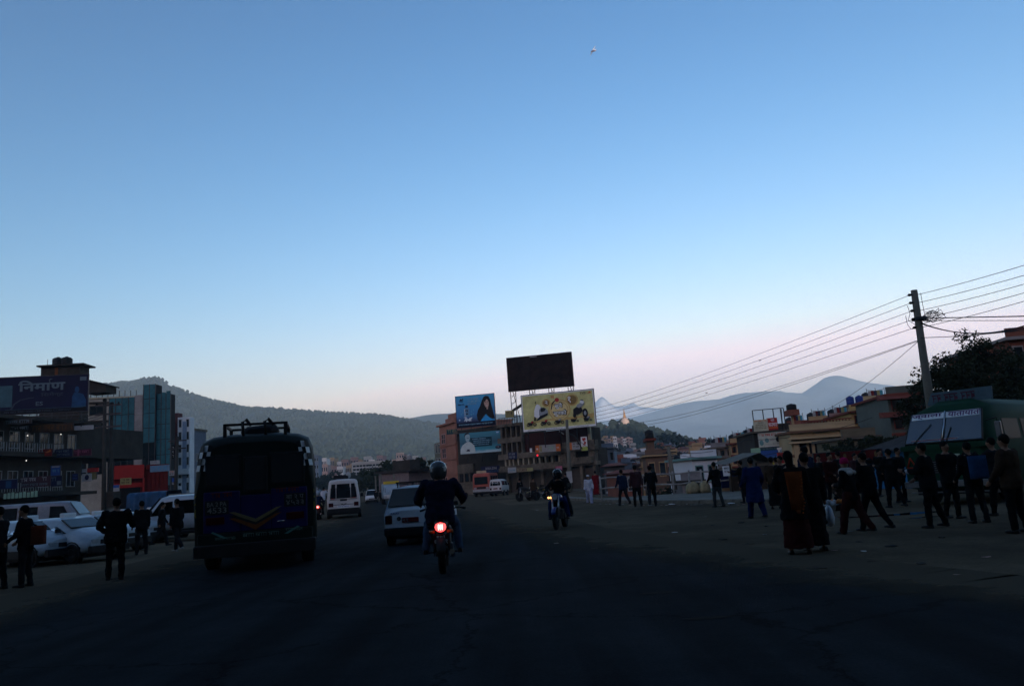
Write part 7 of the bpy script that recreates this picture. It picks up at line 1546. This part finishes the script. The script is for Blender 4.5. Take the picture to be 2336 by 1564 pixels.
w, q = person('woman in black with an orange-brown shawl down her back', G(1826, 1264), R(-8), 1.56, 1, STAND, ((10, 14, 60, 25), (5, 14, 40, 20)), BLK, MAROON, kind='skirt', coat=.30, voxel=.016, hair='long', bulk=1.1)
sh_ = MB(); zs_ = q['sh'].z
for col_, (x0, x1) in ((0, (-.10, .13)),):
    rings = [[((x0 + (x1 - x0) * i / 8) * (1.15 - .35 * u), -.165 - .05 * u + .008 * math.sin(i * 2.3 + u * 5), zs_ - .02 - u * .58 - (.06 if i in (3, 4, 5) and u == 1 else 0)) for i in range(9)] + [((x0 + (x1 - x0) * i / 8) * (1.15 - .35 * u), -.15 - .05 * u, zs_ - .02 - u * .58) for i in range(8, -1, -1)] for u in (0, .25, .5, .75, 1)]
    sh_.loft(rings)
sh_.build('shawl', ORANGEC, w)
b = MB()
for k_ in range(12): b.ball((.10 + .02 * math.sin(k_), -.22, zs_ - .1 - k_ * .05), .014, 6, 4)
b.build('shawl_fringe', cloth('fringe_orange', (.26, .07, .015)), w)
w, q = person('woman in black beside the orange shawl, holding a white bag', G(1862, 1256), R(5), 1.52, 1, STAND, ((5, 12, 30), (0, 14, 12)), BLK, BLK, kind='skirt', coat=.40, voxel=.018, hair='bun', bulk=1.15)
f3 = G(1862, 1256); wr = q['wri'][1]; bg_ = thing('carrier_bag', 'white plastic carrier bag hanging from a hand', 'bag', f3, R(5))
MB().loft([[(wr.x + .05 + x * a, wr.y + y * a, wr.z - .10 - dz) for x, y in ((-.04, -.09), (.04, -.08), (.06, .03), (.02, .1), (-.05, .08))] for dz, a in ((0, .3), (.06, .8), (.2, 1.1), (.3, .9), (.33, .4))]).build('bag', mat('white_plastic', (.55, .58, .62), .4, .15, 6), bg_); MB().tube([(wr.x + .05, wr.y, wr.z - .11), (wr.x, wr.y, wr.z - .06)], .008, 5).build('handle', MATS['white_plastic'], bg_)
person('tall man in a dark blue shirt standing behind the women', Vector((X(1855, 20), 20, 0)), R(30), 1.76, 0, STAND, ((5, 8, 15), (5, 8, 15)), STEELB, BLK, voxel=.02)
w, q = person('woman in a crimson woollen hat, cream scarf and maroon trousers striding', G(1953, 1217), R(35), 1.42, 3, ((20, 8, 3), (-17, 18, 3)), ((10, 10, 80, 30), (-20, 14, 40)), BLK, MAROON, kind='loose', hair=None, hat='wool', hatm=PINKC, voxel=.016)
b = MB(Matrix.Translation(q['hd'] + Vector((0, -.01, -.13)))); b.lathe([(.075, .05), (.115, .035), (.135, -.01), (.14, -.06), (.11, -.08), (.07, -.06)], 14); b.ball((.10, -.10, -.05), (.06, .05, .05)); b.ball((-.06, -.12, -.06), (.07, .05, .05)); finish(b, 'scarf', CREAMC, w, .014)
person('man in black striding beside the crimson hat', G(1996, 1210), R(35), 1.50, 4, ((17, 6, 3), (-16, 16, 3)), ((14, 8, 20), (-14, 8, 25)), BLK, BLK, voxel=.018)
w, q = person('man in black with one pale sleeve turned sideways before the green bus', G(2134, 1203), R(50), 1.58, 2, ((6, 4, 6), (-8, 8, 6)), ((25, 8, 75, 15), (10, 8, 50, 20)), BLK, BLK, voxel=.018, bulk=1.15)
c = q['wri'][0]; MB().cyl(q['elb'][0].lerp(c, .35), c, .05, .045, n=10).build('sleeve', WHITEC, w)
w, q = person('person in dark clothes with a blue backpack before the green bus', G(2236, 1192), R(5), 1.54, 2, STAND, ((10, 10, 30), (10, 10, 30)), BLK, CHAR, voxel=.02)
pk = thing('backpack', 'blue backpack worn by the person before the green bus', 'bag', G(2236, 1192), R(5)); zs_ = q['sh'].z
MB().loft([[(x, y, z) for x, y in ((-.15, -.15), (.15, -.15), (.17, -.22), (.12, -.33), (-.12, -.33), (-.17, -.22))] for z in (zs_ - .42, zs_ - .36, zs_ - .08, zs_ + .02)]).build('pack', cloth('blue_canvas', (.015, .05, .12)), pk)
for s_ in (-1, 1): MB().tube([(s_ * .09, -.17, zs_), (s_ * .12, -.02, zs_ + .09), (s_ * .12, .14, zs_ - .08), (s_ * .13, .0, zs_ - .36)], .022, 5).build('strap', BLK, pk)
person('dark figure at the right edge of the picture', G(2328, 1215), R(30), 1.60, 0, STAND, ((10, 10, 30), (10, 10, 30)), BROWNC, BLK, voxel=.02, bulk=1.15)
person('squatting vendor behind a small heap of goods on the ground', G(1925, 1160), R(160), 1.55, 14, ((105, 135, 14), (105, 135, 14)), ((45, 12, 40, 15), (45, 12, 40, 15)), BROWNC, BLK, hip_z=.24, voxel=.022)
for i, (px, Yf, rzd, lb, m) in enumerate(((1795, 24, 120, 'dark bystander between the blue tunic and the women', BLK), (1905, 24.5, 200, 'dark bystander in front of the red hoarding, left one', MAROON), (1985, 25, 170, 'dark bystander in front of the red hoarding, right one', BLK), (2062, 24, 210, 'dark bystander at the left corner of the green bus', CHAR), (1700, 31, 60, 'dim bystander under the edge of the stall roof', BLK))):
    person(lb, Vector((X(px, Yf), Yf, 0)), R(rzd), 1.6, 2, ((3, 4, 2), (-4, 6, 3)), ((4 + 9 * i, 3, 15 + 14 * i, 10), (6, 4, 70 - 12 * i, 25)), m, BLK, voxel=.026, bulk=1.1)
for i, (px, Yf, rzd, hh_, lb, m) in enumerate(((1782, 29, 20, 1.62, 'dark bystander just right of the yellow pennant', BLK), (1812, 30, 200, 1.55, 'dim bystander half hidden behind the orange shawl', BROWNC), (1880, 28, 150, 1.6, 'dark bystander left of the crimson hat', BLK), (1925, 29, 30, 1.66, 'dark bystander over the crimson hat, in front of the hoarding', CHAR), (1962, 30, 210, 1.58, 'plum-clothed bystander before the middle of the hoarding', PLUM), (2020, 28, 190, 1.64, 'dark bystander at the right end of the hoarding', BLK), (2045, 22, 20, 1.58, 'dark figure left of the green bus front', BLK), (2180, 17, 200, 1.6, 'dark figure in front of the green bus grille', BLK), (2290, 17, 30, 1.62, 'dark figure before the flank of the green bus', CHAR))):
    person(lb, Vector((X(px, Yf), Yf, 0)), R(rzd), hh_, 0, ((3, 4, 2), (-5, 8, 3)) if i % 2 else ((12, 6, 2), (-10, 14, 2)), ((5 + 6 * i, 3, 10 + 9 * i, 12), (-4, 4, 75 - 9 * i, 25)), m, BLK, voxel=.026, kind='skirt' if i in (1, 4) else 'trousers', hair='bun' if i in (1, 4) else 'short', bulk=1.1)

# ------------------------------------------------------------------ small things on the ground and in the sky
rl_ = random.Random(17)
LITM = [mat('paper_scrap', (.42, .42, .40), .8, .2, 8), mat('brown_leaf_scrap', (.035, .022, .014), .9, .4, 8), mat('dark_scrap', (.010, .009, .009), .9, .4, 8), mat('pinkish_wrapper', (.30, .16, .13), .7, .3, 8), mat('grey_scrap', (.16, .15, .14), .8, .3, 8)]
def scrap(loc, s_, m, label, group, name='litter'):
    b = MB(); n = 7; ring_ = [(s_ * math.cos(2 * math.pi * i / n) * rl_.uniform(.5, 1.1), s_ * .55 * math.sin(2 * math.pi * i / n) * rl_.uniform(.5, 1.1), rl_.uniform(.02, .12) * s_) for i in range(n)]
    b.loft([[(x * .95, y * .95, .004) for x, y, z in ring_], ring_, [(x * .45, y * .45, z + .03 * s_) for x, y, z in ring_]], smooth=False)
    o = b.build(name, m); o.location = loc; o.rotation_euler.z = rl_.uniform(0, 6); return tag(o, label, 'litter', group)
spots = [(1355, 1250), (1270, 1239), (1600, 1200), (1580, 1172), (1610, 1178), (1690, 1192), (1750, 1200), (1745, 1160), (1640, 1166), (1625, 1198), (1710, 1240), (1745, 1219), (1935, 1212), (1960, 1236), (1905, 1255), (1970, 1257), (1990, 1280), (1870, 1295), (2100, 1285), (2150, 1225), (2180, 1310), (1495, 1185), (1455, 1163), (1390, 1190), (1415, 1174), (1225, 1163), (1130, 1171), (1180, 1150), (1540, 1214), (1650, 1230), (2035, 1245), (2250, 1270), (110, 1362), (330, 1290), (190, 1330), (1330, 1160)]
for i, (px, py) in enumerate(spots):
    p = G(px, py, .006); k = rl_.choice((0, 1, 1, 2, 2, 3, 4)); big = rl_.uniform(.05, .12) * (1.3 if k in (1, 2) else 1)
    scrap(p, big, LITM[k], 'small scrap of litter lying on the dusty square', 'scraps of litter on the square')
for i in range(46):
    u = i / 46; px = 1296 + (1700 - 1296) * (u + rl_.uniform(0, .02)); py = 1143 + (1150 - 1143) * min(1, u * 3) + rl_.uniform(-1, 2.5); p = G(px, py, .01)
    scrap(p, rl_.uniform(.06, .17), rl_.choice(LITM), 'bit of rubbish lying along the foot of the kerb', 'rubbish along the kerb')
BAGM = MATS['white_plastic']
for px, py, lb in ((1668, 1148, 'crumpled white plastic bag at the foot of the kerb'), (1534, 1150, 'small crumpled bag by the kerb near the walking men')): scrap(G(px, py, .01), .26, BAGM, lb, None, 'plastic_bag')
# puddles
PUD = mat('puddle_water', (.012, .014, .016), .03, .2, 1.5, spec=.9)
for px, py, a, d, lb in ((2052, 1172, 1.35, .38, 'largest bright puddle before the green bus'), (1897, 1160, .5, .2, 'small bright puddle left of the crimson hat'), (1905, 1180, .55, .12, 'thin puddle below the small bright one'), (2122, 1178, .5, .12, 'thin puddle right of the largest one'), (1990, 1176, .4, .1, 'thin puddle left of the largest one')):
    c = G(px, py, .007); b = MB(); k = 22; b.add([(a * math.cos(2 * math.pi * i / k) * rl_.uniform(.6, 1.15), d * math.sin(2 * math.pi * i / k) * rl_.uniform(.5, 1.15), 0) for i in range(k)], [tuple(range(k))])
    o = b.build('puddle', PUD); o.location = c; tag(o, lb, 'puddle')
# sacks by the railing
SACK = mat('tan_sacking', (.30, .25, .14), .9, .4, 6)
for i, (px, Yp_, s_, lb) in enumerate(((1582, 43.2, .36, 'left of two pale sacks lying against the railing'), (1609, 43.0, .27, 'right of two pale sacks lying against the railing'))):
    t = thing('sack', lb, 'sack', Vector((X(px, Yp_), Yp_, .15))); b = MB(); b.loft([[(x * a, y * a, z) for x, y in ((-.9 * s_, -.3), (-.3 * s_, -.36), (.4 * s_, -.34), (.95 * s_, -.25), (.9 * s_, .2), (0, .3), (-.95 * s_, .2))] for z, a in ((0, .95), (.15, 1.05), (.4, .95), (.55, .6))]); b.build('sack', SACK, t); MB().ball((.2 * s_, -.05, .56), (.14, .1, .08)).build('knot', SACK, t)
# vendor's goods
for i, (px, py, m, lb) in enumerate(((1893, 1118, PAINTW, 'white basin of the squatting vendor'), (1912, 1116, ORANGEC, 'orange heap of fruit before the squatting vendor'))):
    c = Vector((X(px, 22.5), 22.5, 0)); t = thing('vendor_goods', lb, 'goods', c)
    MB().lathe([(.16, 0), (.24, .16), (.26, .17), (.23, .15), (.1, .05), (.01, .05)], 14).build('basin', m if i == 0 else BLKPL, t)
    for k in range(10): MB().ball((rl_.uniform(-.15, .15), rl_.uniform(-.15, .15), .17 + rl_.uniform(0, .1)), .055, 8, 5).build('fruit' if i else 'bundle', mat('orange_fruit', (.5, .16, .03), .5) if i else DULLW, t)
    part('crate', WOOD, t, (-.26, .26, -.24, .24, -.0, .001 + .0)) if False else None
# aeroplane
c = P(1353.5, 117, 620); ALU = mat('aircraft_white', (.88, .84, .84), .4, .15, .3); t = thing('aeroplane', 'small white aeroplane high in the sky', 'aeroplane', c, R(150)); t.rotation_euler = (R(-30), R(30), R(120))
MB().loft([[(r * math.cos(a * .7854), y, r * math.sin(a * .7854)) for a in range(8)] for y, r in ((-4.6, .1), (-3.5, .35), (-1, .62), (2, .65), (3.4, .5), (4.2, .2))]).build('fuselage', mat('aircraft_shaded_belly', (.10, .06, .07), .5, .2, .3), t)  # shade of the underside put into the fuselage colour
for s_ in (-1, 1): MB().add([(s_ * .4, 1.2, .3), (s_ * 4.8, .6, .5), (s_ * 4.8, -.1, .5), (s_ * .4, -.5, .3), (s_ * .4, 1.2, .45), (s_ * 4.8, .6, .58), (s_ * 4.8, -.1, .58), (s_ * .4, -.5, .45)], [(0, 1, 2, 3), (7, 6, 5, 4), (0, 4, 5, 1), (1, 5, 6, 2), (2, 6, 7, 3)]).build('wing', ALU, t); MB().cyl((s_ * 1.7, 1.6, .25), (s_ * 1.7, -.2, .25), .28, .2).build('engine', ALU, t); MB().add([(s_ * .1, -3.6, .5), (s_ * 1.7, -4.2, .55), (s_ * 1.7, -4.7, .55), (s_ * .1, -4.6, .5), (s_ * .1, -3.6, .6), (s_ * 1.7, -4.2, .62), (s_ * 1.7, -4.7, .62), (s_ * .1, -4.6, .6)], [(0, 1, 2, 3), (7, 6, 5, 4), (0, 4, 5, 1), (1, 5, 6, 2), (2, 6, 7, 3)]).build('tailplane', ALU, t)
MB().prism([(-3.3, .4), (-4.3, 1.9), (-4.8, 1.9), (-4.6, .3)], -.06, .06, Matrix.Rotation(R(90), 4, 'Z')).build('tail_fin', ALU, t)
# birds
for px, py, lb in ((1612, 896, 'tiny bird in flight above the right mountain'), (1734, 822, 'tiny bird in flight over the power lines')):
    c = P(px, py, 120); t = thing('bird', lb, 'bird', c, R(40)); MB().loft([[(r * math.cos(a), y, r * math.sin(a)) for a in (0, 1.05, 2.1, 3.14, 4.2, 5.2)] for y, r in ((-.22, .02), (-.05, .06), (.08, .055), (.18, .02))]).build('body', BLKPL, t)
    for s_ in (-1, 1): MB().add([(0, .1, 0), (s_ * .2, .08, .1), (s_ * .38, -.06, .04), (s_ * .18, -.06, .08), (0, -.06, 0)], [(0, 1, 3, 4), (1, 2, 3)]).build('wing', BLKPL, t)
